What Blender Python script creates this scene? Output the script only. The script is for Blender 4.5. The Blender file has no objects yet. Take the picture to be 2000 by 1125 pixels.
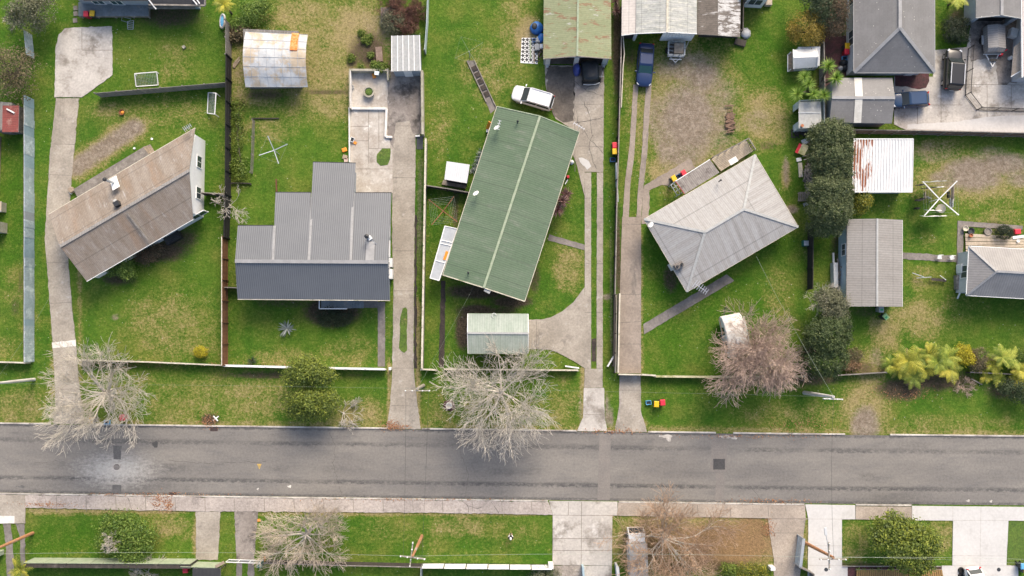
import bpy, bmesh, math, random
import numpy as np
from mathutils import Vector, Matrix
R = math.radians
sc = bpy.context.scene
col = sc.collection
# ---------------------------------------------------------------- camera, light, exposure
ALT, FOC = 85.0, 1555.0
TILT = math.atan(82.5 / FOC)
CT, ST = math.cos(TILT), math.sin(TILT)
cam_data = bpy.data.cameras.new('camera')
cam_data.sensor_fit = 'HORIZONTAL'
cam_data.angle = 2 * math.atan(1000 / FOC)
cam_data.clip_end = 3000
cam = bpy.data.objects.new('camera', cam_data)
cam.location = (0, 0, ALT)
cam.rotation_euler = (TILT, 0, 0)
col.objects.link(cam)
sc.camera = cam
SUN_EL = R(40)
sv = Vector((0.32, 1.0, 0)).normalized() * math.cos(SUN_EL) + Vector((0, 0, math.sin(SUN_EL)))
sl = bpy.data.lights.new('sun', 'SUN')
sl.energy = 1.75
sl.angle = R(30)
sl.color = (1.0, 0.87, 0.70)
so = bpy.data.objects.new('sun', sl)
so.rotation_euler = sv.to_track_quat('Z', 'Y').to_euler()
so.location = (0, 0, 60)
col.objects.link(so)
world = bpy.data.worlds.new('World')
sc.world = world
world.use_nodes = True
wn = world.node_tree.nodes
sky = wn.new('ShaderNodeTexSky')
sky.sky_type = 'NISHITA'
sky.sun_disc = False
sky.sun_elevation = SUN_EL
sky.sun_rotation = math.atan2(0.32, 1.0)
sky.air_density = 1.0
sky.dust_density = 4.5
world.node_tree.links.new(sky.outputs[0], wn['Background'].inputs[0])
wn['Background'].inputs[1].default_value = 0.145
sc.view_settings.view_transform = 'Standard'
sc.view_settings.look = 'None'
sc.view_settings.exposure = 0.80
sc.view_settings.gamma = 1.0

def G(px, py, z=0.0):
    """photo pixel + height above ground -> world point"""
    dx = (px - 1000) / FOC
    dy = (562.5 - py) / FOC
    yw = dy * CT + ST
    zw = dy * ST - CT
    t = (z - ALT) / zw
    return Vector((dx * t, yw * t, z))
def G2(p, z=0.0):
    return G(p[0], p[1], z)
PXM = ALT / FOC

# ---------------------------------------------------------------- materials
def lin(r, g, b):
    f = lambda c: (c / 255 / 12.92) if c / 255 <= 0.04045 else ((c / 255 + 0.055) / 1.055) ** 2.4
    return (f(r), f(g), f(b), 1)
class NT:
    def __init__(s, name):
        s.m = bpy.data.materials.new(name); s.m.use_nodes = True
        s.t = s.m.node_tree; s.n = s.t.nodes; s.b = s.n['Principled BSDF']
    def link(s, a, b): s.t.links.new(a, b)
    def node(s, typ, **kw):
        n = s.n.new(typ)
        for k, v in kw.items(): setattr(n, k, v)
        return n
    def noise(s, vec, scale, detail=4, rough=0.6, stretch=None):
        if stretch:
            mp = s.node('ShaderNodeMapping'); mp.inputs['Scale'].default_value = stretch
            s.link(vec, mp.inputs['Vector']); vec = mp.outputs[0]
        n = s.node('ShaderNodeTexNoise'); n.inputs['Scale'].default_value = scale
        n.inputs['Detail'].default_value = detail; n.inputs['Roughness'].default_value = rough
        s.link(vec, n.inputs['Vector']); return n.outputs['Fac']
    def ss(s, val, lo, hi):
        n = s.node('ShaderNodeMapRange', interpolation_type='SMOOTHSTEP')
        n.inputs['From Min'].default_value = lo; n.inputs['From Max'].default_value = hi
        s.link(val, n.inputs['Value']); return n.outputs[0]
    def math(s, op, a, b=None, c=None):
        n = s.node('ShaderNodeMath', operation=op)
        for i, x in enumerate((a, b, c)):
            if x is None: continue
            if isinstance(x, (int, float)): n.inputs[i].default_value = x
            else: s.link(x, n.inputs[i])
        return n.outputs[0]
    def mix(s, fac, a, b, mode='MIX'):
        n = s.node('ShaderNodeMix', data_type='RGBA', blend_type=mode)
        for i, x in ((0, fac), (6, a), (7, b)):
            if isinstance(x, (int, float)): n.inputs[i].default_value = x
            elif isinstance(x, tuple): n.inputs[i].default_value = x if len(x) == 4 else (*x, 1)
            else: s.link(x, n.inputs[i])
        return n.outputs[2]
    def bump(s, h, strength, dist=0.05):
        n = s.node('ShaderNodeBump'); n.inputs['Strength'].default_value = strength
        n.inputs['Distance'].default_value = dist
        s.link(h, n.inputs['Height']); s.link(n.outputs[0], s.b.inputs['Normal'])
MATS = {}
def mat(name, c1, c2=None, c3=None, scale=1.2, t2=(0.35, 0.65), t3=(0.55, 0.68), s3=None, coord='pos', stretch=None,
        stretch3=None, fine=0.25, fscale=6, rough=0.85, metal=0.0, bump=0.0, rib=0.0, ribd=0.25, lap=0.0, lapu=0.0, spots=None, c4=None, t4=(0.6, 0.7), s4=0.35):
    """c1/c2: broad mottling, c3: patches, c4: second patches, rib: corrugation pitch along UV u, lap: sheet overlap along UV v"""
    k = NT(name); MATS[name] = k.m
    geo = k.node('ShaderNodeNewGeometry'); pos = geo.outputs['Position']
    uvn = k.node('ShaderNodeTexCoord').outputs['UV']
    vec = pos if coord == 'pos' else uvn
    c = (*c1[:3], 1)
    if c2:
        c = k.mix(k.ss(k.noise(vec, scale, 6, 0.62, stretch), *t2), c, (*c2[:3], 1))
    if c3:
        c = k.mix(k.ss(k.noise(vec, s3 or scale * 0.6, 7, 0.68, stretch3), *t3), c, (*c3[:3], 1))
    if c4:
        c = k.mix(k.ss(k.noise(vec, s4, 7, 0.7, stretch3), *t4), c, (*c4[:3], 1))
    if fine:
        f = k.noise(pos, fscale * .62, 5, 0.8)
        v = k.node('ShaderNodeMapRange'); v.inputs[1].default_value = 0.3; v.inputs[2].default_value = 0.7
        v.inputs[3].default_value = 1 - fine; v.inputs[4].default_value = 1 + fine
        k.link(f, v.inputs[0])
        cm = k.node('ShaderNodeCombineColor')
        for i in range(3): k.link(v.outputs[0], cm.inputs[i])
        c = k.mix(1.0, c, cm.outputs[0], 'MULTIPLY')
    if spots:
        vo = k.node('ShaderNodeTexVoronoi'); vo.inputs['Scale'].default_value = spots[1]
        k.link(pos, vo.inputs['Vector'])
        sz = k.math('MULTIPLY', k.noise(pos, 0.5, 3), 0.42)
        f = k.math('LESS_THAN', vo.outputs['Distance'], k.math('SUBTRACT', sz, spots[2]))
        c = k.mix(f, c, (*spots[0][:3], 1))
    h = None
    if rib or lap or lapu:
        sep = k.node('ShaderNodeSeparateXYZ'); k.link(uvn, sep.inputs[0])
    if rib:
        w = k.math('SINE', k.math('MULTIPLY', sep.outputs[0], 2 * math.pi / rib))
        h = w
        c = k.mix(k.math('MULTIPLY', k.ss(w, 0.3, 1.0), ribd), c, (0.02, 0.02, 0.022, 1))
    if lap:
        fr = k.math('FRACT', k.math('DIVIDE', sep.outputs[1], lap))
        ln = k.math('LESS_THAN', fr, 0.035)
        c = k.mix(k.math('MULTIPLY', ln, 0.28), c, (0.03, 0.03, 0.03, 1))
    if lapu:
        fr = k.math('FRACT', k.math('DIVIDE', sep.outputs[0], lapu))
        c = k.mix(k.math('MULTIPLY', k.math('LESS_THAN', fr, 0.05), 0.22), c, (0.03, 0.03, 0.03, 1))
    if isinstance(c, tuple): k.b.inputs['Base Color'].default_value = c
    else: k.link(c, k.b.inputs['Base Color'])
    k.b.inputs['Roughness'].default_value = rough
    k.b.inputs['Metallic'].default_value = metal
    if rib: k.bump(h, 0.3, 0.008)
    elif bump: k.bump(k.noise(pos, fscale * 1.3, 4, 0.7), bump, 0.05)
    return k.m
def leafmat(name, *cols, transl=0.3, rough=0.6):
    k = NT(name); MATS[name] = k.m
    at = k.node('ShaderNodeAttribute', attribute_name='tint')
    rp = k.node('ShaderNodeValToRGB')
    e = rp.color_ramp.elements
    for i, c in enumerate(cols):
        p = i / max(1, len(cols) - 1)
        if i == 0: el = e[0]
        elif i == len(cols) - 1: el = e[len(e) - 1]
        else: el = e.new(p)
        el.position = p; el.color = (*c[:3], 1)
    k.link(at.outputs['Fac'], rp.inputs[0])
    k.link(rp.outputs[0], k.b.inputs['Base Color'])
    k.b.inputs['Roughness'].default_value = rough
    if transl:
        tr = k.node('ShaderNodeBsdfTranslucent'); k.link(rp.outputs[0], tr.inputs[0])
        mx = k.node('ShaderNodeMixShader'); mx.inputs[0].default_value = transl
        k.link(k.b.outputs[0], mx.inputs[1]); k.link(tr.outputs[0], mx.inputs[2])
        k.link(mx.outputs[0], k.n['Material Output'].inputs[0])
    return k.m
def plain(name, c, rough=0.5, metal=0.0, fine=0.08, coat=0.0):
    m = mat(name, c, fine=fine, rough=rough, metal=metal)
    if coat: m.node_tree.nodes['Principled BSDF'].inputs['Coat Weight'].default_value = coat
    return m

# ---------------------------------------------------------------- mesh helpers
WL = {}
class MB:
    def __init__(s): s.v = []; s.f = []; s.mi = []
    def face(s, pts, mi=0):
        n = len(s.v); s.v += [tuple(p) for p in pts]; s.f.append(list(range(n, n + len(pts)))); s.mi.append(mi)
    def loft(s, rings, caps=True, mi=0, closed=True):
        n = len(s.v); m = len(rings[0])
        for r in rings: s.v += [tuple(p) for p in r]
        for i in range(len(rings) - 1):
            for j in range(m if closed else m - 1):
                a = n + i * m + j; b = n + i * m + (j + 1) % m
                s.f.append([a, b, b + m, a + m]); s.mi.append(mi)
        if caps:
            s.f.append([n + j for j in range(m)][::-1]); s.mi.append(mi)
            k = n + (len(rings) - 1) * m
            s.f.append([k + j for j in range(m)]); s.mi.append(mi)
        return s
    def prism(s, poly, z0, z1, mi=0):
        """poly: xy points; z0/z1 number or list"""
        if sum(poly[i][0] * poly[(i + 1) % len(poly)][1] - poly[(i + 1) % len(poly)][0] * poly[i][1] for i in range(len(poly))) < 0:
            poly = poly[::-1]
            if isinstance(z1, list): z1 = z1[::-1]
        Z = lambda z, i: z[i] if isinstance(z, list) else z
        return s.loft([[(p[0], p[1], Z(z0, i)) for i, p in enumerate(poly)], [(p[0], p[1], Z(z1, i)) for i, p in enumerate(poly)]], mi=mi)
    def box(s, c, sx, sy, sz, rz=0.0, mi=0):
        ca, sa = math.cos(rz), math.sin(rz)
        P = [(c[0] + x * ca - y * sa, c[1] + x * sa + y * ca) for x, y in ((-sx/2, -sy/2), (sx/2, -sy/2), (sx/2, sy/2), (-sx/2, sy/2))]
        return s.prism(P, c[2], c[2] + sz, mi)
    def beam(s, p, q, w, h=None, mi=0):
        p = Vector(p); q = Vector(q); h = h or w
        d = (q - p)
        if d.length < 1e-6: return s
        d.normalize()
        sd = d.cross(Vector((0, 0, 1)))
        if sd.length < 1e-3: sd = Vector((1, 0, 0))
        sd.normalize(); up = sd.cross(d)
        rg = lambda o: [o - sd * w/2 - up * h/2, o + sd * w/2 - up * h/2, o + sd * w/2 + up * h/2, o - sd * w/2 + up * h/2]
        return s.loft([rg(p), rg(q)], mi=mi)
    def tube(s, pts, r, n=6, mi=0):
        pts = [Vector(p) for p in pts]; rings = []
        for i, p in enumerate(pts):
            d = (pts[min(i + 1, len(pts) - 1)] - pts[max(i - 1, 0)]).normalized()
            a = d.cross(Vector((0, 0, 1)))
            if a.length < 1e-2: a = Vector((1, 0, 0))
            a.normalize(); b = d.cross(a)
            rr = r[i] if isinstance(r, (list, tuple)) else r
            rings.append([p + a * rr * math.cos(2 * math.pi * j / n) + b * rr * math.sin(2 * math.pi * j / n) for j in range(n)])
        return s.loft(rings, mi=mi)
    def lathe(s, c, prof, n=14, mi=0, sx=1.0, sy=1.0):
        rings = [[(c[0] + r * sx * math.cos(2 * math.pi * j / n), c[1] + r * sy * math.sin(2 * math.pi * j / n), c[2] + z) for j in range(n)] for r, z in prof]
        return s.loft(rings, mi=mi)
    def ball(s, c, rx, ry, rz, n=12, m=7, mi=0):
        return s.lathe(c, [(max(0.02, math.sin(math.pi * i / m)), -math.cos(math.pi * i / m) * rz) for i in range(m + 1)], n, mi, rx, ry)
    def mesh(s, name, off, mats, smooth):
        me = bpy.data.meshes.new(name)
        me.from_pydata([(x - off[0], y - off[1], z - off[2]) for x, y, z in s.v], [], s.f)
        for m in mats: me.materials.append(m)
        if len(mats) > 1: me.polygons.foreach_set('material_index', s.mi)
        uv = me.uv_layers.new(name='UVMap').data
        Z = Vector((0, 0, 1))
        for p in me.polygons:
            nn = p.normal
            if abs(nn.z) > 0.9995: u = Vector((1, 0, 0)); v = Vector((0, 1, 0))
            else:
                u = Z.cross(nn).normalized(); v = nn.cross(u)
            for li in p.loop_indices:
                co = Vector(s.v[me.loops[li].vertex_index])
                uv[li].uv = (co.dot(u), co.dot(v))
        if smooth: me.polygons.foreach_set('use_smooth', [True] * len(me.polygons))
        return me
    def build(s, name, mats, parent=None, smooth=False, local=False, sub=0, bev=0.0):
        if not isinstance(mats, (list, tuple)): mats = [mats]
        mats = [MATS[m] if isinstance(m, str) else m for m in mats]
        if parent is not None:
            off = (0, 0, 0) if local else WL[parent.name]
        else:
            a = np.array(s.v); lo = a.min(0); hi = a.max(0)
            off = (0, 0, 0) if local else ((lo[0] + hi[0]) / 2, (lo[1] + hi[1]) / 2, lo[2])
        me = s.mesh(name, off, mats, smooth)
        o = bpy.data.objects.new(name, me); col.objects.link(o)
        if parent is not None: o.parent = parent; WL[o.name] = WL[parent.name]
        else: o.location = off; WL[o.name] = tuple(off)
        if bev:
            b = o.modifiers.new('bevel', 'BEVEL'); b.width = bev; b.segments = 2; b.limit_method = 'ANGLE'
        if sub:
            b = o.modifiers.new('sub', 'SUBSURF'); b.levels = sub; b.render_levels = sub
        return o
def tag(o, label, cat, group=None):
    o['label'] = label; o['category'] = cat
    if group: o['group'] = group
    return o
def thing(name, label, cat, loc, rz=0.0, group=None):
    o = bpy.data.objects.new(name, None); o.empty_display_size = 0.3
    col.objects.link(o); o.location = loc; o.rotation_euler = (0, 0, rz)
    WL[o.name] = tuple(loc)
    return tag(o, label, cat, group)
def structure(o, kind='structure'):
    o['kind'] = kind; return o
def copy_tree(o, parent=None):
    c = o.copy(); col.objects.link(c)
    if parent is not None: c.parent = parent
    WL[c.name] = WL.get(o.name, (0, 0, 0))
    for ch in list(o.children): copy_tree(ch, c)
    return c
def relabel(o, label, group=None):
    o['label'] = label
    if group: o['group'] = group
    return o
def bulk(name, V, F, mats, parent, tint=None, smooth=False, top=None):
    """numpy mesh: V (n,3) world, F (m,3|4)"""
    off = np.array(WL[parent.name] if parent is not None else (top or (0, 0, 0)))
    me = bpy.data.meshes.new(name)
    V = np.asarray(V, dtype=np.float32) - off.astype(np.float32); F = np.asarray(F, dtype=np.int32)
    k = F.shape[1]
    me.vertices.add(len(V)); me.vertices.foreach_set('co', V.ravel())
    me.loops.add(F.size); me.loops.foreach_set('vertex_index', F.ravel())
    me.polygons.add(len(F)); me.polygons.foreach_set('loop_start', np.arange(0, F.size, k, dtype=np.int32))
    me.polygons.foreach_set('loop_total', np.full(len(F), k, dtype=np.int32))
    if tint is not None:
        a = me.attributes.new('tint', 'FLOAT', 'FACE'); a.data.foreach_set('value', np.asarray(tint, dtype=np.float32))
    me.update(calc_edges=True); me.validate()
    if smooth: me.polygons.foreach_set('use_smooth', np.ones(len(F), dtype=bool))
    for m in (mats if isinstance(mats, (list, tuple)) else [mats]): me.materials.append(MATS[m] if isinstance(m, str) else m)
    o = bpy.data.objects.new(name, me); col.objects.link(o)
    if parent is not None: o.parent = parent; WL[o.name] = WL[parent.name]
    else: o.location = off; WL[o.name] = tuple(off)
    return o
def poly_offset(P, d):
    """inset a simple polygon (list of xy) by d (or list per edge)"""
    n = len(P); P = [Vector((p[0], p[1])) for p in P]
    A = sum(P[i].x * P[(i + 1) % n].y - P[(i + 1) % n].x * P[i].y for i in range(n))
    sg = 1 if A > 0 else -1
    ds = d if isinstance(d, (list, tuple)) else [d] * n
    L = []
    for i in range(n):
        e = (P[(i + 1) % n] - P[i]).normalized(); nr = Vector((-e.y, e.x)) * sg
        L.append((P[i] + nr * ds[i], e))
    out = []
    for i in range(n):
        (p, e), (q, f) = L[i - 1], L[i]
        cr = e.x * f.y - e.y * f.x
        if abs(cr) < 1e-4: out.append(q); continue
        t = ((q - p).x * f.y - (q - p).y * f.x) / cr
        out.append(p + e * t)
    return out
def ragged(P, step=0.35, amp=0.04, seed=1, smooth=0):
    rnd = random.Random(seed); out = []
    n = len(P)
    for i in range(n):
        a = Vector((P[i][0], P[i][1])); b = Vector((P[(i + 1) % n][0], P[(i + 1) % n][1]))
        k = max(1, int((b - a).length / step))
        for j in range(k):
            q = a.lerp(b, j / k)
            out.append(q + Vector((rnd.gauss(0, amp), rnd.gauss(0, amp))) * (1 if j else 0.6))
    return out
def slab(name, pxpoly, z, m, amp=0.03, joints=(), seed=3, kind='structure', thick=True, jm='joint', step=0.35):
    """flat paving cut from a photo outline, standing z above the ground, with narrow joints"""
    P = ragged([G2(p)[:2] for p in pxpoly], step, amp * .55, seed)
    bm = bmesh.new()
    vs = [bm.verts.new((p.x, p.y, z)) for p in P]
    f = bm.faces.new(vs)
    if f.normal.z < 0 or f.calc_area() == 0: f.normal_flip()
    bm.normal_update()
    if f.normal.z < 0: f.normal_flip()
    if thick:
        r = bmesh.ops.extrude_face_region(bm, geom=[f]); 
        lo = [e for e in r['geom'] if isinstance(e, bmesh.types.BMVert)]
        for v in lo: v.co.z = -0.05
        bmesh.ops.recalc_face_normals(bm, faces=bm.faces[:])
    bmesh.ops.triangulate(bm, faces=[g for g in bm.faces if len(g.verts) > 4])
    for (a, b) in joints:
        p = G2(a, z); q = G2(b, z); d = (q - p).normalized(); s2 = Vector((-d.y, d.x, 0)) * 0.025
        zz = Vector((0, 0, 0.004))
        g = bm.faces.new([bm.verts.new(x) for x in (p - s2 + zz, q - s2 + zz, q + s2 + zz, p + s2 + zz)])
        g.normal_update()
        if g.normal.z < 0: g.normal_flip()
        g.material_index = 1
    me = bpy.data.meshes.new(name); bm.to_mesh(me); bm.free()
    me.materials.append(MATS[m]); me.materials.append(MATS[jm])
    o = bpy.data.objects.new(name, me); col.objects.link(o)
    WL[o.name] = (0, 0, 0)
    if kind: o['kind'] = kind
    return o
# ---------------------------------------------------------------- material library
mat('concrete', (0.37, 0.33, 0.275), (0.275, 0.243, 0.20), (0.18, 0.158, 0.135), c4=(0.45, 0.42, 0.385), s4=0.9, t4=(0.56, 0.75), scale=0.35, s3=0.5, t3=(0.52, 0.75), fine=0.26, fscale=8, bump=0.15)
mat('pale_concrete', (0.50, 0.47, 0.425), (0.41, 0.38, 0.345), (0.22, 0.195, 0.165), c4=(0.62, 0.60, 0.57), s4=0.5, t4=(0.56, 0.72), scale=0.3, s3=0.4, t3=(0.48, 0.68), fine=0.22, fscale=7)
mat('stained_concrete', (0.30, 0.265, 0.235), (0.17, 0.145, 0.125), (0.46, 0.43, 0.40), c4=(0.055, 0.048, 0.042), s4=0.28, t4=(0.48, 0.64), scale=0.25, s3=0.5, t3=(0.56, 0.72), fine=0.25)
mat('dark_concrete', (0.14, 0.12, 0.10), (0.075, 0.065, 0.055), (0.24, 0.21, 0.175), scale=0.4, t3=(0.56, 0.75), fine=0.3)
mat('pale_joint', (0.42, 0.40, 0.37), fine=0.2)
mat('white_concrete', (0.545, 0.535, 0.515), (0.50, 0.49, 0.47), (0.43, 0.415, 0.395), scale=0.25, s3=.5, t3=(.54, .8), fine=0.1)
mat('tan_concrete', (0.40, 0.34, 0.28), (0.30, 0.255, 0.21), (0.22, 0.19, 0.16), scale=0.4, fine=0.32, fscale=11)
mat('footpath', (0.42, 0.37, 0.33), (0.33, 0.29, 0.26), (0.24, 0.21, 0.19), scale=0.3, fine=0.38, fscale=9, s3=0.5)
mat('brown_drive', (0.31, 0.26, 0.215), (0.24, 0.20, 0.165), (0.16, 0.14, 0.12), scale=0.35, fine=0.25, s3=0.4, stretch3=(1, 0.3, 1))
mat('kerb', (0.55, 0.52, 0.47), (0.30, 0.27, 0.24), scale=0.5, fine=0.25, c3=(0.12, 0.10, 0.08), s3=0.6)
mat('joint', (0.23, 0.20, 0.17), (0.13, 0.115, 0.095), scale=1.0, fine=0.3)
mat('path', (0.23, 0.205, 0.185), (0.155, 0.14, 0.125), scale=0.7, fine=0.28)
mat('gravel', (0.36, 0.32, 0.28), (0.25, 0.22, 0.19), (0.14, 0.15, 0.06), scale=0.7, fine=0.45, fscale=8, s3=0.55, t3=(0.56, 0.66), bump=0.5)
mat('soil', (0.055, 0.042, 0.033), (0.03, 0.024, 0.02), (0.11, 0.085, 0.065), scale=1.2, fine=0.45, fscale=9, bump=0.8)
mat('red_mulch', (0.09, 0.03, 0.035), (0.045, 0.025, 0.022), scale=1.5, fine=0.5, fscale=10, bump=0.8)
mat('turf', (0.085, 0.14, 0.016), (0.06, 0.115, 0.012), (0.16, 0.16, 0.045), scale=0.9, fine=0.55, fscale=7, bump=0.8)
mat('roof_brown', (0.225, 0.18, 0.14), (0.28, 0.24, 0.20), (0.37, 0.345, 0.325), coord='uv', scale=1.0, stretch=(1, 0.25, 1), stretch3=(2.2, 0.4, 1), s3=1.5, t3=(0.54, 0.72), c4=(0.26, 0.185, 0.13), s4=0.22, t4=(0.50, 0.75), fine=0.22, fscale=8, rib=0.16, ribd=0.22, lap=3.1)
mat('roof_charcoal', (0.150, 0.158, 0.168), (0.162, 0.17, 0.18), coord='uv', scale=0.4, fine=0.05, rib=0.21, ribd=0.5, rough=0.55)
mat('roof_green', (0.105, 0.158, 0.095), (0.13, 0.18, 0.116), (0.17, 0.20, 0.148), coord='uv', scale=0.5, stretch=(0.6, 0.2, 1), fine=0.16, fscale=7, rib=0.22, ribd=0.25, lapu=2.3, s3=1.2, stretch3=(1, 0.3, 1), t3=(0.52, 0.75), c4=(0.095,0.15,0.09), s4=0.4, t4=(.54,.72))
mat('roof_sage', (0.29, 0.34, 0.285), (0.36, 0.40, 0.35), (0.22, 0.26, 0.22), coord='uv', scale=1.2, stretch=(1, 0.2, 1), stretch3=(1.4, 0.15, 1), fine=0.12, rib=0.25, ribd=0.12)
mat('roof_rustgreen', (0.225, 0.25, 0.135), (0.265, 0.285, 0.165), (0.235, 0.145, 0.085), coord='uv', scale=0.7, stretch=(1, 0.3, 1), stretch3=(2.0, 0.6, 1), s3=0.8, t3=(0.53, 0.62), c4=(0.42, 0.42, 0.37), s4=1.0, t4=(0.60, 0.68), fine=0.16, rib=0.2, ribd=0.12)
mat('roof_zinc', (0.33, 0.318, 0.30), (0.38, 0.375, 0.365), (0.26, 0.248, 0.234), coord='uv', scale=1.4, stretch=(1.6, 0.12, 1), stretch3=(2.0, 0.12, 1), s3=1.1, t3=(0.48, 0.72), fine=0.14, fscale=7, rib=0.2, ribd=0.15, lap=3.6, rough=0.75)
mat('roof_pale', (0.46, 0.46, 0.43), (0.33, 0.34, 0.31), (0.55, 0.54, 0.46), coord='uv', scale=1.3, stretch=(2, 0.4, 1), s3=1.8, stretch3=(2.2, 0.5, 1), t3=(0.5, 0.65), fine=0.2, fscale=7, rib=0.22, ribd=0.16, lap=1.9)
mat('roof_beige', (0.58, 0.53, 0.48), (0.50, 0.46, 0.42), coord='uv', scale=0.7, fine=0.12, rib=0.3, ribd=0.1, lap=2.0)
mat('roof_flaking', (0.12, 0.10, 0.085), (0.17, 0.15, 0.13), (0.50, 0.49, 0.47), coord='uv', scale=1.0, stretch3=(2.6, 0.7, 1), s3=1.0, t3=(0.46, 0.53), fine=0.3, rib=0.22, ribd=0.2)
mat('roof_brownpaint', (0.125, 0.105, 0.085), (0.165, 0.14, 0.115), (0.45, 0.43, 0.40), coord='uv', scale=1.0, stretch3=(3.0, 0.5, 1), s3=0.7, t3=(0.58, 0.62), fine=0.3, rib=0.22, ribd=0.2)
mat('roof_slate', (0.165, 0.16, 0.155), (0.195, 0.19, 0.185), coord='uv', scale=0.6, fine=0.12, fscale=8, lap=0.38, spots=((0.5, 0.48, 0.42), 2.2, 0.13), rough=0.6)
mat('roof_grey', (0.26, 0.245, 0.225), (0.30, 0.285, 0.265), (0.33, 0.26, 0.22), coord='uv', scale=0.6, stretch=(1, 0.2, 1), s3=0.5, t3=(0.62, 0.8), fine=0.14, rib=0.25, ribd=0.22, lap=2.1)
mat('roof_deckgrey', (0.27, 0.26, 0.25), (0.23, 0.22, 0.215), coord='uv', scale=0.6, fine=0.1, rib=0.25, ribd=0.22, rough=0.55)
mat('roof_white', (0.70, 0.70, 0.69), (0.62, 0.62, 0.62), coord='uv', scale=0.8, fine=0.06, rib=0.0, rough=0.5)
mat('roof_rusty', (0.66, 0.66, 0.65), (0.25, 0.085, 0.035), (0.09, 0.075, 0.07), coord='uv', scale=0.9, stretch=(2.2, 0.4, 1), t2=(0.46, 0.52), s3=0.8, t3=(0.66, 0.70), fine=0.2, rough=0.6)
mat('tarp_roof', (0.42, 0.44, 0.45), (0.50, 0.51, 0.51), (0.42, 0.345, 0.25), coord='pos', scale=0.6, s3=0.42, t3=(0.48, 0.60), c4=(0.36, 0.40, 0.44), s4=1.6, t4=(0.6, 0.64), fine=0.08, rough=0.5)
mat('porch_grey', (0.42, 0.44, 0.45), (0.36, 0.38, 0.39), scale=0.8, fine=0.1)
mat('porch_brown', (0.21, 0.185, 0.165), (0.28, 0.255, 0.23), (0.13, 0.11, 0.10), coord='uv', scale=2, stretch=(2, .3, 1), fine=0.25, rib=0.2, ribd=0.3)
mat('tarp_seam', (0.36, 0.39, 0.42), fine=0.15)
mat('orange_mesh', (0.62, 0.16, 0.02), (0.70, 0.34, 0.14), scale=4, fine=0.2)
mat('roof_blackmetal', (0.028, 0.028, 0.03), (0.035, 0.035, 0.036), coord='uv', scale=0.6, fine=0.15, rib=0.4, ribd=0.3, rough=0.6)
mat('roof_red', (0.25, 0.06, 0.05), (0.20, 0.055, 0.045), (0.32, 0.16, 0.13), coord='uv', scale=1.2, fine=0.2, rib=0.25, ribd=0.2)
mat('skylight', (0.66, 0.64, 0.58), (0.56, 0.54, 0.48), scale=2, fine=0.12)
mat('flashing', (0.30, 0.30, 0.30), (0.25, 0.25, 0.25), scale=1, fine=0.12, rough=0.5)
mat('sage_flashing', (0.32, 0.36, 0.26), (0.27, 0.33, 0.22), scale=1.5, fine=0.2)
mat('pale_flashing', (0.40, 0.40, 0.385), (0.36, 0.37, 0.36), scale=1.5, fine=0.2)
mat('white_paint', (0.78, 0.78, 0.76), (0.70, 0.70, 0.68), scale=1.0, fine=0.06)
mat('weatherboard', (0.84, 0.84, 0.83), (0.80, 0.80, 0.79), coord='uv', scale=0.6, fine=0.05, lap=0.18)
mat('grey_wall', (0.34, 0.38, 0.41), (0.29, 0.32, 0.35), scale=0.8, fine=0.1)
mat('pale_wall', (0.52, 0.54, 0.55), (0.46, 0.48, 0.49), scale=0.8, fine=0.1)
mat('blue_wall', (0.36, 0.47, 0.52), (0.30, 0.40, 0.45), scale=0.8, fine=0.1)
mat('brick_wall', (0.26, 0.19, 0.15), (0.20, 0.14, 0.11), scale=2.0, fine=0.3)
mat('grey_boards', (0.26, 0.245, 0.22), (0.18, 0.165, 0.15), (0.34, 0.31, 0.27), coord='uv', scale=1.2, stretch=(6, 0.3, 1), fine=0.25, rib=0.16, ribd=0.45)
mat('brown_boards', (0.19, 0.085, 0.035), (0.13, 0.058, 0.026), (0.24, 0.12, 0.055), coord='uv', scale=1.0, stretch=(5, 0.3, 1), fine=0.3, rib=0.15, ribd=0.4)
mat('black_boards', (0.010, 0.010, 0.011), (0.017, 0.016, 0.016), coord='uv', scale=1.0, stretch=(4, 0.3, 1), fine=0.3, rib=0.15, ribd=0.4)
mat('dark_boards', (0.062, 0.05, 0.04), (0.04, 0.034, 0.028), (0.11, 0.095, 0.08), coord='uv', scale=1.0, stretch=(4, 0.3, 1), fine=0.3, rib=0.15, ribd=0.4)
mat('galv_sheet', (0.46, 0.54, 0.58), (0.36, 0.43, 0.47), (0.66, 0.72, 0.75), coord='pos', scale=0.8, s3=0.8, t3=(0.48, 0.64), fine=0.2, fscale=5, rough=0.55, metal=0.1)
mat('timber', (0.34, 0.265, 0.19), (0.25, 0.20, 0.15), (0.42, 0.36, 0.28), scale=1.5, fine=0.25, stretch=(1, 3, 1))
mat('grey_timber', (0.25, 0.225, 0.20), (0.18, 0.16, 0.14), (0.33, 0.30, 0.27), scale=1.8, fine=0.3)
mat('bluegrey_timber', (0.22, 0.25, 0.265), (0.17, 0.195, 0.21), (0.28, 0.27, 0.25), scale=1.0, fine=0.2)
mat('deck_timber', (0.46, 0.39, 0.30), (0.36, 0.30, 0.235), (0.17, 0.14, 0.115), scale=0.9, fine=0.25, t3=(0.6, 0.75))
mat('golden_deck', (0.32, 0.20, 0.075), (0.26, 0.16, 0.06), scale=1.2, fine=0.2)
mat('cream_rail', (0.62, 0.57, 0.46), (0.46, 0.42, 0.33), (0.24, 0.24, 0.12), scale=1.2, fine=0.22, t3=(0.58, 0.7))
mat('moss_rail', (0.42, 0.40, 0.20), (0.52, 0.48, 0.33), (0.22, 0.24, 0.09), scale=1.0, fine=0.25)
mat('block_wall', (0.37, 0.34, 0.28), (0.28, 0.27, 0.19), (0.18, 0.19, 0.09), scale=1.0, fine=0.25, t3=(0.56, 0.7))
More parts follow.
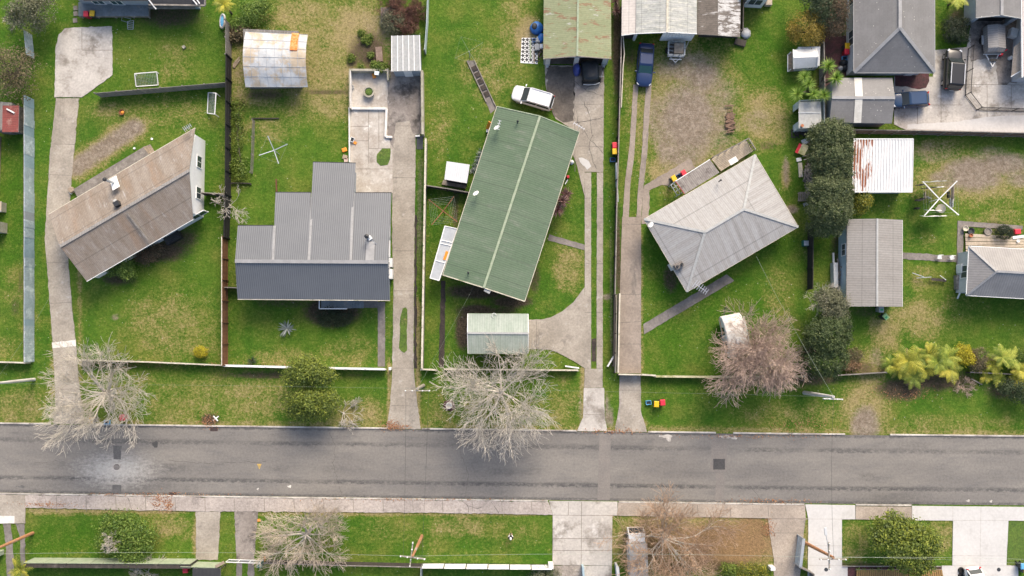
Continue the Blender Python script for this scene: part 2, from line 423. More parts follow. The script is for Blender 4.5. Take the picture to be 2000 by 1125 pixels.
mat('chalk_white', (0.74, 0.72, 0.68), (0.62, 0.58, 0.52), scale=1.2, fine=0.12)
mat('pole_wood', (0.42, 0.20, 0.09), (0.34, 0.17, 0.085), (0.38, 0.33, 0.26), scale=0.9, fine=0.22, t3=(0.52, 0.62))
mat('pole_grey', (0.36, 0.33, 0.28), (0.28, 0.25, 0.21), (0.45, 0.40, 0.28), scale=0.9, fine=0.22)
mat('pole_concrete', (0.60, 0.58, 0.55), (0.48, 0.46, 0.43), scale=0.8, fine=0.15)
mat('bark_pale', (0.58, 0.53, 0.46), (0.47, 0.43, 0.37), (0.27, 0.24, 0.20), scale=2.0, fine=0.25)
mat('bark_tan', (0.54, 0.46, 0.37), (0.42, 0.35, 0.28), scale=1.5, fine=0.25)
mat('bark_pink', (0.50, 0.375, 0.31), (0.41, 0.31, 0.255), scale=1.0, fine=0.25)
mat('bark_rust', (0.45, 0.31, 0.21), (0.33, 0.22, 0.145), (0.54, 0.44, 0.34), scale=0.8, fine=0.25)
mat('bark_brown', (0.10, 0.08, 0.06), (0.07, 0.055, 0.042), scale=2.0, fine=0.3)
mat('bramble', (0.21, 0.10, 0.07), (0.14, 0.07, 0.05), (0.30, 0.20, 0.13), scale=1.6, fine=0.3)
mat('split_log', (0.22, 0.135, 0.09), (0.15, 0.095, 0.065), scale=2, fine=0.3)
mat('patio', (0.47, 0.435, 0.385), (0.36, 0.315, 0.265), (0.66, 0.63, 0.58), c4=(0.20, 0.165, 0.13), s4=0.35, t4=(0.54, 0.7), scale=0.5, s3=0.7, t3=(0.54, 0.68), fine=0.2, fscale=7)
plain('steel', (0.55, 0.56, 0.58), 0.35, 0.7)
plain('galv', (0.42, 0.45, 0.47), 0.5, 0.4, 0.15)
plain('black_plastic', (0.012, 0.012, 0.013), 0.5)
plain('dark_metal', (0.03, 0.031, 0.033), 0.45)
plain('glass', (0.035, 0.043, 0.046), 0.12)
plain('teal_glass', (0.03, 0.085, 0.085), 0.08)
plain('pane_grey', (0.06, 0.075, 0.085), 0.1)
plain('tyre', (0.016, 0.016, 0.016), 0.85)
plain('rim', (0.45, 0.46, 0.47), 0.35, 0.7)
plain('car_white', (0.78, 0.78, 0.77), 0.25, 0, 0.02, 0.6)
plain('car_navy', (0.012, 0.030, 0.095), 0.3, 0.0, 0.02, 0.3)
plain('car_black', (0.010, 0.010, 0.012), 0.3, 0.0, 0.02, 0.25)
plain('car_blue', (0.018, 0.05, 0.115), 0.3, 0.0, 0.02, 0.3)
plain('lamp_clear', (0.62, 0.64, 0.66), 0.15)
plain('lamp_red', (0.45, 0.015, 0.015), 0.2)
plain('red_plastic', (0.62, 0.025, 0.05), 0.45)
plain('yellow_plastic', (0.72, 0.44, 0.01), 0.45)
plain('orange_plastic', (0.72, 0.26, 0.02), 0.5)
plain('blue_plastic', (0.03, 0.13, 0.33), 0.45)
plain('skyblue_plastic', (0.12, 0.38, 0.62), 0.45)
plain('bin_body', (0.035, 0.04, 0.045), 0.55)
plain('red_body', (0.28, 0.015, 0.025), 0.5)
plain('green_plastic', (0.03, 0.33, 0.14), 0.5)
plain('dkgreen_plastic', (0.02, 0.13, 0.11), 0.5)
plain('lime_lid', (0.32, 0.52, 0.20), 0.5)
plain('grey_plastic', (0.36, 0.37, 0.37), 0.55)
mat('blue_tarp', (0.02, 0.13, 0.42), (0.04, 0.19, 0.52), (0.012, 0.07, 0.24), scale=1.8, fine=0.3, rough=0.45, bump=0.6)
mat('violet_tarp', (0.035, 0.055, 0.24), (0.055, 0.085, 0.32), scale=1.8, fine=0.3, rough=0.5, bump=0.6)
mat('black_tarp', (0.010, 0.013, 0.016), (0.018, 0.023, 0.027), scale=1.8, fine=0.3, rough=0.4, bump=0.7)
plain('cloth_white', (0.78, 0.77, 0.74), 0.9)
plain('cloth_black', (0.012, 0.012, 0.014), 0.9)
plain('cloth_grey', (0.33, 0.36, 0.38), 0.9)
plain('cloth_pink', (0.55, 0.42, 0.36), 0.9)
plain('skin', (0.52, 0.33, 0.24), 0.6)
plain('terracotta', (0.40, 0.15, 0.07), 0.8, 0, 0.2)
plain('wire', (0.035, 0.035, 0.035), 0.6)
plain('wire_pale', (0.32, 0.36, 0.30), 0.6)
plain('ember', (0.75, 0.28, 0.03), 0.6, 0, 0.3)
mat('caravan_skin', (0.70, 0.69, 0.66), (0.60, 0.57, 0.52), (0.42, 0.36, 0.30), scale=0.9, s3=0.8, t3=(0.54, 0.7), fine=0.1)
mat('rust', (0.28, 0.11, 0.05), (0.19, 0.075, 0.04), scale=2, fine=0.3)
leafmat('leaf_olive', (0.049, 0.078, 0.023), (0.170, 0.224, 0.033), (0.342, 0.376, 0.049))
leafmat('leaf_hedge', (0.038, 0.062, 0.022), (0.10, 0.132, 0.048), (0.20, 0.225, 0.10))
leafmat('leaf_dark', (0.022, 0.038, 0.016), (0.051, 0.083, 0.032), (0.099, 0.131, 0.056))
leafmat('leaf_bay', (0.026, 0.050, 0.016), (0.068, 0.105, 0.030), (0.145, 0.18, 0.062))
leafmat('leaf_mid', (0.051, 0.109, 0.018), (0.137, 0.227, 0.033), (0.273, 0.346, 0.064))
leafmat('leaf_bright', (0.050, 0.100, 0.012), (0.140, 0.210, 0.025), (0.250, 0.300, 0.050))
leafmat('leaf_amber', (0.112, 0.104, 0.022), (0.319, 0.244, 0.041), (0.525, 0.356, 0.056))
leafmat('leaf_russet', (0.053, 0.060, 0.033), (0.128, 0.102, 0.060), (0.255, 0.143, 0.083))
leafmat('leaf_gold', (0.220, 0.200, 0.012), (0.480, 0.420, 0.020), (0.620, 0.540, 0.040))
leafmat('leaf_lemon', (0.050, 0.085, 0.012), (0.140, 0.170, 0.020), (0.500, 0.420, 0.030))
leafmat('leaf_greygreen', (0.076, 0.085, 0.048), (0.162, 0.170, 0.093), (0.272, 0.264, 0.170))
leafmat('leaf_brownbush', (0.090, 0.076, 0.040), (0.180, 0.148, 0.076), (0.306, 0.234, 0.134))
leafmat('leaf_box', (0.011, 0.022, 0.009), (0.022, 0.040, 0.016), (0.050, 0.073, 0.031))
leafmat('blade_green', (0.070, 0.156, 0.016), (0.204, 0.344, 0.046), (0.406, 0.531, 0.110))
leafmat('blade_purple', (0.070, 0.028, 0.026), (0.170, 0.085, 0.075), (0.340, 0.220, 0.190))
leafmat('blade_silver', (0.100, 0.130, 0.120), (0.260, 0.300, 0.280), (0.450, 0.480, 0.450))
leafmat('blade_yucca', (0.022, 0.045, 0.020), (0.060, 0.095, 0.050), (0.130, 0.160, 0.090))
leafmat('frond_gold', (0.144, 0.187, 0.017), (0.389, 0.389, 0.043), (0.646, 0.561, 0.071))
leafmat('frond_lime', (0.109, 0.172, 0.019), (0.296, 0.374, 0.047), (0.562, 0.577, 0.094))
leafmat('frond_dead', (0.160, 0.095, 0.050), (0.300, 0.190, 0.100), (0.420, 0.280, 0.160))
leafmat('grass_blade', (0.035, 0.075, 0.010), (0.085, 0.140, 0.018), (0.170, 0.190, 0.050), transl=0.2)

# ---------------------------------------------------------------- ground sheet
def blobs_eval(X, Y, blobs):
    out = np.zeros_like(X)
    for (px, py, rx, ry, a) in blobs:
        c = G(px, py)
        d = np.sqrt(((X - c.x) / (rx * PXM)) ** 2 + ((Y - c.y) / (ry * PXM)) ** 2)
        v = a * np.clip(1.55 - d, 0, 1) ** 1.0 * np.clip((1.6 - d) * 2, 0, 1)
        out = np.maximum(out, v)
    return out
lerp_y = lambda x: 822 + x * .0125
DRY = [(640,120,150,110,.62),(590,30,80,40,.6),(700,60,60,60,.85),(520,150,60,70,.6),(470,140,22,90,.6),(520,250,60,30,.4),(640,200,50,40,.6),
       (1110,520,30,50,.55),(1010,40,40,70,.45),(1030,70,25,40,.95),(860,250,25,60,.35),(960,140,60,60,.4),
       (1340,215,110,150,.65),(1490,230,50,60,.7),(1440,320,30,30,.4),(1535,345,10,25,.7),(1545,408,12,8,.9),(1300,330,45,30,.8),(1520,590,30,60,.35),
       (1900,350,130,50,.65),(1830,290,60,20,.5),(1950,430,50,30,.45),(1790,620,60,40,.6),(1730,650,30,40,.7),(1850,600,60,40,.3),(1700,735,30,50,.65),(1690,800,50,60,.7),
       (1560,810,120,25,.4),(1850,830,150,20,.35),(1800,545,30,25,.4),(1800,470,40,15,.3),
       (330,640,90,70,.45),(300,610,60,40,.4),(380,680,60,30,.3),(270,760,120,40,.3),(500,780,90,50,.45),(700,810,60,30,.6),(360,800,80,30,.4),(40,800,60,40,.5),
       (560,700,90,20,.4),(680,690,60,25,.4),(215,215,45,20,.45),(340,120,40,50,.35),(330,220,80,40,.35),(420,770,150,40,.35),
       (330,1030,50,25,.5),(1350,1050,180,55,.75),(1400,1060,120,55,.9),(1230,1030,40,30,.3),(900,1030,60,25,.45),(850,1045,40,30,.3),(1000,1040,60,25,.3),(760,1030,60,20,.3),
       (1670,1060,40,40,.4),(1840,1050,25,40,.55),(1575,1060,10,50,.6),(10,690,25,30,.4),(30,560,30,40,.3),(650,590,40,20,.1),(60,640,20,60,.25),(990,800,100,30,.35),(1100,790,40,50,.4),(860,800,30,40,.35)]
DRY += [(x, 998, 34, 7, .8) for x in range(80, 380, 50)] + [(x, 1003, 34, 6, .6) for x in range(530, 1080, 50)] + [(x, lerp_y(x), 34, 7, .55) for x in range(180, 2000, 50)]
DRY += [(1139, y, 6, 22, .7) for y in range(730, 830, 30)] + [(1252, y, 5, 22, .5) for y in range(470, 730, 30)] + [(760, y, 5, 20, .8) for y in range(720, 830, 25)] + [(816, y, 5, 20, .8) for y in range(600, 830, 25)] + [(156, y, 5, 20, .5) for y in range(500, 830, 30)] + [(103, y, 6, 22, .5) for y in range(560, 830, 30)] + [(1500, 1050, 8, 45, .9), (382, 1045, 5, 45, .8), (1255, 830, 12, 14, .6)]
GP = [(150 + 14 * i, 326 - 9.6 * i) for i in range(9)]
DRY += [(x, y, 30, 24, .8) for x, y in GP] + [(270, 250, 20, 20, .8)]
DIRT = [(x, y, 20, 17, .95) for x, y in GP] + [(1340, 130, 60, 30, .7), (1290, 240, 30, 60, .6), (1400, 250, 40, 60, .55), (1410, 1065, 105, 42, 1.0), (1470, 1035, 40, 30, .9), (1290, 1060, 60, 45, .75), (1820, 300, 60, 20, .45), (1100, 795, 4, 4, .1), (1185, 800, 5, 30, .8), (1193, 815, 6, 20, .8), (1134, 800, 5, 35, .5), (1195, 600, 3, 150, .5), (1575, 470, 6, 60, .3), (1345,235,55,75,1.0),(1330,300,45,30,.8),(1370,150,40,35,.85),(1400,190,40,50,.55),(1300,270,20,70,.7),(1480,235,30,25,.45),
        (1900,340,55,32,1.0),(1960,320,50,22,.95),(1840,345,25,12,.7),(1990,350,30,15,.7),(1850,360,25,8,.6),(1935,300,40,15,.5),
        (1690,830,26,35,.95),(1535,335,6,28,.8),(1545,410,14,8,.9),(1375,1070,60,30,.35),(1245,1075,30,40,.5),(1300,1100,80,25,.6),(1460,1030,14,16,.4),
        (750,65,60,55,.35),(470,140,15,60,.3),(1035,80,14,25,.5),(1225,200,6,150,.2),(820,420,6,130,.5),(1712,700,14,20,.5),(225,620,8,6,.7),(1185,580,14,6,.7)]
SOIL_SHADE = [(720,100,38,40,.75),(780,110,25,60,.75),(690,115,14,20,.7),(650,608,52,28,1.1),(560,592,70,10,.5),(905,645,16,36,1.0),(930,607,40,12,.9),(975,607,40,8,.7),  # dark soil beds, plus garage and fence shade painted as dark ground
        (930,570,60,14,.9),(1000,590,40,12,.9),(1045,545,12,30,.6),(300,490,70,22,.9),(350,465,40,20,.7),(230,545,35,12,.7),(1760,760,50,22,.85),(1830,745,70,18,.8),
        (1885,750,25,25,.6),(1960,760,40,20,.7),(1690,720,20,14,.6),(1345,545,30,15,.5),(1310,545,15,30,.7),(1230,110,12,40,.5),(1205,90,10,110,.85),(1207,500,5,120,.8),
        (330,30,65,26,.7),(190,40,60,10,.4),(230,715,60,8,.4),(290,715,40,6,.4),(520,733,90,8,.7),(700,735,50,8,.4),(1620,60,30,130,.9),(1600,330,30,60,.7),(1635,500,14,60,.6),
        (890,396,8,60,.6),(440,400,12,60,.35),(410,820,18,12,.85),(1500,720,90,40,.35),(1590,740,60,14,.7),(1660,1108,120,12,.6),(1250,1070,50,50,.5),(1360,1105,120,14,.6),
        (1870,40,22,30,.7),(640,180,60,6,.6),(520,186,50,10,.6),(560,200,40,10,.3),(30,600,10,20,.5),(40,550,6,30,.5),(150,625,8,14,.2),(1500,285,25,10,.5),(1600,150,10,40,.5),(1690,610,30,12,.5),(1945,445,40,14,.6),(250,1110,180,14,.3)]
LUSH = [(1300,520,40,120,.9),(1290,660,60,70,.8),(1420,600,90,70,.8),(1500,130,50,90,.7),(1540,480,30,70,.6),(120,1060,90,40,.9),(330,560,80,40,.6),(90,300,30,200,.5),(20,420,30,150,.8),
        (120,60,50,60,.6),(300,160,120,60,.6),(600,650,120,40,.4),(400,380,40,120,.7),(960,30,60,50,.2),(1100,650,50,40,.5),(1900,600,120,40,.4),(1750,500,60,60,.3),(700,1060,300,40,.5),(1250,250,8,200,.8),(1190,650,10,200,.3),(1070,400,50,60,.5),(1700,700,60,60,.2)]
def axis(lo, hi, st, far):
    a = np.arange(lo, hi + 1e-6, st)
    l = [lo - far * f for f in (1.0, 0.5, 0.2, 0.08, 0.03)]; h = [hi + far * f for f in (0.03, 0.08, 0.2, 0.5, 1.0)]
    return np.concatenate([l, a, h])
gx = axis(-62, 62, 0.3, 900); gy = axis(-32, 45, 0.3, 900)
GX, GY = np.meshgrid(gx, gy)
nv = GX.size; W_, H_ = len(gx), len(gy)
ids = np.arange(nv).reshape(H_, W_)
gF = np.stack([ids[:-1, :-1].ravel(), ids[:-1, 1:].ravel(), ids[1:, 1:].ravel(), ids[1:, :-1].ravel()], 1)
rs = np.random.RandomState(5)
gz = (np.sin(GX * 0.9 + 1.3) * np.sin(GY * 0.8) * 0.006 - 0.008)
ground = bulk('ground', np.stack([GX.ravel(), GY.ravel(), gz.ravel()], 1), gF, [], None, smooth=True)
structure(ground)
ca = ground.data.attributes.new('cover', 'FLOAT_COLOR', 'POINT')
cv = np.stack([blobs_eval(GX, GY, DRY).ravel(), blobs_eval(GX, GY, DIRT).ravel(), blobs_eval(GX, GY, SOIL_SHADE).ravel(), blobs_eval(GX, GY, LUSH).ravel()], 1)
ca.data.foreach_set('color', cv.astype(np.float32).ravel())
k = NT('lawn'); MATS['lawn'] = k.m
pos = k.node('ShaderNodeNewGeometry').outputs['Position']
at = k.node('ShaderNodeAttribute', attribute_name='cover')
sp = k.node('ShaderNodeSeparateColor'); k.link(at.outputs['Color'], sp.inputs[0])
n_big = k.noise(pos, 0.11, 5, 0.6); n_mid = k.noise(pos, 0.7, 6, 0.65); n_fine = k.noise(pos, 4.5, 5, 0.75); n_vf = k.noise(pos, 15, 3, 0.7)
lush = (0.048, 0.128, 0.011); mid = (0.090, 0.166, 0.018); yel = (0.18, 0.185, 0.040); straw = (0.32, 0.255, 0.125)
px_ = k.node('ShaderNodeSeparateXYZ'); k.link(pos, px_.inputs[0]); n_gr = k.noise(pos, 3.4, 5, 0.9); n_cl = k.noise(pos, 2.2, 5, 0.8)
g = k.mix(k.ss(k.math('ADD', k.math('MULTIPLY', n_big, 0.6), k.math('MULTIPLY', n_mid, 0.5)), 0.42, 0.66), lush, mid)
g = k.mix(k.math('MULTIPLY', k.ss(at.outputs['Alpha'], 0.2, 1.0), 0.8), g, (0.050, 0.130, 0.008))
pale = k.math('MULTIPLY', k.ss(k.math('ADD', k.noise(pos, 0.28, 4, 0.6), k.math('MULTIPLY', k.math('SUBTRACT', n_gr, 0.5), 0.7)), 0.44, 0.76), 0.62)
g = k.mix(pale, g, yel)
gr2 = k.math('SUBTRACT', k.math('ADD', k.math('MULTIPLY', n_mid, 0.9), k.math('ADD', k.math('MULTIPLY', n_gr, 0.9), n_fine)), 1.4)
g = k.mix(k.math('MULTIPLY', k.ss(n_cl, 0.54, 0.72), 0.65), g, (0.034, 0.085, 0.008))
g = k.mix(k.math('MULTIPLY', k.ss(k.noise(pos, 0.9, 6, 0.8), 0.62, 0.76), 0.4), g, straw)
dryf = k.math('ADD', k.math('MULTIPLY', sp.outputs[0], 0.92), k.math('MULTIPLY', gr2, 1.35))
g = k.mix(k.math('MULTIPLY', k.ss(dryf, 0.0, 0.7), 0.9), g, yel)
g = k.mix(k.math('MULTIPLY', k.ss(dryf, 0.22, 0.9), 0.92), g, straw)
dif = k.math('ADD', sp.outputs[1], k.math('MULTIPLY', gr2, 0.85))
dirtc = k.mix(k.ss(k.math("ABSOLUTE", k.math("SUBTRACT", px_.outputs[1], G(1400, 1065).y)), 6.0, 9.0), (0.26, 0.165, 0.085), k.mix(k.ss(k.noise(pos, 1.3, 6, 0.75), 0.35, 0.65), (0.19, 0.148, 0.112), (0.31, 0.258, 0.205)))
g = k.mix(k.math('MULTIPLY', k.ss(dif, 0.12, 0.95), 0.95), g, dirtc)
sof = k.math('ADD', sp.outputs[2], k.math('MULTIPLY', gr2, 0.7))
soc = k.mix(k.ss(n_fine, 0.3, 0.7), (0.038, 0.029, 0.022), (0.115, 0.082, 0.06))
g = k.mix(k.math('MULTIPLY', k.ss(sof, 0.2, 0.85), 0.95), g, soc)
vv = k.node('ShaderNodeMapRange'); vv.inputs[1].default_value = 0.28; vv.inputs[2].default_value = 0.72; vv.inputs[3].default_value = 0.32; vv.inputs[4].default_value = 1.68
k.link(k.math('ADD', k.math('MULTIPLY', n_gr, 0.75), k.math('MULTIPLY', n_vf, 0.25)), vv.inputs[0])
cc = k.node('ShaderNodeCombineColor')
for i in range(3): k.link(vv.outputs[0], cc.inputs[i])
g = k.mix(1.0, g, cc.outputs[0], 'MULTIPLY')
vo = k.node('ShaderNodeTexVoronoi'); vo.inputs['Scale'].default_value = 1.7; k.link(pos, vo.inputs['Vector'])
fl = k.math('LESS_THAN', vo.outputs['Distance'], k.math('SUBTRACT', k.math('MULTIPLY', k.noise(pos, 0.35, 3), 0.26), 0.085))
g = k.mix(k.math('MULTIPLY', fl, 0.75), g, (0.55, 0.56, 0.46))
k.link(g, k.b.inputs['Base Color']); k.b.inputs['Roughness'].default_value = 0.95
k.b.inputs['Specular IOR Level'].default_value = 0.15
k.bump(k.math('ADD', n_fine, k.math('MULTIPLY', n_vf, 0.6)), 0.9, 0.12)
ground.data.materials.append(MATS['lawn'])

# ---------------------------------------------------------------- road
top_e = [(-700, 819), (0, 828), (500, 834.5), (1000, 841), (1500, 848), (2000, 853), (2700, 861)]
bot_e = [(-700, 953), (0, 962), (500, 969), (1000, 975.5), (1500, 982.5), (2000, 987), (2700, 995)]
def lerp_e(E, x):
    for (a, b) in zip(E[:-1], E[1:]):
        if x <= b[0] or b is E[-1]:
            return a[1] + (b[1] - a[1]) * (x - a[0]) / (b[0] - a[0])
rm = MB()
xs = list(range(-700, 2701, 25))
me = bpy.data.meshes.new('road')
vs = []; fs = []; uvs = []
for x in xs:
    for j in range(2):
        p = G(x, lerp_e(top_e, x) if j else lerp_e(bot_e, x)); vs.append((p.x, p.y, 0.006)); uvs.append((p.x, j))
for i in range(len(xs) - 1): fs.append((2 * i, 2 * i + 2, 2 * i + 3, 2 * i + 1))
me.from_pydata(vs, [], fs)
ul = me.uv_layers.new(name='UVMap').data
for l in me.loops: ul[l.index].uv = uvs[l.vertex_index]
road = bpy.data.objects.new('road', me); col.objects.link(road); structure(road); WL['road'] = (0, 0, 0)
k = NT('chipseal'); MATS['chipseal'] = k.m
tc = k.node('ShaderNodeTexCoord').outputs['UV']; pos = k.node('ShaderNodeNewGeometry').outputs['Position']
sx = k.node('ShaderNodeSeparateXYZ'); k.link(tc, sx.inputs[0]); v = sx.outputs[1]
n1 = k.noise(pos, 0.16, 5, 0.6, (0.5, 2.2, 1)); n2 = k.noise(pos, 0.9, 6, 0.7, (0.35, 1.6, 1)); n3 = k.noise(pos, 4.2, 5, 0.9); n4 = k.noise(pos, 2.6, 5, 0.8, (0.7, 1.3, 1))
c = k.mix(k.ss(n1, 0.35, 0.68), (0.215, 0.2, 0.178), (0.16, 0.15, 0.138))
c = k.mix(k.math('MULTIPLY', k.ss(n2, 0.46, 0.72), 0.5), c, (0.115, 0.112, 0.112))
def band(center, half, strength, gate_scale, lo, hi, seedoff):
    w = k.math('ADD', v, k.math('MULTIPLY', k.math('SUBTRACT', n4, 0.5), 0.11))
    d = k.math('ABSOLUTE', k.math('SUBTRACT', w, center))
    f = k.math('SUBTRACT', 1.0, k.ss(d, half * 0.25, half))
    mp = k.node('ShaderNodeMapping'); mp.inputs['Location'].default_value = (seedoff, seedoff * 2, 0); k.link(pos, mp.inputs[0])
    gt = k.ss(k.noise(mp.outputs[0], gate_scale, 4, 0.6, (1, 0.05, 1)), lo, hi)
    pat = k.ss(n4, 0.30, 0.62)
    return k.math('MULTIPLY', k.math('MULTIPLY', f, gt), k.math('MULTIPLY', pat, strength))
for b in ((0.225, 0.045, 1.0, 0.09, 0.30, 0.52, 3.7), (0.775, 0.05, 0.85, 0.08, 0.34, 0.58, 9.1), (0.40, 0.09, 0.5, 0.11, 0.48, 0.64, 14.0), (0.02, 0.03, 0.9, 0.1, 0.2, 0.4, 20.0), (0.985, 0.03, 0.8, 0.1, 0.3, 0.5, 21.0), (0.1, 0.1, 0.35, 0.12, 0.5, 0.62, 30.0), (0.86, 0.10, 0.35, 0.1, 0.5, 0.62, 41.0)):
    c = k.mix(k.math('MULTIPLY', band(*b), 0.82), c, (0.045, 0.045, 0.047))
wh = G(228, 918)
dv = k.node('ShaderNodeVectorMath', operation='SUBTRACT'); k.link(pos, dv.inputs[0]); dv.inputs[1].default_value = wh
dm = k.node('ShaderNodeMapping'); dm.inputs['Scale'].default_value = (0.19, 0.42, 0); k.link(dv.outputs[0], dm.inputs[0])
ln = k.node('ShaderNodeVectorMath', operation='LENGTH'); k.link(dm.outputs[0], ln.inputs[0])
f = k.math('MULTIPLY', k.ss(k.math('ADD', ln.outputs['Value'], k.math('MULTIPLY', k.math('SUBTRACT', n4, 0.5), 1.7)), 1.1, 0.0), 0.8)
c = k.mix(f, c, (0.52, 0.495, 0.45))
mr = k.node('ShaderNodeMapRange'); mr.inputs[1].default_value = 0.25; mr.inputs[2].default_value = 0.75; mr.inputs[3].default_value = 0.66; mr.inputs[4].default_value = 1.34
k.link(n3, mr.inputs[0]); cc = k.node('ShaderNodeCombineColor')
for i in range(3): k.link(mr.outputs[0], cc.inputs[i])
c = k.mix(1.0, c, cc.outputs[0], 'MULTIPLY')
k.link(c, k.b.inputs['Base Color']); k.b.inputs['Roughness'].default_value = 0.8
k.bump(n3, 0.3, 0.02)
me.materials.append(MATS['chipseal'])
mat('patch_pale', (0.215, 0.195, 0.175), (0.185, 0.17, 0.155), scale=0.6, fine=0.25, fscale=10)
mat('patch_dark', (0.055, 0.054, 0.055), (0.07, 0.068, 0.067), scale=1.0, fine=0.3, fscale=10)
mat('patch_mid', (0.13, 0.125, 0.12), (0.10, 0.097, 0.095), (0.20, 0.19, 0.18), scale=1.5, fine=0.3, fscale=10)
mat('yellow_line', (0.50, 0.33, 0.08), (0.35, 0.26, 0.12), scale=3, fine=0.3)
mat('rust_iron', (0.11, 0.06, 0.045), (0.07, 0.045, 0.04), scale=3, fine=0.3)
def patch(name, P, m, z=0.010, amp=0.02):
    return slab(name, P, z, m, amp, thick=False, seed=len(name))
patch('road_patch', [(1171, 847), (1193, 847), (1191, 976), (1167, 976)], 'patch_pale')
patch('road_patch', [(1389, 850), (1420, 850), (1418, 921), (1390, 921)], 'patch_pale', 0.010)
patch('road_patch', [(1399, 924), (1415, 924), (1414, 979), (1397, 979)], 'patch_pale')
patch('road_patch', [(1393, 896), (1416, 896), (1416, 917), (1393, 917)], 'patch_dark', 0.016)
patch('road_patch', [(220, 947), (237, 947), (237, 963), (219, 963)], 'patch_mid', 0.012)
patch('road_patch', [(221, 870), (238, 870), (236, 897), (222, 897)], 'patch_mid', 0.012)
patch('road_marking', [(502, 906), (511, 906), (506.5, 917)], 'yellow_line', 0.012)
mat('crack', (0.05, 0.045, 0.04), fine=0.2)
def crack(name, pts, m='crack', w=.035, z=.013, seed=1):
    rr = random.Random(seed); P = [G2(p, z) for p in pts]; Q = []
    for a, b in zip(P[:-1], P[1:]):
        k_ = max(2, int((b - a).length / .35))
        for j in range(k_): Q.append(a.lerp(b, j / k_) + Vector((rr.gauss(0, .06), rr.gauss(0, .06), 0)))
    Q.append(P[-1]); mb = MB()
    for a, b in zip(Q[:-1], Q[1:]):
        d = (b - a).normalized(); s_ = Vector((-d.y, d.x, 0)) * w * rr.uniform(.3, .8); mb.face([a - s_, b - s_, b + s_, a + s_])
    return structure(mb.build(name, m))
for i, pts in enumerate(([(640, 836), (655, 870), (650, 905), (668, 968)], [(905, 842), (898, 880), (915, 930), (908, 972)], [(1460, 945), (1480, 965), (1487, 978)], [(330, 900), (420, 905), (520, 901)], [(60, 905), (130, 900)])): crack('road_crack', pts, w=.016, seed=i)
for i, pts in enumerate(([(1123, 205), (1130, 240), (1150, 270), (1178, 300)], [(1140, 200), (1152, 225), (1156, 262)], [(1124, 240), (1150, 235), (1178, 228)], [(1156, 262), (1150, 290), (1165, 330)], [(1085, 160), (1100, 200), (1122, 205)], [(1124, 160), (1145, 178), (1178, 186)])): crack('drive_crack', pts, w=.028, z=.062, seed=20 + i)
for i, pts in enumerate(([(905, 980), (913, 988), (930, 993), (945, 990)], [(913, 988), (915, 1001)], [(250, 972), (258, 996)], [(1360, 987), (1366, 1008)], [(960, 981), (975, 1003)])): crack('path_crack', pts, w=.03, z=.088, seed=40 + i)
for i, (px, py, rx, ry, m) in enumerate(((303, 868, 6, 6, 'patch_dark'), (1300, 852, 14, 3, 'kerb'), (1306, 857, 5, 5, 'kerb'), (1415, 853, 12, 3, 'kerb'), (1432, 855, 9, 2.5, 'kerb'), (565, 950, 4, 2, 'chalk_white'), (503, 955, 2, 1.5, 'chalk_white'), (1890, 978, 4, 2, 'kerb'), (1935, 979, 3, 2, 'kerb'), (40, 950, 9, 2, 'patch_mid'))):
    patch('road_stain', [(px + rx * math.cos(a), py + ry * math.sin(a)) for a in [2 * math.pi * j / 14 for j in range(14)]], m, .011 + .0003 * i, .12)
def tagged_box(name, label, cat, px, sx, sy, sz, m, rz=0, z=0.0, group=None, bev=0.0):
    b = MB(); c = G2(px, z); b.box((c.x, c.y, z), sx, sy, sz, rz)
    return tag(b.build(name, m, bev=bev), label, cat, group)
mh = thing('manhole_cover', 'square concrete framed manhole cover in the whitened patch of road', 'manhole', G(228, 912))
b = MB(); c = G(228, 912); b.box((c.x, c.y, 0.008), 0.95, 0.8, 0.012); b.build('frame', 'kerb', mh)
b = MB(); b.lathe((c.x, c.y, 0.02), [(0.33, 0), (0.33, 0.008)], 20); b.build('lid', 'path', mh)
for (px, py, lb) in ((337.5, 966, 'dark iron road drain at the footpath kerb below the round topped grey tree'), (418, 837.5, 'rusty iron road drain at the far kerb beside the leaf pile')):
    t = thing('road_drain', lb, 'drain', G(px, py), 0, 'iron drains in the gutters')
    c = G(px, py); b = MB(); b.box((c.x, c.y, 0.006), 0.8, 0.5, 0.012); b.build('frame', 'rust_iron', t)
    b = MB()
    for i in range(6): b.box((c.x - 0.3 + i * 0.12, c.y, 0.018), 0.06, 0.42, 0.01)
    b.build('grate', 'dark_metal', t)
# kerbs: real 0.1 m steps, in runs between the crossings
def kerb(name, E, x0, x1, dy, w=0.17, h=0.10):
    b = MB(); xs = [x0 + (x1 - x0) * i / max(1, int((x1 - x0) / 40)) for i in range(max(1, int((x1 - x0) / 40)) + 1)]
    rg = []
    for x in xs:
        p = G(x, lerp_e(E, x) + dy); rg.append([(p.x, p.y - w/2, -0.03), (p.x, p.y + w/2, -0.03), (p.x, p.y + w/2, h), (p.x, p.y - w/2, h)])
    b.loft(rg); return structure(b.build(name, 'kerb', bev=0.02))
for (a, b_) in ((-700, 100), (172, 756), (824, 1126), (1187, 1199), (1266, 1398), (1432, 1650), (1738, 2700)): kerb('kerb', top_e, a, b_, -1.5)
for (a, b_) in ((-700, 1070), (1208, 1571), (1671, 1780)): kerb('kerb', bot_e, a, b_, 1.8, 0.15, 0.09)
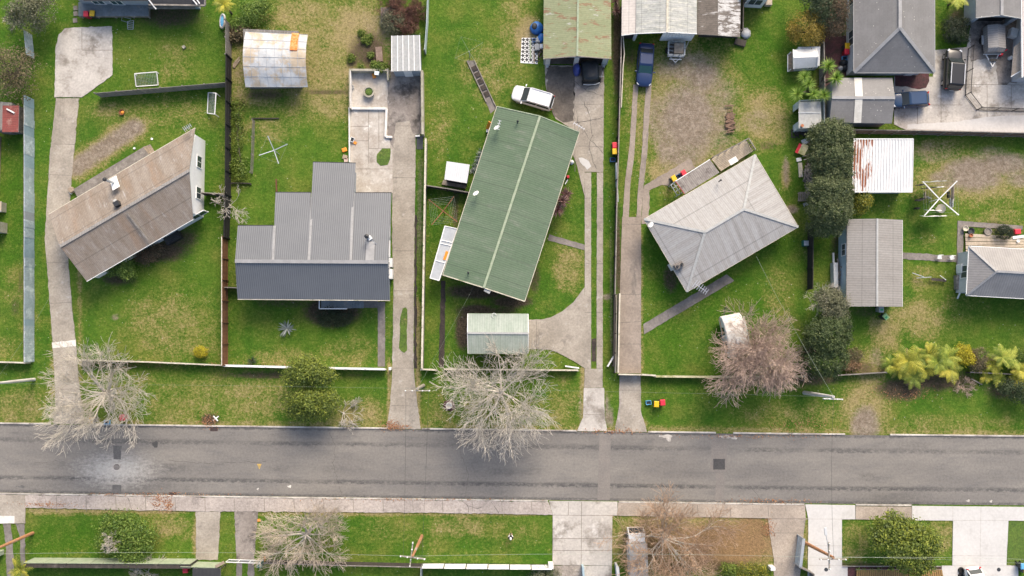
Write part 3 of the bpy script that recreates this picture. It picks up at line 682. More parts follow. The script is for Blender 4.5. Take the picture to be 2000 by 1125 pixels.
# ---------------------------------------------------------------- footpath, drives, paths (sheets and slabs)
fb = [(-700, 980), (55, 991), (240, 996), (380, 998), (504, 999), (820, 1001), (1078, 1005)]
J = lambda xs, E, y2: [((x, lerp_e(E, x) + 5), (x + 1, y2)) for x in xs]
slab('footpath', [(-700, 957), (0, 966), (500, 972.5), (1071, 980), (1079, 1005)] + fb[-2::-1], 0.08, 'footpath', 0.05, J(range(110, 1060, 58), bot_e, 999), 1)
slab('footpath', [(1206.5, 981.5), (1572, 987), (1573, 1013), (1500, 1012), (1207, 1007)], 0.08, 'tan_concrete', 0.02, J(range(1278, 1570, 74), bot_e, 1009), 2)
slab('footpath', [(1671, 988.5), (1780, 989.5), (1780, 1016), (1671, 1014)], 0.08, 'tan_concrete', 0.02, (), 2)
slab('driveway', [(1072, 978), (1206, 979.5), (1206, 1007), (1196, 1007.5), (1195, 1104), (1079, 1103), (1079.5, 1005)], 0.06, 'pale_concrete', 0.012,
     [((1136, 980), (1135, 1103)), ((1079, 1006), (1206, 1007)), ((1080, 1052), (1195, 1052)), ((1080, 1075), (1195, 1075)), ((1110, 980), (1110, 1006))], 4)
slab('driveway', [(1138, 1104.5), (1195, 1104.5), (1194, 1160), (1138, 1160)], 0.05, 'pale_concrete', 0.012, (), 5)
slab('gravel_bed', [(1080, 1104), (1137.5, 1104), (1137.5, 1160), (1080, 1160)], 0.03, 'gravel', 0.03, (), 5)
slab('driveway', [(1500, 1012.5), (1573, 1013.5), (1567, 1060), (1559, 1170), (1511, 1170), (1511, 1090), (1503, 1040)], 0.05, 'tan_concrete', 0.03, [((1502, 1041), (1569, 1041))], 6)
slab('driveway', [(1572.5, 985), (1670, 986.5), (1670, 1014), (1644, 1014.5), (1644, 1105), (1655, 1106), (1655, 1170), (1577, 1170), (1578.5, 1014)], 0.065, 'white_concrete', 0.008,
     [((1573, 1013.5), (1670, 1014)), ((1578, 1066), (1644, 1066)), ((1578, 1104), (1655, 1105))], 7, jm='pale_joint')
slab('driveway', [(1781, 988), (2100, 991), (2100, 1018), (1969, 1016.5), (1965, 1104), (1988, 1105), (1988, 1170), (1838, 1170), (1839, 1105), (1859.5, 1105), (1861, 1016.5), (1781, 1016)], 0.065, 'white_concrete', 0.008,
     [((1861, 1016.5), (1969, 1016.5)), ((1916, 990), (1914, 1104)), ((1860, 1085), (1965, 1086)), ((1839, 1105), (1988, 1105)), ((1861, 990), (1861, 1016))], 8, jm='pale_joint')
slab('driveway', [(-60, 964), (50, 967.5), (50, 1022), (-60, 1022)], 0.085, 'concrete', 0.03, (), 9)
patch('road_marking', [(-20, 1007), (29, 1007.5), (29, 1022), (-20, 1022)], 'chalk_white', 0.09)
slab('driveway', [(6, 1023), (21, 1023), (25, 1060), (29, 1160), (15, 1160), (11, 1060)], 0.03, 'path', 0.06, (), 10)
slab('driveway', [(31, 1023), (48, 1023), (50, 1160), (42, 1160), (39, 1050)], 0.03, 'path', 0.06, (), 11)
slab('driveway', [(383, 998.5), (430, 998.5), (426, 1093), (383, 1093)], 0.05, 'concrete', 0.05, (), 12)
slab('driveway', [(458, 998.5), (504, 999), (496, 1098), (462, 1098)], 0.05, 'stained_concrete', 0.05, (), 13)
slab('driveway', [(462, 1099), (473, 1099), (473, 1160), (462, 1160)], 0.03, 'path', 0.05, (), 14)
slab('driveway', [(484, 1099), (496, 1099), (496, 1160), (484, 1160)], 0.03, 'path', 0.05, (), 15)
# left driveway and parking pad
slab('parking_pad', [(127, 56), (165, 53), (219, 52), (220, 147), (160, 190), (107, 190), (109, 95), (115, 68)], 0.05, 'pale_concrete', 0.05, [((160, 55), (160, 98)), ((160, 98), (220, 98))], 16)
slab('driveway', [(110, 192), (155, 192), (150, 240), (146, 290), (138, 372), (134, 430), (134, 510), (141, 600), (148, 664), (154, 745), (161, 800), (166, 828.5), (104, 827.5), (109, 800), (106, 720), (101, 640), (92, 520), (88, 470), (91, 410), (98, 300)], 0.045, 'concrete', 0.04,
     [((104, 281), (146, 282)), ((97, 341), (140, 343)), ((88, 445), (120, 446)), ((90, 513), (134, 513)), ((95, 593), (141, 590)), ((107, 760), (156, 760))], 17)
patch('road_marking', [(102, 669), (148, 664), (148.5, 676), (103, 680)], 'chalk_white', 0.052, 0.04)
# second driveway, yard and patio
slab('yard', [(684, 137), (767, 137), (767, 213), (757, 213), (755, 266), (762, 268), (762, 291), (767, 291), (767, 377), (694, 377), (694, 320), (684, 320)], 0.047, 'patio', 0.03,
     [((720, 213), (720, 320)), ((685, 247), (720, 247)), ((685, 275), (720, 275)), ((740, 213), (740, 290)), ((720, 290), (762, 290)), ((695, 330), (767, 330))], 19)
slab('yard', [(685, 138), (753, 138), (753, 210), (686, 211)], 0.046, 'stained_concrete', 0.04, (), 20)
slab('driveway', [(755, 140), (824, 140), (823, 262), (812, 262), (812, 300), (810, 420), (809, 540), (808, 660), (808, 718), (812, 760), (822, 838), (755, 836.5), (762, 790), (764, 760), (766, 718), (767, 660), (768, 600), (769, 540), (766, 480), (766, 291), (755, 290)], 0.042, 'concrete', 0.04,
     [((767, 246), (812, 246)), ((767, 347), (811, 347)), ((768, 490), (810, 490)), ((768, 568), (809, 568)), ((767, 719), (808, 719)), ((764, 792), (816, 793))], 21)
slab('driveway', [(768, 141), (822, 141), (822, 262), (806, 262), (800, 236), (774, 240), (768, 290), (757, 262), (757, 142)], 0.05, 'stained_concrete', 0.08, (), 22)
slab('lawn_island', [(786, 602), (792, 600), (796, 604), (795, 660), (795, 684), (790, 689), (784, 686), (780, 680), (782, 620)], 0.06, 'turf', 0.06, (), 23)
slab('lawn_island', [(737, 300), (746, 292), (762, 291), (763, 312), (757, 322), (745, 324), (736, 316)], 0.07, 'turf', 0.10, (), 24)
slab('soil_strip', [(809.5, 420), (814, 420), (814, 720), (809, 720)], 0.012, 'soil', 0.08, (), 25)
slab('path', [(738, 590), (752, 590), (752, 716), (738, 716)], 0.03, 'path', 0.03, (), 26)
slab('path', [(640, 587), (738, 587), (738, 601), (690, 601), (640, 598)], 0.03, 'path', 0.03, (), 27)
slab('soil_strip', [(861, 548), (870, 548), (869, 640), (867, 717), (857, 717), (859, 640)], 0.014, 'soil', 0.05, (), 28)
slab('dirt_patch', [(912, 118), (925, 118), (969, 212), (958, 222), (948, 196)], 0.014, 'path', 0.06, (), 29)
# third drive
J3 = lambda x0, x1: [((x0, y), (x1, y)) for y in (388, 515, 610, 676)]
slab('driveway', [(1064, 128), (1180, 128), (1179, 240), (1178, 336), (1142, 336), (1142, 385), (1126, 320), (1118, 300), (1130, 260), (1085, 232), (1066, 170)], 0.045, 'concrete', 0.03, [((1122, 130), (1123, 335)), ((1125, 205), (1179, 203)), ((1123, 285), (1178, 287))], 30)
slab('driveway', [(1142, 337), (1154.5, 337), (1154.5, 720), (1142, 720)], 0.045, 'concrete', 0.02, J3(1142, 1154), 30)
slab('driveway', [(1142, 720.5), (1177, 720.5), (1177, 757), (1141, 757)], 0.045, 'concrete', 0.02, (), 30)
slab('driveway', [(1166, 337), (1178, 337), (1177, 720), (1165, 720)], 0.045, 'concrete', 0.02, J3(1166, 1178), 31)
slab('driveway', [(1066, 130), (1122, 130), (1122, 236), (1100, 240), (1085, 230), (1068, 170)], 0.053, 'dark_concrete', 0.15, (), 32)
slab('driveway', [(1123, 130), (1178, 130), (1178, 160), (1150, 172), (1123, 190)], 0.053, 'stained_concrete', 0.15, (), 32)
slab('driveway', [(1140.5, 757.5), (1180, 757.5), (1181, 815), (1186, 842), (1127, 842), (1139, 815)], 0.05, 'pale_concrete', 0.03, [((1141, 810), (1181, 810))], 33)
slab('soil_strip', [(1156, 662), (1164, 660), (1164, 706), (1155.5, 706)], 0.014, 'soil', 0.05, (), 34)
slab('driveway', [(1033, 624), (1055, 624), (1075, 620), (1098, 608), (1120, 590), (1133, 572), (1142, 561), (1142, 719), (1125, 708), (1100, 694), (1075, 683), (1033, 681)], 0.05, 'concrete', 0.02,
     [((1048, 624), (1048, 681))], 35)
slab('path', [(1073, 458), (1142, 478), (1141, 489), (1070, 469)], 0.03, 'path', 0.03, (), 36)
slab('puddle_stain', [(1130, 308), (1138, 307), (1150, 314), (1155, 325), (1147, 331), (1138, 322), (1131, 316)], 0.054, 'white_concrete', 0.12, (), 37)
# fourth drive: wheel tracks and slab
slab('driveway', [(1237, 165), (1247, 165), (1244, 215), (1239, 300), (1231, 360), (1228, 424), (1216, 424), (1221, 350), (1229, 290), (1234, 215)], 0.03, 'brown_drive', 0.03, (), 38)
slab('driveway', [(1262, 165), (1273, 165), (1269, 215), (1264, 300), (1257, 360), (1252, 424), (1243, 424), (1246, 370), (1254, 290), (1258, 215)], 0.03, 'brown_drive', 0.03, (), 39)
slab('driveway', [(1215, 424), (1252, 424), (1252, 560), (1252, 729), (1209, 729), (1211, 560)], 0.04, 'brown_drive', 0.02, [((1215, 438), (1252, 438)), ((1212, 575), (1252, 575)), ((1211, 630), (1252, 628)), ((1210, 672), (1252, 672))], 40)
slab('driveway', [(1210, 732), (1251, 732), (1252, 805), (1264, 843.5), (1200, 843.5), (1209, 795)], 0.045, 'concrete', 0.03, [((1209, 762), (1251, 762))], 41)
slab('path', [(1256.5, 633), (1419, 536), (1434, 548), (1257.5, 653)], 0.03, 'path', 0.03, [((1302, 607), (1308, 622)), ((1345, 582), (1354, 595)), ((1382, 560), (1391, 574))], 42)
slab('path', [(1257, 363), (1347, 310), (1358, 327), (1313, 352), (1305, 362), (1292, 361), (1268, 372), (1268, 438), (1253.5, 438), (1254, 400)], 0.028, 'brown_drive', 0.06, (), 43)
# top right yard
slab('yard', [(1746, 150), (1822, 150), (1825, 98), (1888, 92), (1898, 38), (1992, 38), (1994, 160), (2100, 165), (2100, 264), (1770, 254), (1746, 243)], 0.04, 'pale_concrete', 0.02,
     [((1792, 178), (1792, 250)), ((1746, 205), (1880, 205)), ((1838, 150), (1838, 250)), ((1928, 165), (1928, 258)), ((1880, 165), (2000, 166)), ((1975, 165), (1975, 212)), ((1888, 110), (1975, 110))], 44)
slab('yard', [(1894, 42), (1946, 38), (1992, 38), (1990, 110), (1986, 163), (1948, 166), (1944, 112), (1915, 116), (1896, 120)], 0.046, 'stained_concrete', 0.12, (), 45)
slab('yard', [(1772, 243), (1870, 238), (1930, 228), (2100, 220), (2100, 262), (1772, 252)], 0.047, 'white_concrete', 0.05, (), 46)
slab('garden_bed', [(1748, 143), (1814, 143), (1815, 158), (1808, 171), (1795, 175), (1775, 170), (1748, 168)], 0.055, 'red_mulch', 0.05, (), 47)
slab('garden_bed', [(1612, 70), (1660, 70), (1655, 148), (1640, 155), (1612, 200)], 0.012, 'red_mulch', 0.05, (), 48)
# right house path
slab('path', [(1870, 431), (1998, 441), (1996, 449), (1882, 442), (1880, 500), (1878, 520), (1868, 518)], 0.05, 'path', 0.02, (), 49)
slab('path', [(1762, 493), (1870, 500), (1869, 512), (1762, 506)], 0.03, 'path', 0.05, (), 50)
slab('garden_bed', [(1643, 1105.5), (1655.5, 1106), (1838, 1106), (1838, 1130), (1655.5, 1130)], 0.03, 'red_mulch', 0.03, (), 51)
slab('lawn_island', [(1970, 1018), (2100, 1019), (2100, 1105), (1967, 1104)], 0.02, 'turf', 0.02, (), 52)
# ---------------------------------------------------------------- buildings
def W(p): return G(p[0], p[1], p[2])
def roof_part(parent, faces, m, thick=0.09, name='roof', under='flashing'):
    """faces: lists of (px, py, z); one sheet roof of real thickness"""
    mb = MB(); keys = {}
    key = lambda p: (round(p.x, 3), round(p.y, 3), round(p.z, 3))
    cnt = {}
    FS = []
    for F in faces:
        P = [W(p) if len(p) == 3 and not isinstance(p, Vector) else p for p in F]
        n = (P[1] - P[0]).cross(P[2] - P[0])
        if n.z < 0: P = P[::-1]
        FS.append(P)
        for i in range(len(P)):
            a, b = key(P[i]), key(P[(i + 1) % len(P)])
            cnt[frozenset((a, b))] = cnt.get(frozenset((a, b)), 0) + 1
    d = Vector((0, 0, thick))
    for P in FS:
        mb.face(P, 0); mb.face([p - d for p in P[::-1]], 1)
        for i in range(len(P)):
            p, q = P[i], P[(i + 1) % len(P)]
            if cnt[frozenset((key(p), key(q)))] == 1: mb.face([q, p, p - d, q - d], 1)
    return mb.build(name, [m, under], parent)
def strip(parent, name, pts, m, w=0.22, h=0.05, dz=0.03):
    mb = MB()
    P = [W(p) if not isinstance(p, Vector) else p for p in pts]
    for a, b in zip(P[:-1], P[1:]): mb.beam(a + Vector((0, 0, dz)), b + Vector((0, 0, dz)), w, h)
    return mb.build(name, m, parent)
def gutter(parent, runs, m='white_paint', w=0.12, h=0.12, out=None):
    for P in runs:
        strip(parent, 'gutter', P, m, w, h, -0.07)
def walls(parent, foot, zt, m, name='wall', gables=(), z0=0.0):
    mb = MB(); mb.prism([tuple(p) for p in foot], z0, zt)
    for tri in gables:
        a, b, c = tri
        n = (b - a).cross(Vector((0, 0, 1))).normalized() * 0.05
        mb.loft([[a - n, b - n, c - n], [a + n, b + n, c + n]])
    return mb.build(name, m, parent)
def window(parent, a, b, s, w, z0, z1, frame='white_paint', glass='pane_grey', name='window'):
    """window on the wall from a to b (xy), centred s metres along, outside on the right of a->b"""
    a = Vector((a[0], a[1])); b = Vector((b[0], b[1])); e = (b - a).normalized(); n = Vector((e.y, -e.x))
    c = a + e * s
    ang = math.atan2(e.y, e.x)
    fm = MB(); t = 0.07
    for (du, zz, ww, hh) in ((-w/2 + t/2, z0, t, z1 - z0), (w/2 - t/2, z0, t, z1 - z0), (0, z0 - 0.05, w + 0.1, 0.06), (0, z1, w, t), (0, z0, 0.05, z1 - z0)):
        q = c + e * du + n * 0.035; fm.box((q.x, q.y, zz), ww, 0.09, hh, ang)
    f = fm.build(name, frame, parent)
    g = MB(); q = c + n * 0.02; g.box((q.x, q.y, z0), w - t, 0.05, z1 - z0, ang); g.build('pane', glass, f)
    return f
def auto_windows(parent, foot, zt, spacing=3.0, z0=0.95, z1=2.05, skip=(), wd=1.4, frame='white_paint', door=None):
    n = len(foot)
    A = sum(foot[i][0] * foot[(i + 1) % n][1] - foot[(i + 1) % n][0] * foot[i][1] for i in range(n))
    P = list(foot) if A > 0 else list(foot)[::-1]
    for i in range(n):
        if i in skip: continue
        a, b = P[i], P[(i + 1) % n]; L = (Vector(b) - Vector(a)).length
        k = int(L / spacing)
        for j in range(k):
            s = L * (j + 0.5) / k
            if door is not None and (i, j) == door: door_on(parent, a, b, s)
            else: window(parent, a, b, s, min(wd, L * 0.5), z0, z1, frame)
def door_on(parent, a, b, s, m='white_paint', w=0.85, h=2.0, name='door', z0=0.02):
    a = Vector((a[0], a[1])); b = Vector((b[0], b[1])); e = (b - a).normalized(); n = Vector((e.y, -e.x)); c = a + e * s
    ang = math.atan2(e.y, e.x)
    mb = MB(); q = c + n * 0.03; mb.box((q.x, q.y, z0), w, 0.07, h, ang); d = mb.build(name, m, parent)
    mb = MB(); q = c + e * (w * 0.38) + n * 0.09; mb.box((q.x, q.y, z0 + h * 0.48), 0.12, 0.05, 0.04, ang); mb.build('handle', 'steel', d)
    return d
def flue(parent, px, z0, h, r=0.11, m='galv', cap='dark_metal', name='chimney', base=None):
    c = G2(px, z0)
    mb = MB(); mb.lathe((c.x, c.y, z0 - 0.25), [(r, 0), (r, h + 0.25)], 12); o = mb.build(name, m, parent, smooth=False)
    mb = MB(); mb.lathe((c.x, c.y, z0 + h + 0.01), [(r * 1.5, 0), (r * 1.7, 0.1), (r * 1.2, 0.2), (0.02, 0.24)], 12); mb.build('cap', cap, o)
    return o
def dish(parent, px, z, r=0.32, az=0.0, mast=0.5, name='satellite_dish'):
    c = G2(px, z)
    mb = MB(); mb.beam((c.x, c.y, z - mast), (c.x, c.y, z + 0.1), 0.05); mb.beam((c.x, c.y, z), (c.x + 0.35 * math.cos(az), c.y + 0.35 * math.sin(az), z + 0.25), 0.035)
    o = mb.build(name, 'galv', parent)
    k = MB(); rings = []
    ax = Vector((math.cos(az), math.sin(az), 0.9)).normalized(); u = Vector((-math.sin(az), math.cos(az), 0)); w = ax.cross(u)
    for (q, d) in ((0.02, 0), (r * 0.5, 0.03), (r, 0.11)):
        rings.append([c + Vector((0, 0, 0.12)) + ax * d + (u * math.cos(t) + w * math.sin(t)) * q for t in [2 * math.pi * i / 16 for i in range(16)]])
    k.loft(rings); k.build('reflector', 'white_paint', o)
    return o
def tv_antenna(parent, px, z, ln=1.3, az=0.0, mast=1.0, n=7, el=0.75, name='antenna'):
    c = G2(px, z); d = Vector((math.cos(az), math.sin(az), 0)); s = Vector((-d.y, d.x, 0))
    mb = MB(); mb.beam((c.x, c.y, z - mast), c, 0.045); mb.beam(c - d * ln/2, c + d * ln/2, 0.05)
    for i in range(n):
        q = c + d * (ln * (i / (n - 1) - 0.5)); L = el * (1 - 0.35 * i / n)
        mb.beam(q - s * L/2, q + s * L/2, 0.045)
    return mb.build(name, 'steel', parent)
def eave_foot(pts, ez, ov):
    return poly_offset([G(p[0], p[1], ez)[:2] for p in pts], ov)

# --- brown roofed weatherboard house (left)
EZ, RZ = 2.9, 4.5
NW, NE, SE, SW, RW, RE = (95, 419, EZ), (381, 250, EZ), (377, 428, EZ), (169, 549, EZ), (117, 481.5, RZ), (369.5, 333, RZ)
h1 = thing('house', 'white weatherboard house with streaky brown gabled roof set at an angle by the left driveway', 'house', G(240, 410))
roof_part(h1, [[NW, NE, RE, RW], [RW, RE, SE, SW]], 'roof_brown')
strip(h1, 'ridge_cap', [RW, RE], 'roof_grey', 0.3)
gutter(h1, [[NW, NE]], 'cream_rail'); gutter(h1, [[SW, SE]], 'white_paint')
foot = eave_foot([NW, NE, SE, SW], EZ, [0.55, 0.03, 0.55, 0.05])
ga = lambda a, b, r, z: (Vector((*a, z)), Vector((*b, z)), Vector((*((Vector(a) + Vector(b)) / 2), r)))
walls(h1, foot, EZ - 0.05, 'weatherboard', gables=[ga(foot[1], foot[2], RZ - 0.15, EZ - 0.06), ga(foot[3], foot[0], RZ - 0.15, EZ - 0.06)])
e = foot[2] - foot[1]
window(h1, foot[2], foot[1], e.length * 0.28, 1.3, 1.0, 2.2); window(h1, foot[2], foot[1], e.length * 0.68, 1.3, 1.0, 2.2)
for s in (2.5, 6.0, 9.5, 13.0): window(h1, foot[3], foot[2], s, 1.6, 0.95, 2.1)
for s in (3.0, 12.5): window(h1, foot[1], foot[0], s, 1.4, 0.95, 2.1)
door_on(h1, foot[1], foot[0], 7.5)
mb = MB(); q = [(213.5, 350), (227, 343), (234, 364), (220, 372)]
zz = lambda t: EZ + (RZ - EZ) * t + 0.03
mb.loft([[G(213.5, 350, zz(.42)), G(227, 342.5, zz(.42)), G(234, 364, zz(.80)), G(220, 372, zz(.80))], [G(213.5, 350, zz(.42) + .04), G(227, 342.5, zz(.42) + .04), G(234, 364, zz(.80) + .04), G(220, 372, zz(.80) + .04)]])
mb.build('flue_flashing', 'white_paint', h1)
fl = flue(h1, (222, 357), 3.9, 1.75, 0.13)
mb = MB(); c = G(231, 399, 4.25); mb.box((c.x, c.y, 4.0), 0.55, 0.5, 0.75, R(30)); ch = mb.build('vent_box', 'dark_metal', h1)
mb = MB(); mb.loft([[G(220, 391, zz(.74)), G(226, 388, zz(.74)), G(232, 396, zz(.9)), G(226, 400, zz(.9))], [G(220, 391, zz(.74) + .03), G(226, 388, zz(.74) + .03), G(232, 396, zz(.9) + .03), G(226, 400, zz(.9) + .03)]]); mb.build('flashing', 'pale_flashing', h1)
strip(h1, 'roof_pipe', [(248, 416, 4.42), (290, 470, 3.35)], 'grey_timber', 0.16, 0.06)
tv_antenna(h1, (366, 249), 3.9, 0.8, 0.6, 1.3, 5, 0.6)
mb = MB(); c = G(340, 463); mb.box((c.x, c.y, 0), 1.7, 1.2, 0.75, R(30)); mb.box((c.x + 0.05, c.y + 0.05, 0.75), 1.3, 0.85, 0.12, R(30)); mb.build('porch_step', 'dark_metal', h1)
# back deck of the brown house
dk = thing('deck', 'weathered grey brown timber deck along the back of the brown roofed house', 'deck', G(220, 335))
A_, B_, C_, D_ = G(147, 371), G(283, 289), G(300, 312), G(160, 396)
mb = MB()
for i in range(9):
    u0, u1 = i / 9 + 0.006, (i + 1) / 9 - 0.006
    mb.prism([A_.lerp(D_, u0)[:2], B_.lerp(C_, u0)[:2], B_.lerp(C_, u1)[:2], A_.lerp(D_, u1)[:2]], 0.38, 0.42)
mb.build('deck_boards', 'grey_timber', dk)
mb = MB()
for u in (0.05, 0.3, 0.55, 0.8, 0.97):
    for w in (0.1, 0.9):
        p = A_.lerp(B_, u).lerp(D_.lerp(C_, u), w); mb.box((p.x, p.y, -0.02), 0.12, 0.12, 0.39)
mb.build('posts', 'grey_timber', dk)
st = thing('steps', 'pale timber steps at the far end of the brown house deck', 'steps', G(292, 292))
mb = MB()
for i in range(3):
    a, b = G(284 + i * 4, 288 - i * 2.4), G(293 + i * 4, 303 - i * 2.4); mb.beam((a.x, a.y, 0.34 - 0.13 * i), (b.x, b.y, 0.34 - 0.13 * i), 0.26, 0.05)
mb.build('treads', 'timber', st)
mb = MB()
for (a, b) in (((284, 289), (293, 284)), ((293, 303), (302, 298))):
    p, q = G2(a), G2(b); mb.beam((p.x, p.y, 0.22), (q.x, q.y, 0.05), 0.06, 0.16)
mb.build('stringers', 'grey_timber', st)

# --- charcoal house with stepped roof
RZ = 4.6; SZ = 2.95; Z1, Z2, Z3 = 3.75, 2.95, 2.3
ridge = [(459, 510, RZ), (533, 510.3, RZ), (603, 510.8, RZ), (685, 511.2, RZ), (758, 511.8, RZ)]
h2 = thing('house', 'house with a stepped grey and dark blue ribbed metal roof and a narrow steel flue', 'house', G(600, 480))
roof_part(h2, [
    [(464.5, 441, Z1), (533, 441, Z1), ridge[1], ridge[0]],
    [(538, 376, Z2), (607, 376.5, Z2), ridge[2], ridge[1]],
    [(611.5, 317, Z3), (694.5, 319, Z3), ridge[3], ridge[2]],
    [(693, 377, Z2), (764.5, 377, Z2), ridge[4], ridge[3]],
    [ridge[0], ridge[1], (538, 584.2, SZ), (464, 583.5, SZ)], [ridge[1], ridge[2], (608, 584.8, SZ), (538, 584.2, SZ)], [ridge[2], ridge[3], (690, 585.4, SZ), (608, 584.8, SZ)], [ridge[3], ridge[4], (761.5, 586, SZ), (690, 585.4, SZ)]], 'roof_charcoal')
strip(h2, 'ridge_cap', [ridge[0], ridge[4]], 'flashing', 0.36)
gutter(h2, [[(464, 584.3, SZ), (761.5, 586.8, SZ)]], 'cream_rail', 0.1, 0.1)
gutter(h2, [[(464.5, 440.5, Z1), (533, 440.5, Z1)], [(538, 375.5, Z2), (607, 376, Z2)], [(611.5, 316.5, Z3), (694.5, 318.5, Z3)], [(693, 376.5, Z2), (764.5, 376.5, Z2)]], 'dark_metal', 0.12, 0.1)
for xa, ya, za, xb in ((537.5, 441, Z1, 533), (612, 377, Z2, 603), (691, 377, Z2, 685)):
    strip(h2, 'flashing', [(xa - 1, ya, za), (xb, 509, RZ - 0.02)], 'flashing', 0.26, 0.03, 0.03)
foot = eave_foot([(464, 584, 0), (761.5, 586, 0), (764, 377, 0), (693, 377, 0), (694, 319, 0), (612, 317, 0), (610, 376, 0), (538, 376, 0), (536, 441, 0), (465, 441, 0)], 2.9, 0.45)
walls(h2, foot, [SZ - .08, SZ - .08, 2.7, 2.7, 2.15, 2.15, 2.7, 2.7, 3.1, 3.1], 'grey_wall')
for s in (1.8, 5.0, 12.5): window(h2, foot[0], foot[1], s, 1.7, 0.9, 2.1)
door_on(h2, foot[0], foot[1], 9.3)
for s in (3.0, 7.0): window(h2, foot[1], foot[2], s, 1.3, 0.95, 2.1)
mb = MB(); c = G(722, 465, 4.2); mb.box((c.x, c.y, 3.6), 0.42, 0.42, 0.7, R(40)); chm = mb.build('chimney', 'white_paint', h2)
flz = G(720, 464, 4.3); mb = MB(); mb.lathe((flz.x, flz.y, 4.3), [(0.13, 0), (0.13, 1.0)], 12); mb.build('flue', 'galv', chm)
mb = MB(); mb.lathe((flz.x, flz.y, 5.31), [(0.2, 0), (0.24, 0.12), (0.03, 0.26)], 12); mb.build('cap', 'dark_metal', chm)
mb = MB()
for q in ((712.5, 478), (737, 478)):
    p = G(q[0], q[1], 4.12); mb.beam((flz.x, flz.y, 5.0), p, 0.03)
mb.build('stay', 'steel', h2)
strip(h2, 'flashing', [(724, 472, 4.14), (722, 509, 4.58)], 'flashing', 0.85, 0.03, 0.04)
for (px, py, sx_, sy_, sz_, nm) in ((763.5, 514, .5, .95, .9, 'hot_water_unit'), (764, 536, .5, 1.05, .85, 'heat_pump')):
    c = G(px, py); mb = MB(); mb.box((c.x, c.y, 0.05), sx_, sy_, sz_); mb.build(nm, 'white_paint', h2, bev=0.03)
mb = MB(); p, q = G(761, 470, 2.2), G(761, 502, 2.2); mb.beam(p, q, 0.12, 0.3); mb.build('awning', 'white_paint', h2)
# front porch of the charcoal house
c0, c1 = G(629, 604), G(690, 588); mb = MB()
mb.box(((c0.x + c1.x) / 2, (c0.y + c1.y) / 2 + 0.6, 0), c1.x - c0.x, 1.9, 0.42); pf = mb.build('porch', 'bluegrey_timber', h2)
mb = MB(); y0 = c0.y + 0.02
for (xa, xb) in ((c0.x, c0.x + 1.4), (c0.x + 1.4, c0.x + 2.9)):
    mb.beam((xa, y0, 1.25), (xb, y0, 1.25), 0.1, 0.06)
mb.beam((c0.x, y0, 1.25), (c0.x, y0 + 1.1, 1.25), 0.1, 0.06)
for i in range(9): mb.beam((c0.x + i * 0.35, y0, 0.42), (c0.x + i * 0.35, y0, 1.25), 0.05)
mb.build('handrail', 'white_paint', pf)
mb = MB()
for i in range(4): mb.box((c1.x + 0.15 + i * 0.28, c1.y - 0.1, 0), 0.28, 1.3, 0.36 - i * 0.09)
mb.build('step', 'bluegrey_timber', pf)

# --- green house
EZ, RZ = 2.7, 3.95
NW, NE, SE, SW, RN, RS = (970.7, 208, EZ), (1131.5, 258, EZ), (1024.5, 588.5, EZ), (865, 537, EZ), (1054.7, 226.7, RZ), (945, 562, RZ)
h3 = thing('house', 'long house with faded green gabled iron roof and two white dishes', 'house', G(995, 400))
roof_part(h3, [[NW, RN, RS, SW], [RN, NE, SE, RS]], 'roof_green')
strip(h3, 'ridge_cap', [RN, RS], 'sage_flashing', 0.24, 0.05)
strip(h3, 'barge_board', [NW, RN], 'sage_flashing', 0.10, 0.16, -0.04); strip(h3, 'barge_board', [RN, NE], 'sage_flashing', 0.10, 0.16, -0.04)
strip(h3, 'barge_board', [SW, RS], 'cream_rail', 0.10, 0.16, -0.06); strip(h3, 'barge_board', [RS, SE], 'cream_rail', 0.10, 0.16, -0.06)
gutter(h3, [[NW, SW], [NE, SE]], 'cream_rail', 0.12, 0.1)
foot = eave_foot([NW, NE, SE, SW], EZ, [0.4, 0.5, 0.4, 0.5])
walls(h3, foot, EZ - 0.1, 'brick_wall', gables=[ga(foot[0], foot[1], RZ - 0.2, EZ - 0.12), ga(foot[2], foot[3], RZ - 0.2, EZ - 0.12)])
for s in (2.2, 5.6, 12.0, 15.4): window(h3, foot[2], foot[1], s, 1.5, 0.95, 2.1)
door_on(h3, foot[2], foot[1], 8.8)
for s in (2.4, 6.2): window(h3, foot[3], foot[2], s, 1.8, 0.9, 2.1)
for s in (3, 8, 13): window(h3, foot[0], foot[3], s, 1.4, 0.95, 2.1)
dish(h3, (971, 251), 3.7, 0.33, 2.2, 0.75); tv_antenna(h3, (974, 244), 4.3, 0.9, 1.3, 1.2, 4, 0.45)
dish(h3, (930.5, 379), 3.7, 0.33, 2.2, 0.75)
flue(h3, (1011, 239), 3.35, 0.45, 0.07, 'dark_metal', 'dark_metal', 'vent_pipe'); flue(h3, (915, 533), 3.35, 0.45, 0.07, 'dark_metal', 'dark_metal', 'vent_pipe')
tv_antenna(h3, (1131, 246), 4.2, 1.2, -0.55, 1.7, 5, 0.35)
strip(h3, 'flashing', [(947, 564, RZ - 0.2), (958, 570, RZ - 0.35)], 'pale_flashing', 0.5, 0.04, 0.03)
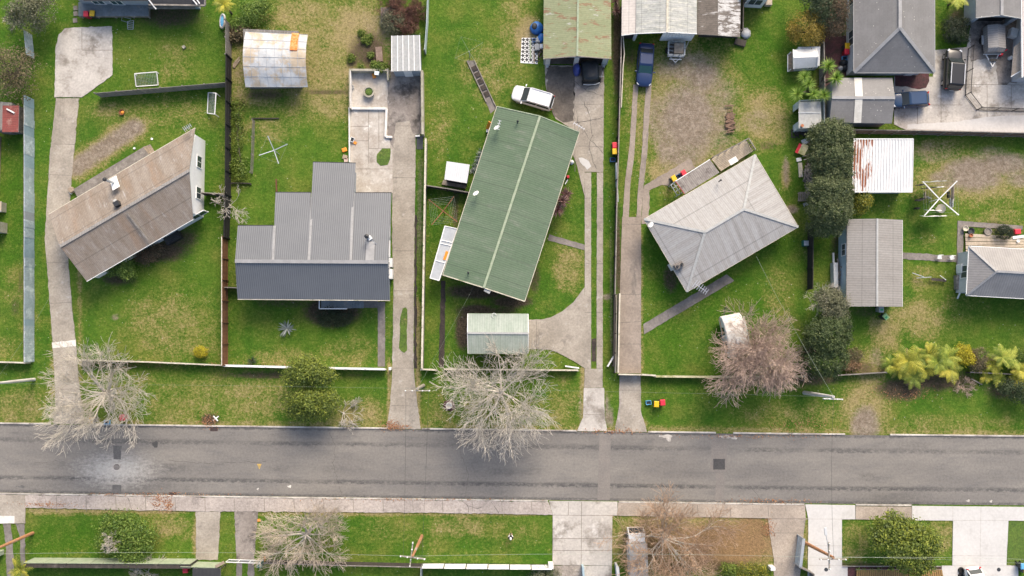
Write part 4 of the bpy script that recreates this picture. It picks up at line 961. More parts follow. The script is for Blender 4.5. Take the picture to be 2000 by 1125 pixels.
# translucent lean-to roof on its west side (part of the house)
pv = [(869, 441.5, 2.3), (893.5, 447, 2.35), (857.5, 548, 2.3), (840, 543, 2.25)]
roof_part(h3, [pv], 'porch_grey', 0.05, 'porch_roof')
L3 = lambda a, b, t: tuple(a[i] + (b[i] - a[i]) * t for i in range(3))
for t in (0.0, 0.27, 0.33, 0.66, 1.0): strip(h3, 'rafter', [L3(pv[0], pv[3], t), L3(pv[1], pv[2], t)], 'white_paint', 0.08, 0.06, 0.03)
for (a, b) in ((0, 3), (1, 2)): strip(h3, 'rafter', [pv[a], pv[b]], 'white_paint', 0.10, 0.06, 0.03)
mb = MB()
for t in (0.02, 0.5, 0.98):
    p = G2(L3(pv[0], pv[3], t)[:2], 2.25); mb.beam((p.x, p.y, 0), (p.x, p.y, 2.24), 0.1)
mb.build('post', 'white_paint', h3)
mb = MB(); c = G(872.5, 500, 2.1); mb.box((c.x, c.y, 2.33), 0.45, 0.95, 0.04, R(-18)); mb.build('orange_panel', 'orange_plastic', h3)

# --- grey hip roofed house (fourth)
EZ, RZ = 2.7, 4.15
HW, HN, HE, HS, R1, R2 = (1258, 428, EZ), (1475, 302, EZ), (1559, 443, EZ), (1341.5, 570, EZ), (1376.7, 453, RZ), (1452.7, 408.5, RZ)
h4 = thing('house', 'house with worn silver grey hipped iron roof turned diagonally on its lawn', 'house', G(1408, 437))
roof_part(h4, [[HW, HN, R2, R1], [HN, HE, R2], [HE, HS, R1, R2], [HS, HW, R1]], 'roof_zinc')
for P in ([R1, R2], [HW, R1], [HN, R2], [HE, R2], [HS, R1]): strip(h4, 'ridge_cap', P, 'pale_flashing', 0.26, 0.05)
gutter(h4, [[HW, HN], [HN, HE], [HE, HS], [HS, HW]], 'cream_rail', 0.10, 0.11)
foot = eave_foot([HW, HN, HE, HS], EZ, 0.55)
walls(h4, foot, EZ - 0.12, 'pale_wall')
auto_windows(h4, foot, EZ, 3.4, door=(0, 1))
flue(h4, (1405, 354), 3.45, 0.5, 0.06, 'dark_metal', 'dark_metal', 'vent_pipe')
mb = MB(); c = G(1325, 519, 3.1); mb.box((c.x, c.y, 2.8), 0.9, 0.55, 0.75, R(30)); chm = mb.build('chimney', 'path', h4)
mb = MB(); mb.lathe((c.x + .25, c.y + .12, 3.55), [(0.14, 0), (0.12, 0.3)], 10); mb.lathe((c.x - .2, c.y - .1, 3.55), [(0.13, 0), (0.11, 0.25)], 10); mb.build('chimney_pot', 'dark_metal', chm)
dish(h4, (1272, 440), 3.05, 0.32, 2.6, 0.5)
tv_antenna(h4, (1369, 562), 3.2, 1.5, -0.62, 1.2, 7, 0.95)
mb = MB(); c = G(1311, 521); mb.box((c.x, c.y, 0.0), 0.55, 0.75, 1.6, R(30)); mb.build('water_heater', 'white_paint', h4)
# covered porch and deck at its back
pg = thing('pergola', 'lean-to porch with grey brown corrugated roof behind the silver hipped house', 'pergola', G(1352, 345))
PV = [(1319, 354, 2.45), (1386.5, 311.5, 2.45), (1405, 337, 2.6), (1337, 379, 2.6)]
roof_part(pg, [PV], 'porch_brown', 0.05)
strip(pg, 'fascia', [PV[0], PV[1]], 'white_paint', 0.08, 0.1, -0.02); strip(pg, 'fascia', [PV[0], PV[3]], 'red_body', 0.06, 0.06, 0.02)
mb = MB()
for t in (0.02, 0.5, 0.98):
    p = G(*L3(PV[0], PV[1], t)); mb.beam((p.x, p.y, 0), (p.x, p.y, 2.38), 0.1)
mb.build('post', 'white_paint', pg)
dk = thing('deck', 'timber deck with rail at the far corner of the silver hipped house', 'deck', G(1430, 305))
A_, B_, C_, D_ = G(1387, 312), G(1455, 276), G(1468, 297), G(1406, 336)
mb = MB()
for i in range(10):
    u0, u1 = i / 10 + 0.008, (i + 1) / 10 - 0.008
    mb.prism([A_.lerp(D_, u0)[:2], B_.lerp(C_, u0)[:2], B_.lerp(C_, u1)[:2], A_.lerp(D_, u1)[:2]], 0.44, 0.48)
mb.build('deck_boards', 'deck_timber', dk)
mb = MB(); up = Vector((0, 0, 1.4))
for (p, q) in ((A_, B_), (B_, C_)):
    mb.beam(p + up, q + up, 0.1, 0.05)
    for i in range(6): r = p.lerp(q, i / 5); mb.beam((r.x, r.y, 0.0), (r.x, r.y, 1.39), 0.09)
mb.build('railing', 'grey_timber', dk)
gl = thing('timber_cage', 'grey timber cage frame leaning beside the porch of the silver hipped house', 'frame', G(1328, 372))
A_, B_, C_, D_ = G(1310, 361, 1.2), G(1320, 354, 1.2), G(1335, 374, 1.2), G(1323, 382, 1.2)
mb = MB()
for t in (0, 0.33, 0.66, 1): mb.beam(A_.lerp(D_, t), B_.lerp(C_, t), 0.07)
for t in (0, 0.5, 1): mb.beam(A_.lerp(B_, t), D_.lerp(C_, t), 0.07)
for p in (A_, B_, C_, D_): mb.beam((p.x, p.y, 0), p, 0.08)
mb.build('bars', 'galv', gl)
tagged_box('door_mat', 'white mat lying on the timber deck of the silver hipped house', 'mat', (1432, 314), 0.95, 0.6, 0.03, 'cloth_white', R(30), 0.48)
# --- carport with sage roof
EZ, RZ = 2.3, 2.9
A1, A2, B1, B2, C1, C2 = (913.5, 613, EZ), (1031.5, 613.5, EZ), (914, 690, EZ), (1031.5, 690, EZ), (913, 650.3, RZ), (1032, 651, RZ)
cp = thing('garage', 'small freestanding garage with pale sage iron roof behind the bare tree', 'garage', G(972, 650))
roof_part(cp, [[A1, A2, C2, C1], [C1, C2, B2, B1]], 'roof_sage'); strip(cp, 'ridge_cap', [C1, C2], 'pale_flashing', 0.2)
gutter(cp, [[A1, A2], [B1, B2]], 'sage_flashing', 0.12, 0.1); strip(cp, 'barge_board', [A1, C1, B1], 'white_paint', 0.07, 0.12, -0.03); strip(cp, 'barge_board', [A2, C2, B2], 'white_paint', 0.07, 0.12, -0.03)
foot = eave_foot([A1, A2, B2, B1], EZ, 0.22); walls(cp, foot, EZ - 0.1, 'pale_wall', gables=[ga(foot[1], foot[2], RZ - 0.15, EZ - 0.12), ga(foot[3], foot[0], RZ - 0.15, EZ - 0.12)])
e = foot[2] - foot[1]; door_on(cp, foot[2], foot[1], e.length / 2, 'white_paint', 2.6, 2.0, 'garage_door')
mb = MB(); c = G(965, 616, 2.5); mb.tube([(c.x + 0.22 * math.cos(t), c.y + 0.22 * math.sin(t), 2.5) for t in [i * 0.4 for i in range(12)]], 0.03); mb.build('hose_loop', 'white_paint', cp)

# --- open fronted double garage with rusty green roof (top)
EZ, RZ = 2.6, 3.4
A1, A2, B1, B2, C1, C2 = (1062.5, -50, EZ), (1193, -50, EZ), (1061, 115, EZ), (1194, 115, EZ), (1130, -52, RZ), (1127.5, 109.5, RZ)
g3 = thing('garage', 'open fronted double garage with rust patched olive green roof', 'garage', G(1127, 60))
roof_part(g3, [[A1, C1, C2, B1], [C1, A2, B2, C2]], 'roof_rustgreen'); strip(g3, 'ridge_cap', [C1, C2], 'sage_flashing', 0.2)
strip(g3, 'barge_board', [B1, C2, B2], 'grey_timber', 0.08, 0.14, -0.05)
foot = eave_foot([A1, A2, B2, B1], EZ, [0.2, 0.2, 0.25, 0.2]); mb = MB()
# foot order: NW, NE, SE, SW
(nw, ne, se, sw) = foot
for (p, q) in ((nw, ne), (ne, se), (sw, nw)): mb.beam((*p, 1.25), (*q, 1.25), 0.1, 2.5)
tri = ga(sw, se, RZ - 0.16, EZ - 0.2); n_ = Vector((0, 0.05, 0)); mb.loft([[tri[0] - n_, tri[1] - n_, tri[2] - n_], [tri[0] + n_, tri[1] + n_, tri[2] + n_]])
mb.build('wall', 'grey_wall', g3)
for t in (0.05, 0.5, 0.95):
    p = sw.lerp(se, t); mb = MB(); mb.box((p.x, p.y - 0.03, 0), 0.5, 0.16, 2.42); po = mb.build('door_post', 'pale_wall', g3)
    mb = MB(); mb.lathe((p.x, p.y - 0.2, 0), [(0.17, 0), (0.14, 0.28), (0.1, 0.28)], 10); mb.build('post_footing', 'pale_wall', po)
for (t0, t1) in ((0.09, 0.46), (0.54, 0.91)):
    p, q = sw.lerp(se, t0), sw.lerp(se, t1); mb = MB(); mb.beam((p.x, p.y + 0.35, 2.2), (q.x, q.y + 0.35, 2.2), 0.6, 0.12); mb.build('lifted_door', 'dark_metal', g3)
mb = MB(); mb.prism([tuple(poly_offset(foot, 0.1)[i]) for i in range(4)], 0.0, 0.05); mb.build('floor', 'dark_concrete', g3)

# --- pale roofed garage with flaking side roof (top, fourth section)
EZ, RZ = 2.6, 3.25
g4 = thing('garage', 'wide garage with pale weathered roof and flaking dark brown side roof behind the navy sedan', 'garage', G(1320, 30))
L1, L2 = (1215, -45, 2.3), (1214, 69, 2.3); M1, M2 = (1243, -45, EZ), (1242, 65.5, EZ); P1, P2 = (1304, -47, RZ), (1303, 63, RZ); Q1, Q2 = (1361, -45, EZ), (1361, 66, EZ)
S1, S2, T1_, T2_ = (1402, -46, 2.95), (1402, 69, 2.95), (1447, -45, 2.4), (1445.5, 72.5, 2.4)
roof_part(g4, [[M1, P1, P2, M2], [P1, Q1, Q2, P2]], 'roof_pale'); roof_part(g4, [[L1, (1242.5, -45, EZ - .1), (1241.5, 66, EZ - .1), L2]], 'roof_beige', name='side_roof')
roof_part(g4, [[(1361.8, -45, EZ - .12), (1402, -46, 2.95), (1402, 69, 2.95), (1361.8, 67, EZ - .12)]], 'roof_brownpaint', name='side_roof'); roof_part(g4, [[(1402.3, -46, 2.93), T1_, T2_, (1402.3, 69, 2.93)]], 'roof_flaking', name='side_roof')
strip(g4, 'ridge_cap', [P1, P2], 'cream_rail', 0.22)
strip(g4, 'barge_board', [L2, M2, P2, Q2], 'white_paint', 0.07, 0.13, -0.04)
wl = eave_foot([M1, Q1, Q2, M2], EZ, [0.2, 0.05, 0.25, 0.05]); (nw, ne, se, sw) = wl
mb = MB()
for (p, q) in ((nw, ne), (ne, se), (sw, nw)): mb.beam((*p, 1.25), (*q, 1.25), 0.1, 2.5)
p, q = sw.lerp(se, 0.46), se; mb.beam((*p, 1.25), (*q, 1.25), 0.1, 2.5)
tri = ga(sw, se, RZ - 0.12, EZ - 0.3); mb.loft([[t - n_ for t in tri], [t + n_ for t in tri]])
mb.build('wall', 'weatherboard', g4)
mb = MB(); q = sw.lerp(se, 0.02); mb.box((q.x, q.y, 0), 0.22, 0.16, 2.35); mb.build('door_post', 'white_paint', g4)
e = se - sw
for i in range(4): window(g4, sw, se, e.length * (0.58 + 0.11 * i), 0.66, 1.2, 2.3, 'white_paint', 'teal_glass')
mb = MB(); p, q = sw.lerp(se, 0.06), sw.lerp(se, 0.44); mb.beam((p.x, p.y + 0.4, 2.2), (q.x, q.y + 0.4, 2.2), 0.8, 0.1); mb.build('lifted_door', 'dark_metal', g4)
mb = MB(); p, q = G(1364, 82), G(1440, 84); mb.beam((p.x, p.y + 0.6, 1.1), (q.x, q.y + 0.6, 1.1), 0.1, 2.2); p = G(1442, -20); q = G(1440, 84); mb.beam((p.x, p.y, 1.1), (q.x, q.y + .6, 1.1), 0.1, 2.2); mb.build('side_wall', 'dark_boards', g4)
mb = MB(); p, q = G(1217, 80), G(1240, 80); mb.beam((p.x, p.y + .3, 1.0), (q.x, q.y + .3, 1.0), 0.08, 2.0); mb.build('side_gate', 'dark_boards', g4)
h4b = thing('house', 'corner of a white house with dark glazed window at the top edge', 'house', G(1475, -10))
roof_part(h4b, [[(1447, -60, 2.9), (1500, -60, 2.9), (1494, -9, 2.9), (1447, -6, 2.9)]], 'roof_deckgrey', 0.15)
mb = MB(); f = [G(1449, 14)[:2], G(1486, 16)[:2], G(1496, 4)[:2], G(1496, -40)[:2], G(1449, -40)[:2]]; mb.prism([tuple(x) for x in f], 0, 2.74); mb.build('wall', 'weatherboard', h4b)
window(h4b, f[0], f[1], 1.0, 1.5, 0.9, 2.2)
mb = MB(); c = G(1499, 5); mb.box((c.x, c.y, 0), 0.7, 0.9, 0.5); mb.build('step', 'deck_timber', h4b)

# --- dark slate hip house (top right)
EZ, RZ = 2.8, 4.7
A1, A2, B2, B1, AP, AN = (1668, -80, EZ), (1825, -80, EZ), (1825.5, 141.5, EZ), (1668, 141.5, EZ), (1757.5, 54.5, RZ), (1757.5, -82, RZ)
h5 = thing('house', 'large house with lichen speckled dark grey hipped roof and white walls at the top edge', 'house', G(1745, 40))
roof_part(h5, [[A1, AN, AP, B1], [AN, A2, B2, AP], [AP, B2, B1]], 'roof_slate')
for P in ([AN, AP], [AP, B1], [AP, B2]): strip(h5, 'ridge_cap', P, 'flashing', 0.34, 0.08, 0.04)
gutter(h5, [[A1, B1], [B1, B2], [A2, B2]], 'flashing', 0.14, 0.12)
foot = eave_foot([A1, A2, B2, B1], EZ, [0.2, 0.5, 0.6, 0.35]); walls(h5, foot, EZ - 0.12, 'pale_wall')
window(h5, foot[0], foot[3], (foot[3] - foot[0]).length - 3.6, 1.7, 0.8, 2.2, 'white_paint'); window(h5, foot[0], foot[3], (foot[3] - foot[0]).length - 8.0, 1.7, 0.8, 2.2)
window(h5, foot[3], foot[2], 4.0, 2.0, 0.8, 2.2); door_on(h5, foot[3], foot[2], 6.6)
# --- carport garage with clear strip
EZ, RZ = 2.3, 2.95
A1, A2, B2, B1, C1, C2 = (1626, 152, EZ), (1743, 152, EZ), (1742, 241, EZ), (1620, 239, EZ), (1625, 190.8, RZ), (1748, 191.3, RZ)
g5 = thing('garage', 'speckled grey gabled garage with a translucent white strip across its roof', 'garage', G(1684, 195))
rf = roof_part(g5, [[A1, A2, C2, C1], [C1, C2, B2, B1]], 'roof_slate'); strip(g5, 'ridge_cap', [C1, C2], 'flashing', 0.3)
for (a, b, c, d) in (((1668, 152, EZ), (1683, 152, EZ), (1685, 190, RZ), (1670, 190, RZ)), ((1670, 192, RZ), (1684.5, 192, RZ), (1681.5, 240, EZ), (1667, 240, EZ))):
    mb = MB(); u = Vector((0, 0, 0.02)); P = [W(a) + u, W(b) + u, W(c) + u, W(d) + u]; mb.loft([P, [x + u for x in P]]); mb.build('skylight_strip', 'skylight', rf)
foot = eave_foot([A1, A2, B2, B1], EZ, 0.2); (nw, ne, se, sw) = foot
walls(g5, [nw, nw.lerp(ne, .985), sw.lerp(se, .985), sw], EZ - 0.1, 'grey_wall', gables=[ga(sw, nw, RZ - .15, EZ - .12)])
door_on(g5, se, ne, (ne - se).length / 2, 'dark_metal', 3.4, 2.05, 'garage_door')
# --- white ribbed shed with rust
q = [(1667, 271.5, 2.55), (1783.5, 271.5, 2.55), (1781.5, 375, 2.25), (1664, 375, 2.25)]
c6 = thing('shed', 'flat white ribbed metal roof shed with orange rust along its left edge', 'shed', G(1722, 325))
LL = lambda a, b, t: tuple(a[i] + (b[i] - a[i]) * t for i in range(3))
roof_part(c6, [[q[0], LL(q[0], q[1], .34), LL(q[3], q[2], .31), q[3]]], 'roof_rusty', 0.06); roof_part(c6, [[LL(q[0], q[1], .3405), q[1], q[2], LL(q[3], q[2], .3105)]], 'roof_white', 0.06)
mb = MB()
for i in range(22):
    t = i / 21; mb.beam(W(LL(q[0], q[1], t)) + Vector((0, 0, .035)), W(LL(q[3], q[2], t)) + Vector((0, 0, .035)), 0.06, 0.07)
mb.build('rib', 'white_paint', c6)
strip(c6, 'fascia', [q[3], q[2]], 'white_paint', 0.1, 0.16, -0.02); strip(c6, 'fascia', [q[0], q[1]], 'white_paint', 0.1, 0.16, -0.02)
foot = eave_foot(q, 2.4, 0.25); walls(c6, foot, [2.48, 2.48, 2.15, 2.15], 'grey_wall')
window(c6, foot[3], foot[2], 3.4, 1.6, 0.9, 1.8)
# --- long grey garage right
EZ, RZ = 2.5, 3.15
A1, A2, B2, B1, C1, C2 = (1655.5, 428, EZ), (1762.5, 429.5, EZ), (1762.5, 599, EZ), (1653.5, 598.5, EZ), (1713.3, 427, RZ), (1713, 598.5, RZ)
g6 = thing('garage', 'long grey corrugated garage with pale blue walls beside the timber pile', 'garage', G(1710, 512))
roof_part(g6, [[A1, C1, C2, B1], [C1, A2, B2, C2]], 'roof_grey'); strip(g6, 'ridge_cap', [C1, C2], 'pale_flashing', 0.2); gutter(g6, [[A2, B2]], 'white_paint', 0.08, 0.1); gutter(g6, [[A1, B1]], 'grey_timber', 0.1, 0.1)
foot = eave_foot([A1, A2, B2, B1], EZ, [0.1, 0.15, 0.15, 0.1]); walls(g6, foot, EZ - 0.1, 'blue_wall', gables=[ga(foot[2], foot[3], RZ - .12, EZ - .12), ga(foot[0], foot[1], RZ - .12, EZ - .12)])
window(g6, foot[0], foot[3], 3.0, 1.3, 1.0, 1.9); door_on(g6, foot[3], foot[2], 2.0, 'white_paint', 2.4, 2.0, 'garage_door')
# --- right hip house
EZ, RZ = 2.8, 4.2
NW, SW, NE, SE, AP, AE = (1893, 481, EZ), (1888, 576.5, EZ), (2110, 493, EZ), (2110, 589, EZ), (1946.7, 530, RZ), (2060, 536.5, RZ)
h6 = thing('house', 'house with smooth grey hipped roof and white gutters cut by the right edge', 'house', G(1985, 535))
roof_part(h6, [[NW, NE, AE, AP], [NE, SE, AE], [SE, SW, AP, AE], [SW, NW, AP]], 'roof_deckgrey')
for P in ([AP, AE], [AP, NW], [AP, SW]): strip(h6, 'ridge_cap', P, 'flashing', 0.22)
gutter(h6, [[NW, NE], [SW, SE], [NW, SW]], 'white_paint', 0.13, 0.12)
foot = eave_foot([NW, NE, SE, SW], EZ, 0.4); walls(h6, foot, EZ - 0.12, 'pale_wall')
auto_windows(h6, foot, EZ, 4.0, skip=(0,))
mb = MB(); c = G(1873.5, 526); mb.box((c.x, c.y, 0.1), 0.8, 0.95, 1.0); hp = mb.build('heat_pump', 'white_paint', h6, bev=0.03)
mb = MB(); mb.lathe((c.x, c.y, 1.105), [(0.28, 0), (0.28, 0.02)], 16); mb.build('fan_grille', 'grey_plastic', hp)
mb = MB(); c = G(1871, 552); mb.box((c.x, c.y, 0), 0.9, 1.5, 0.55); mb.build('landing', 'grey_timber', h6)
mb = MB(); a, b = G(1870, 569), G(1869, 583); mb.beam((a.x, a.y, 0.6), (b.x, b.y, 0.1), 0.12); mb.build('downpipe', 'white_paint', h6)
dk = thing('deck', 'weathered timber deck with planters behind the right hand hipped house', 'deck', G(1940, 475))
A_, B_, C_, D_ = G(1882, 456), G(2020, 464), G(2020, 500), G(1885, 520)
mb = MB()
for i in range(8):
    u0, u1 = i / 8 + 0.008, (i + 1) / 8 - 0.008
    mb.prism([A_.lerp(D_, u0)[:2], B_.lerp(C_, u0)[:2], B_.lerp(C_, u1)[:2], A_.lerp(D_, u1)[:2]], 0.26, 0.30)
mb.build('deck_boards', 'deck_timber', dk)
mb = MB()
for t in (0.02, 0.5, 0.98):
    for w in (0.1, 0.6): p = A_.lerp(B_, t).lerp(D_.lerp(C_, t), w); mb.box((p.x, p.y, -0.02), 0.12, 0.12, 0.29)
mb.build('posts', 'grey_timber', dk)
# --- top right garage and tan house edge
EZ, RZ = 2.6, 3.3
A1, A2, B2, B1, C1, C2 = (1907, -70, EZ), (1998, -70, EZ), (1997, 36.5, EZ), (1906, 35, EZ), (1957.5, -72, RZ), (1956.5, 29.5, RZ)
g7 = thing('garage', 'grey speckled garage at the top right corner in front of which the box trailer stands', 'garage', G(1950, -10))
roof_part(g7, [[A1, C1, C2, B1], [C1, A2, B2, C2]], 'roof_slate'); strip(g7, 'ridge_cap', [C1, C2], 'flashing', 0.3); strip(g7, 'barge_board', [B1, C2, B2], 'pale_flashing', 0.08, 0.14, -0.03)
foot = eave_foot([A1, A2, B2, B1], EZ, 0.25); (nw, ne, se, sw) = foot
mb = MB()
for (p, q) in ((nw, ne), (ne, se), (sw, nw)): mb.beam((*p, 1.25), (*q, 1.25), 0.1, 2.5)
tri = ga(sw, se, RZ - 0.12, EZ - 0.2); mb.loft([[t - n_ for t in tri], [t + n_ for t in tri]])
for t in (0.04, 0.96): p = sw.lerp(se, t); mb.box((p.x, p.y, 0), 0.5, 0.12, 2.45)
mb.build('wall', 'grey_wall', g7)
mb = MB(); p, q = sw.lerp(se, .1), sw.lerp(se, .9); mb.beam((p.x, p.y + 0.5, 1.15), (q.x, q.y + 0.5, 1.15), 0.06, 2.2); mb.build('garage_door', 'dark_metal', g7)
h7 = thing('house', 'tan walled house with white gutter at the right edge beside the box trailer', 'house', G(2010, 100))
roof_part(h7, [[(1996, -60, 2.7), (2100, -60, 2.7), (2100, 150, 2.7), (1998, 150, 2.7)]], 'roof_beige', 0.12)
mb = MB(); f = [G(1985, 45)[:2], G(1977, 90)[:2], G(1975, 160)[:2], G(2080, 165)[:2], G(2080, -40)[:2], G(1988, -40)[:2]]; mb.prism([tuple(x) for x in f], 0, 2.55); mb.build('wall', 'pale_wall', h7)
gutter(h7, [[(1995.5, -40, 2.7), (1997, 151, 2.7)]], 'white_paint', 0.14, 0.14)
roof_part(h7, [[(1980, 92, 1.75), (1998, 76, 2.3), (1999, 134, 2.3), (1975, 150, 1.75)]], 'tan_concrete', 0.05, 'porch_roof'); strip(h7, 'porch_gutter', [(1974, 150, 1.8), (1998, 136, 2.3)], 'white_paint', 0.1, 0.1)
mb = MB(); c = G(1973, 68); mb.box((c.x, c.y, 0.1), 0.75, 0.95, 0.7, R(-15)); mb.build('heat_pump', 'white_paint', h7, bev=0.03)
# --- top left dark roofed house
h0 = thing('house', 'dark roofed house with blue grey front deck at the top left', 'house', G(275, -20))
roof_part(h0, [[(163, -60, 3.6), (400, -60, 3.6), (399, 9, 2.8), (290, 8, 2.8), (290, 1.5, 2.9), (163, 1.5, 2.9)]], 'roof_blackmetal', 0.12)
gutter(h0, [[(290, 9, 2.8), (400, 10.5, 2.8)], [(400, -50, 3.5), (400, 10, 2.8)]], 'grey_timber', 0.16, 0.2)
f = [G(168, 12)[:2], G(392, 18)[:2], G(392, -60)[:2], G(168, -60)[:2]]; mb = MB(); mb.prism([tuple(x) for x in f], 0, 2.6); mb.build('wall', 'grey_wall', h0)
for s in (2.0, 4.0): window(h0, f[0], f[1], s, 1.3, 0.8, 2.2, 'white_paint', 'teal_glass')
mb = MB()
for (a, b) in (((288, -4, 3.0), (306, 19, 2.5)), ((376, -2, 3.0), (386, 10, 2.9)), ((384, -2, 3.0), (391, 8, 2.9))): mb.beam(W(a) + Vector((0, 0, .12)), W(b) + Vector((0, 0, .12)), 0.12, 0.08)
mb.build('downpipe', 'white_paint', h0)
mb = MB(); mb.box((G(340, 20).x, G(340, 20).y, 0.4), 5.0, 0.1, 0.5); mb.build('plinth', 'grey_timber', h0)
dk = thing('deck', 'long blue grey timber deck in front of the dark roofed house', 'deck', G(225, 20))
A_, B_, C_, D_ = G(153, 4, .75), G(290, 4, .75), G(290, 31, .75), G(153, 31, .75)
mb = MB()
for i in range(12):
    u0, u1 = i / 12 + 0.006, (i + 1) / 12 - 0.006
    mb.prism([A_.lerp(D_, u0)[:2], B_.lerp(C_, u0)[:2], B_.lerp(C_, u1)[:2], A_.lerp(D_, u1)[:2]], 0.70, 0.75)
mb.build('deck_boards', 'bluegrey_timber', dk)
mb = MB(); mb.beam(D_ - Vector((0, 0, .22)), C_ - Vector((0, 0, .22)), 0.06, 0.3); mb.beam(B_ - Vector((0, 0, .22)), C_ - Vector((0, 0, .22)), 0.06, 0.3)
for t in (0.02, .25, .5, .75, .98): p = D_.lerp(C_, t); mb.box((p.x, p.y + .06, -.02), .12, .12, .7)
mb.build('skirting', 'grey_timber', dk)
mb = MB()
for (px, py) in ((148, 16), (148, 27), (147, 40)): c = G(px, py); mb.box((c.x, c.y, 0), 0.45, 0.5, 0.06, 0.1)
tag(mb.build('stepping_stones', 'path'), 'three pale stepping stones at the end of the blue grey deck', 'stepping stones')
# --- small sheds
s0 = thing('shed', 'small shed with red corrugated roof behind the blue metal fence', 'shed', G(25, 235))
roof_part(s0, [[(5, 206, 2.1), (37, 206, 2.2), (36, 258, 2.2), (4, 258, 2.1)]], 'roof_red', 0.05)
mb = MB(); mb.prism([tuple(G(8, 208)[:2]), tuple(G(46, 211)[:2]), tuple(G(47, 262)[:2]), tuple(G(8, 262)[:2])], 0, 2.05); mb.build('wall', 'grey_boards', s0)
mb = MB(); a, b = G(14, 213, 2.2), G(29, 221, 2.2); mb.beam(a + Vector((0, 0, .08)), b + Vector((0, 0, .08)), 0.14, 0.08); mb.build('loose_board', 'white_paint', s0)
door_on(s0, G(8, 262)[:2], G(47, 262)[:2], 1.0, 'grey_timber')
lh = thing('shed', 'pale block outbuilding with tin lid at the left edge', 'shed', G(2, 450))
mb = MB(); c = G(0, 406); mb.box((c.x, c.y, 0), 1.4, 1.0, 0.9); c = G(-2, 446); mb.box((c.x, c.y, 0), 1.8, 1.1, 1.4); mb.build('wall', 'block_wall', lh)
mb = MB(); c = G(-2, 446); mb.box((c.x, c.y, 1.4), 1.9, 1.2, 0.06); c = G(0, 406); mb.box((c.x, c.y, .9), 1.5, 1.1, .05); mb.build('lid', 'tarp_roof', lh)
mb = MB(); c = G(-10, 330); mb.box((c.x, c.y, 0), 1.2, 7.0, 1.2); tag(mb.build('brick_wall', 'brick_wall'), 'brick red garden wall cut by the left edge', 'wall')
# curved shed
s1 = thing('shed', 'curved white patchwork roof shed with a strip of orange netting', 'shed', G(540, 120))
ny, nx = 9, 8; rings = []
def vault(u, v):
    top = 62 + 6 * u if True else 0
    py = top + (170 - top) * v; px = 479.5 + (601 - 479.5) * u
    z = 1.9 + 1.05 * math.sin(math.pi * (0.06 + 0.88 * v))
    # arch profile: the sheet is a barrel along x
    p0 = G(px, py, 1.9 + 1.05 * 0.187)
    return Vector((p0.x, p0.y, z + 0.03 * math.sin(u * 23) * math.sin(v * 19)))
N1, N2 = 16, 18
mb = MB(); n0 = 0
top = [[vault(i / N1, j / N2) for j in range(N2 + 1)] for i in range(N1 + 1)]
for lay, sg in ((0, 1), (-0.05, -1)):
    for i in range(N1):
        for j in range(N2):
            P = [top[i][j], top[i + 1][j], top[i + 1][j + 1], top[i][j + 1]]
            if sg < 0: P = P[::-1]
            else: P = P
            n = (P[1] - P[0]).cross(P[2] - P[0])
            if (n.z < 0) == (sg > 0): P = P[::-1]
            mb.face([p + Vector((0, 0, lay)) for p in P])
s1r = mb.build('roof', 'tarp_roof', s1, smooth=True)
mb = MB()
for i in (2, 4, 6, 8, 10, 12, 14): mb.tube([top[i][j] + Vector((0, 0, .015)) for j in range(N2 + 1)], 0.022, 4)
for j in (0, 3, 6, 9, 12, 15, 18): mb.tube([top[i][j] + Vector((0, 0, .015)) for i in range(N1 + 1)], 0.022, 4)
mb.build('seam', 'tarp_seam', s1r)
mb = MB()
for j in range(-1, 5):
    a, b = vault(0.745, max(-.02, j / 14)), vault(0.745, (j + 1) / 14); c, d = vault(0.865, max(-.02, j / 14)), vault(0.865, (j + 1) / 14)
    u = Vector((0, 0, .06)); mb.loft([[a + u, b + u, d + u, c + u], [a + 1.5 * u, b + 1.5 * u, d + 1.5 * u, c + 1.5 * u]])
mb.build('orange_netting', 'orange_mesh', s1r)
f = [G(487, 70)[:2], G(592, 74)[:2], G(592, 172)[:2], G(490, 174)[:2]]
mb = MB(); mb.prism([tuple(x) for x in f], 0, 2.0); mb.build('wall', 'grey_boards', s1); window(s1, f[3], f[2], 4.0, 0.7, 1.0, 1.8, 'grey_timber')
# small grey shed
s2 = thing('shed', 'small grey corrugated roof shed at the corner of the walled yard', 'shed', G(793, 105))
q = [(764, 70, 2.3), (820.5, 68.5, 2.3), (822, 138, 2.1), (764, 139.5, 2.1)]
roof_part(s2, [q], 'pale_flashing', 0.05)
mb = MB()
for t in (.02, .22, .40, .60, .78, .98): mb.beam(W(LL(q[0], q[1], t)) + Vector((0, 0, .03)), W(LL(q[3], q[2], t)) + Vector((0, 0, .03)), 0.09, 0.05)
mb.build('rib', 'white_paint', s2)
foot = eave_foot(q, 2.2, 0.15); walls(s2, foot, [2.22, 2.22, 2.02, 2.02], 'grey_wall'); door_on(s2, foot[3], foot[2], 1.5, 'white_paint')
# small white shed
s3 = thing('shed', 'small shed with white ribbed roof between the green house and the pale fence', 'shed', G(892, 345))
q = [(873, 315, 2.15), (917, 321.5, 2.15), (911.5, 358, 1.95), (868.5, 350.5, 1.95)]
roof_part(s3, [q], 'roof_white', 0.05); mb = MB()
for i in range(12): t = i / 11; mb.beam(W(LL(q[0], q[1], t)) + Vector((0, 0, .02)), W(LL(q[3], q[2], t)) + Vector((0, 0, .02)), 0.05, 0.04)
mb.build('rib', 'white_paint', s3); foot = eave_foot(q, 2.0, 0.1); walls(s3, foot, [2.08, 2.08, 1.88, 1.88], 'dark_boards')
mb = MB(); a, b, c, d = G(866, 352), G(912, 360), G(909, 369), G(863, 361); mb.prism([tuple(x[:2]) for x in (a, b, c, d)], 0, 0.2); mb.build('porch', 'timber', s3)
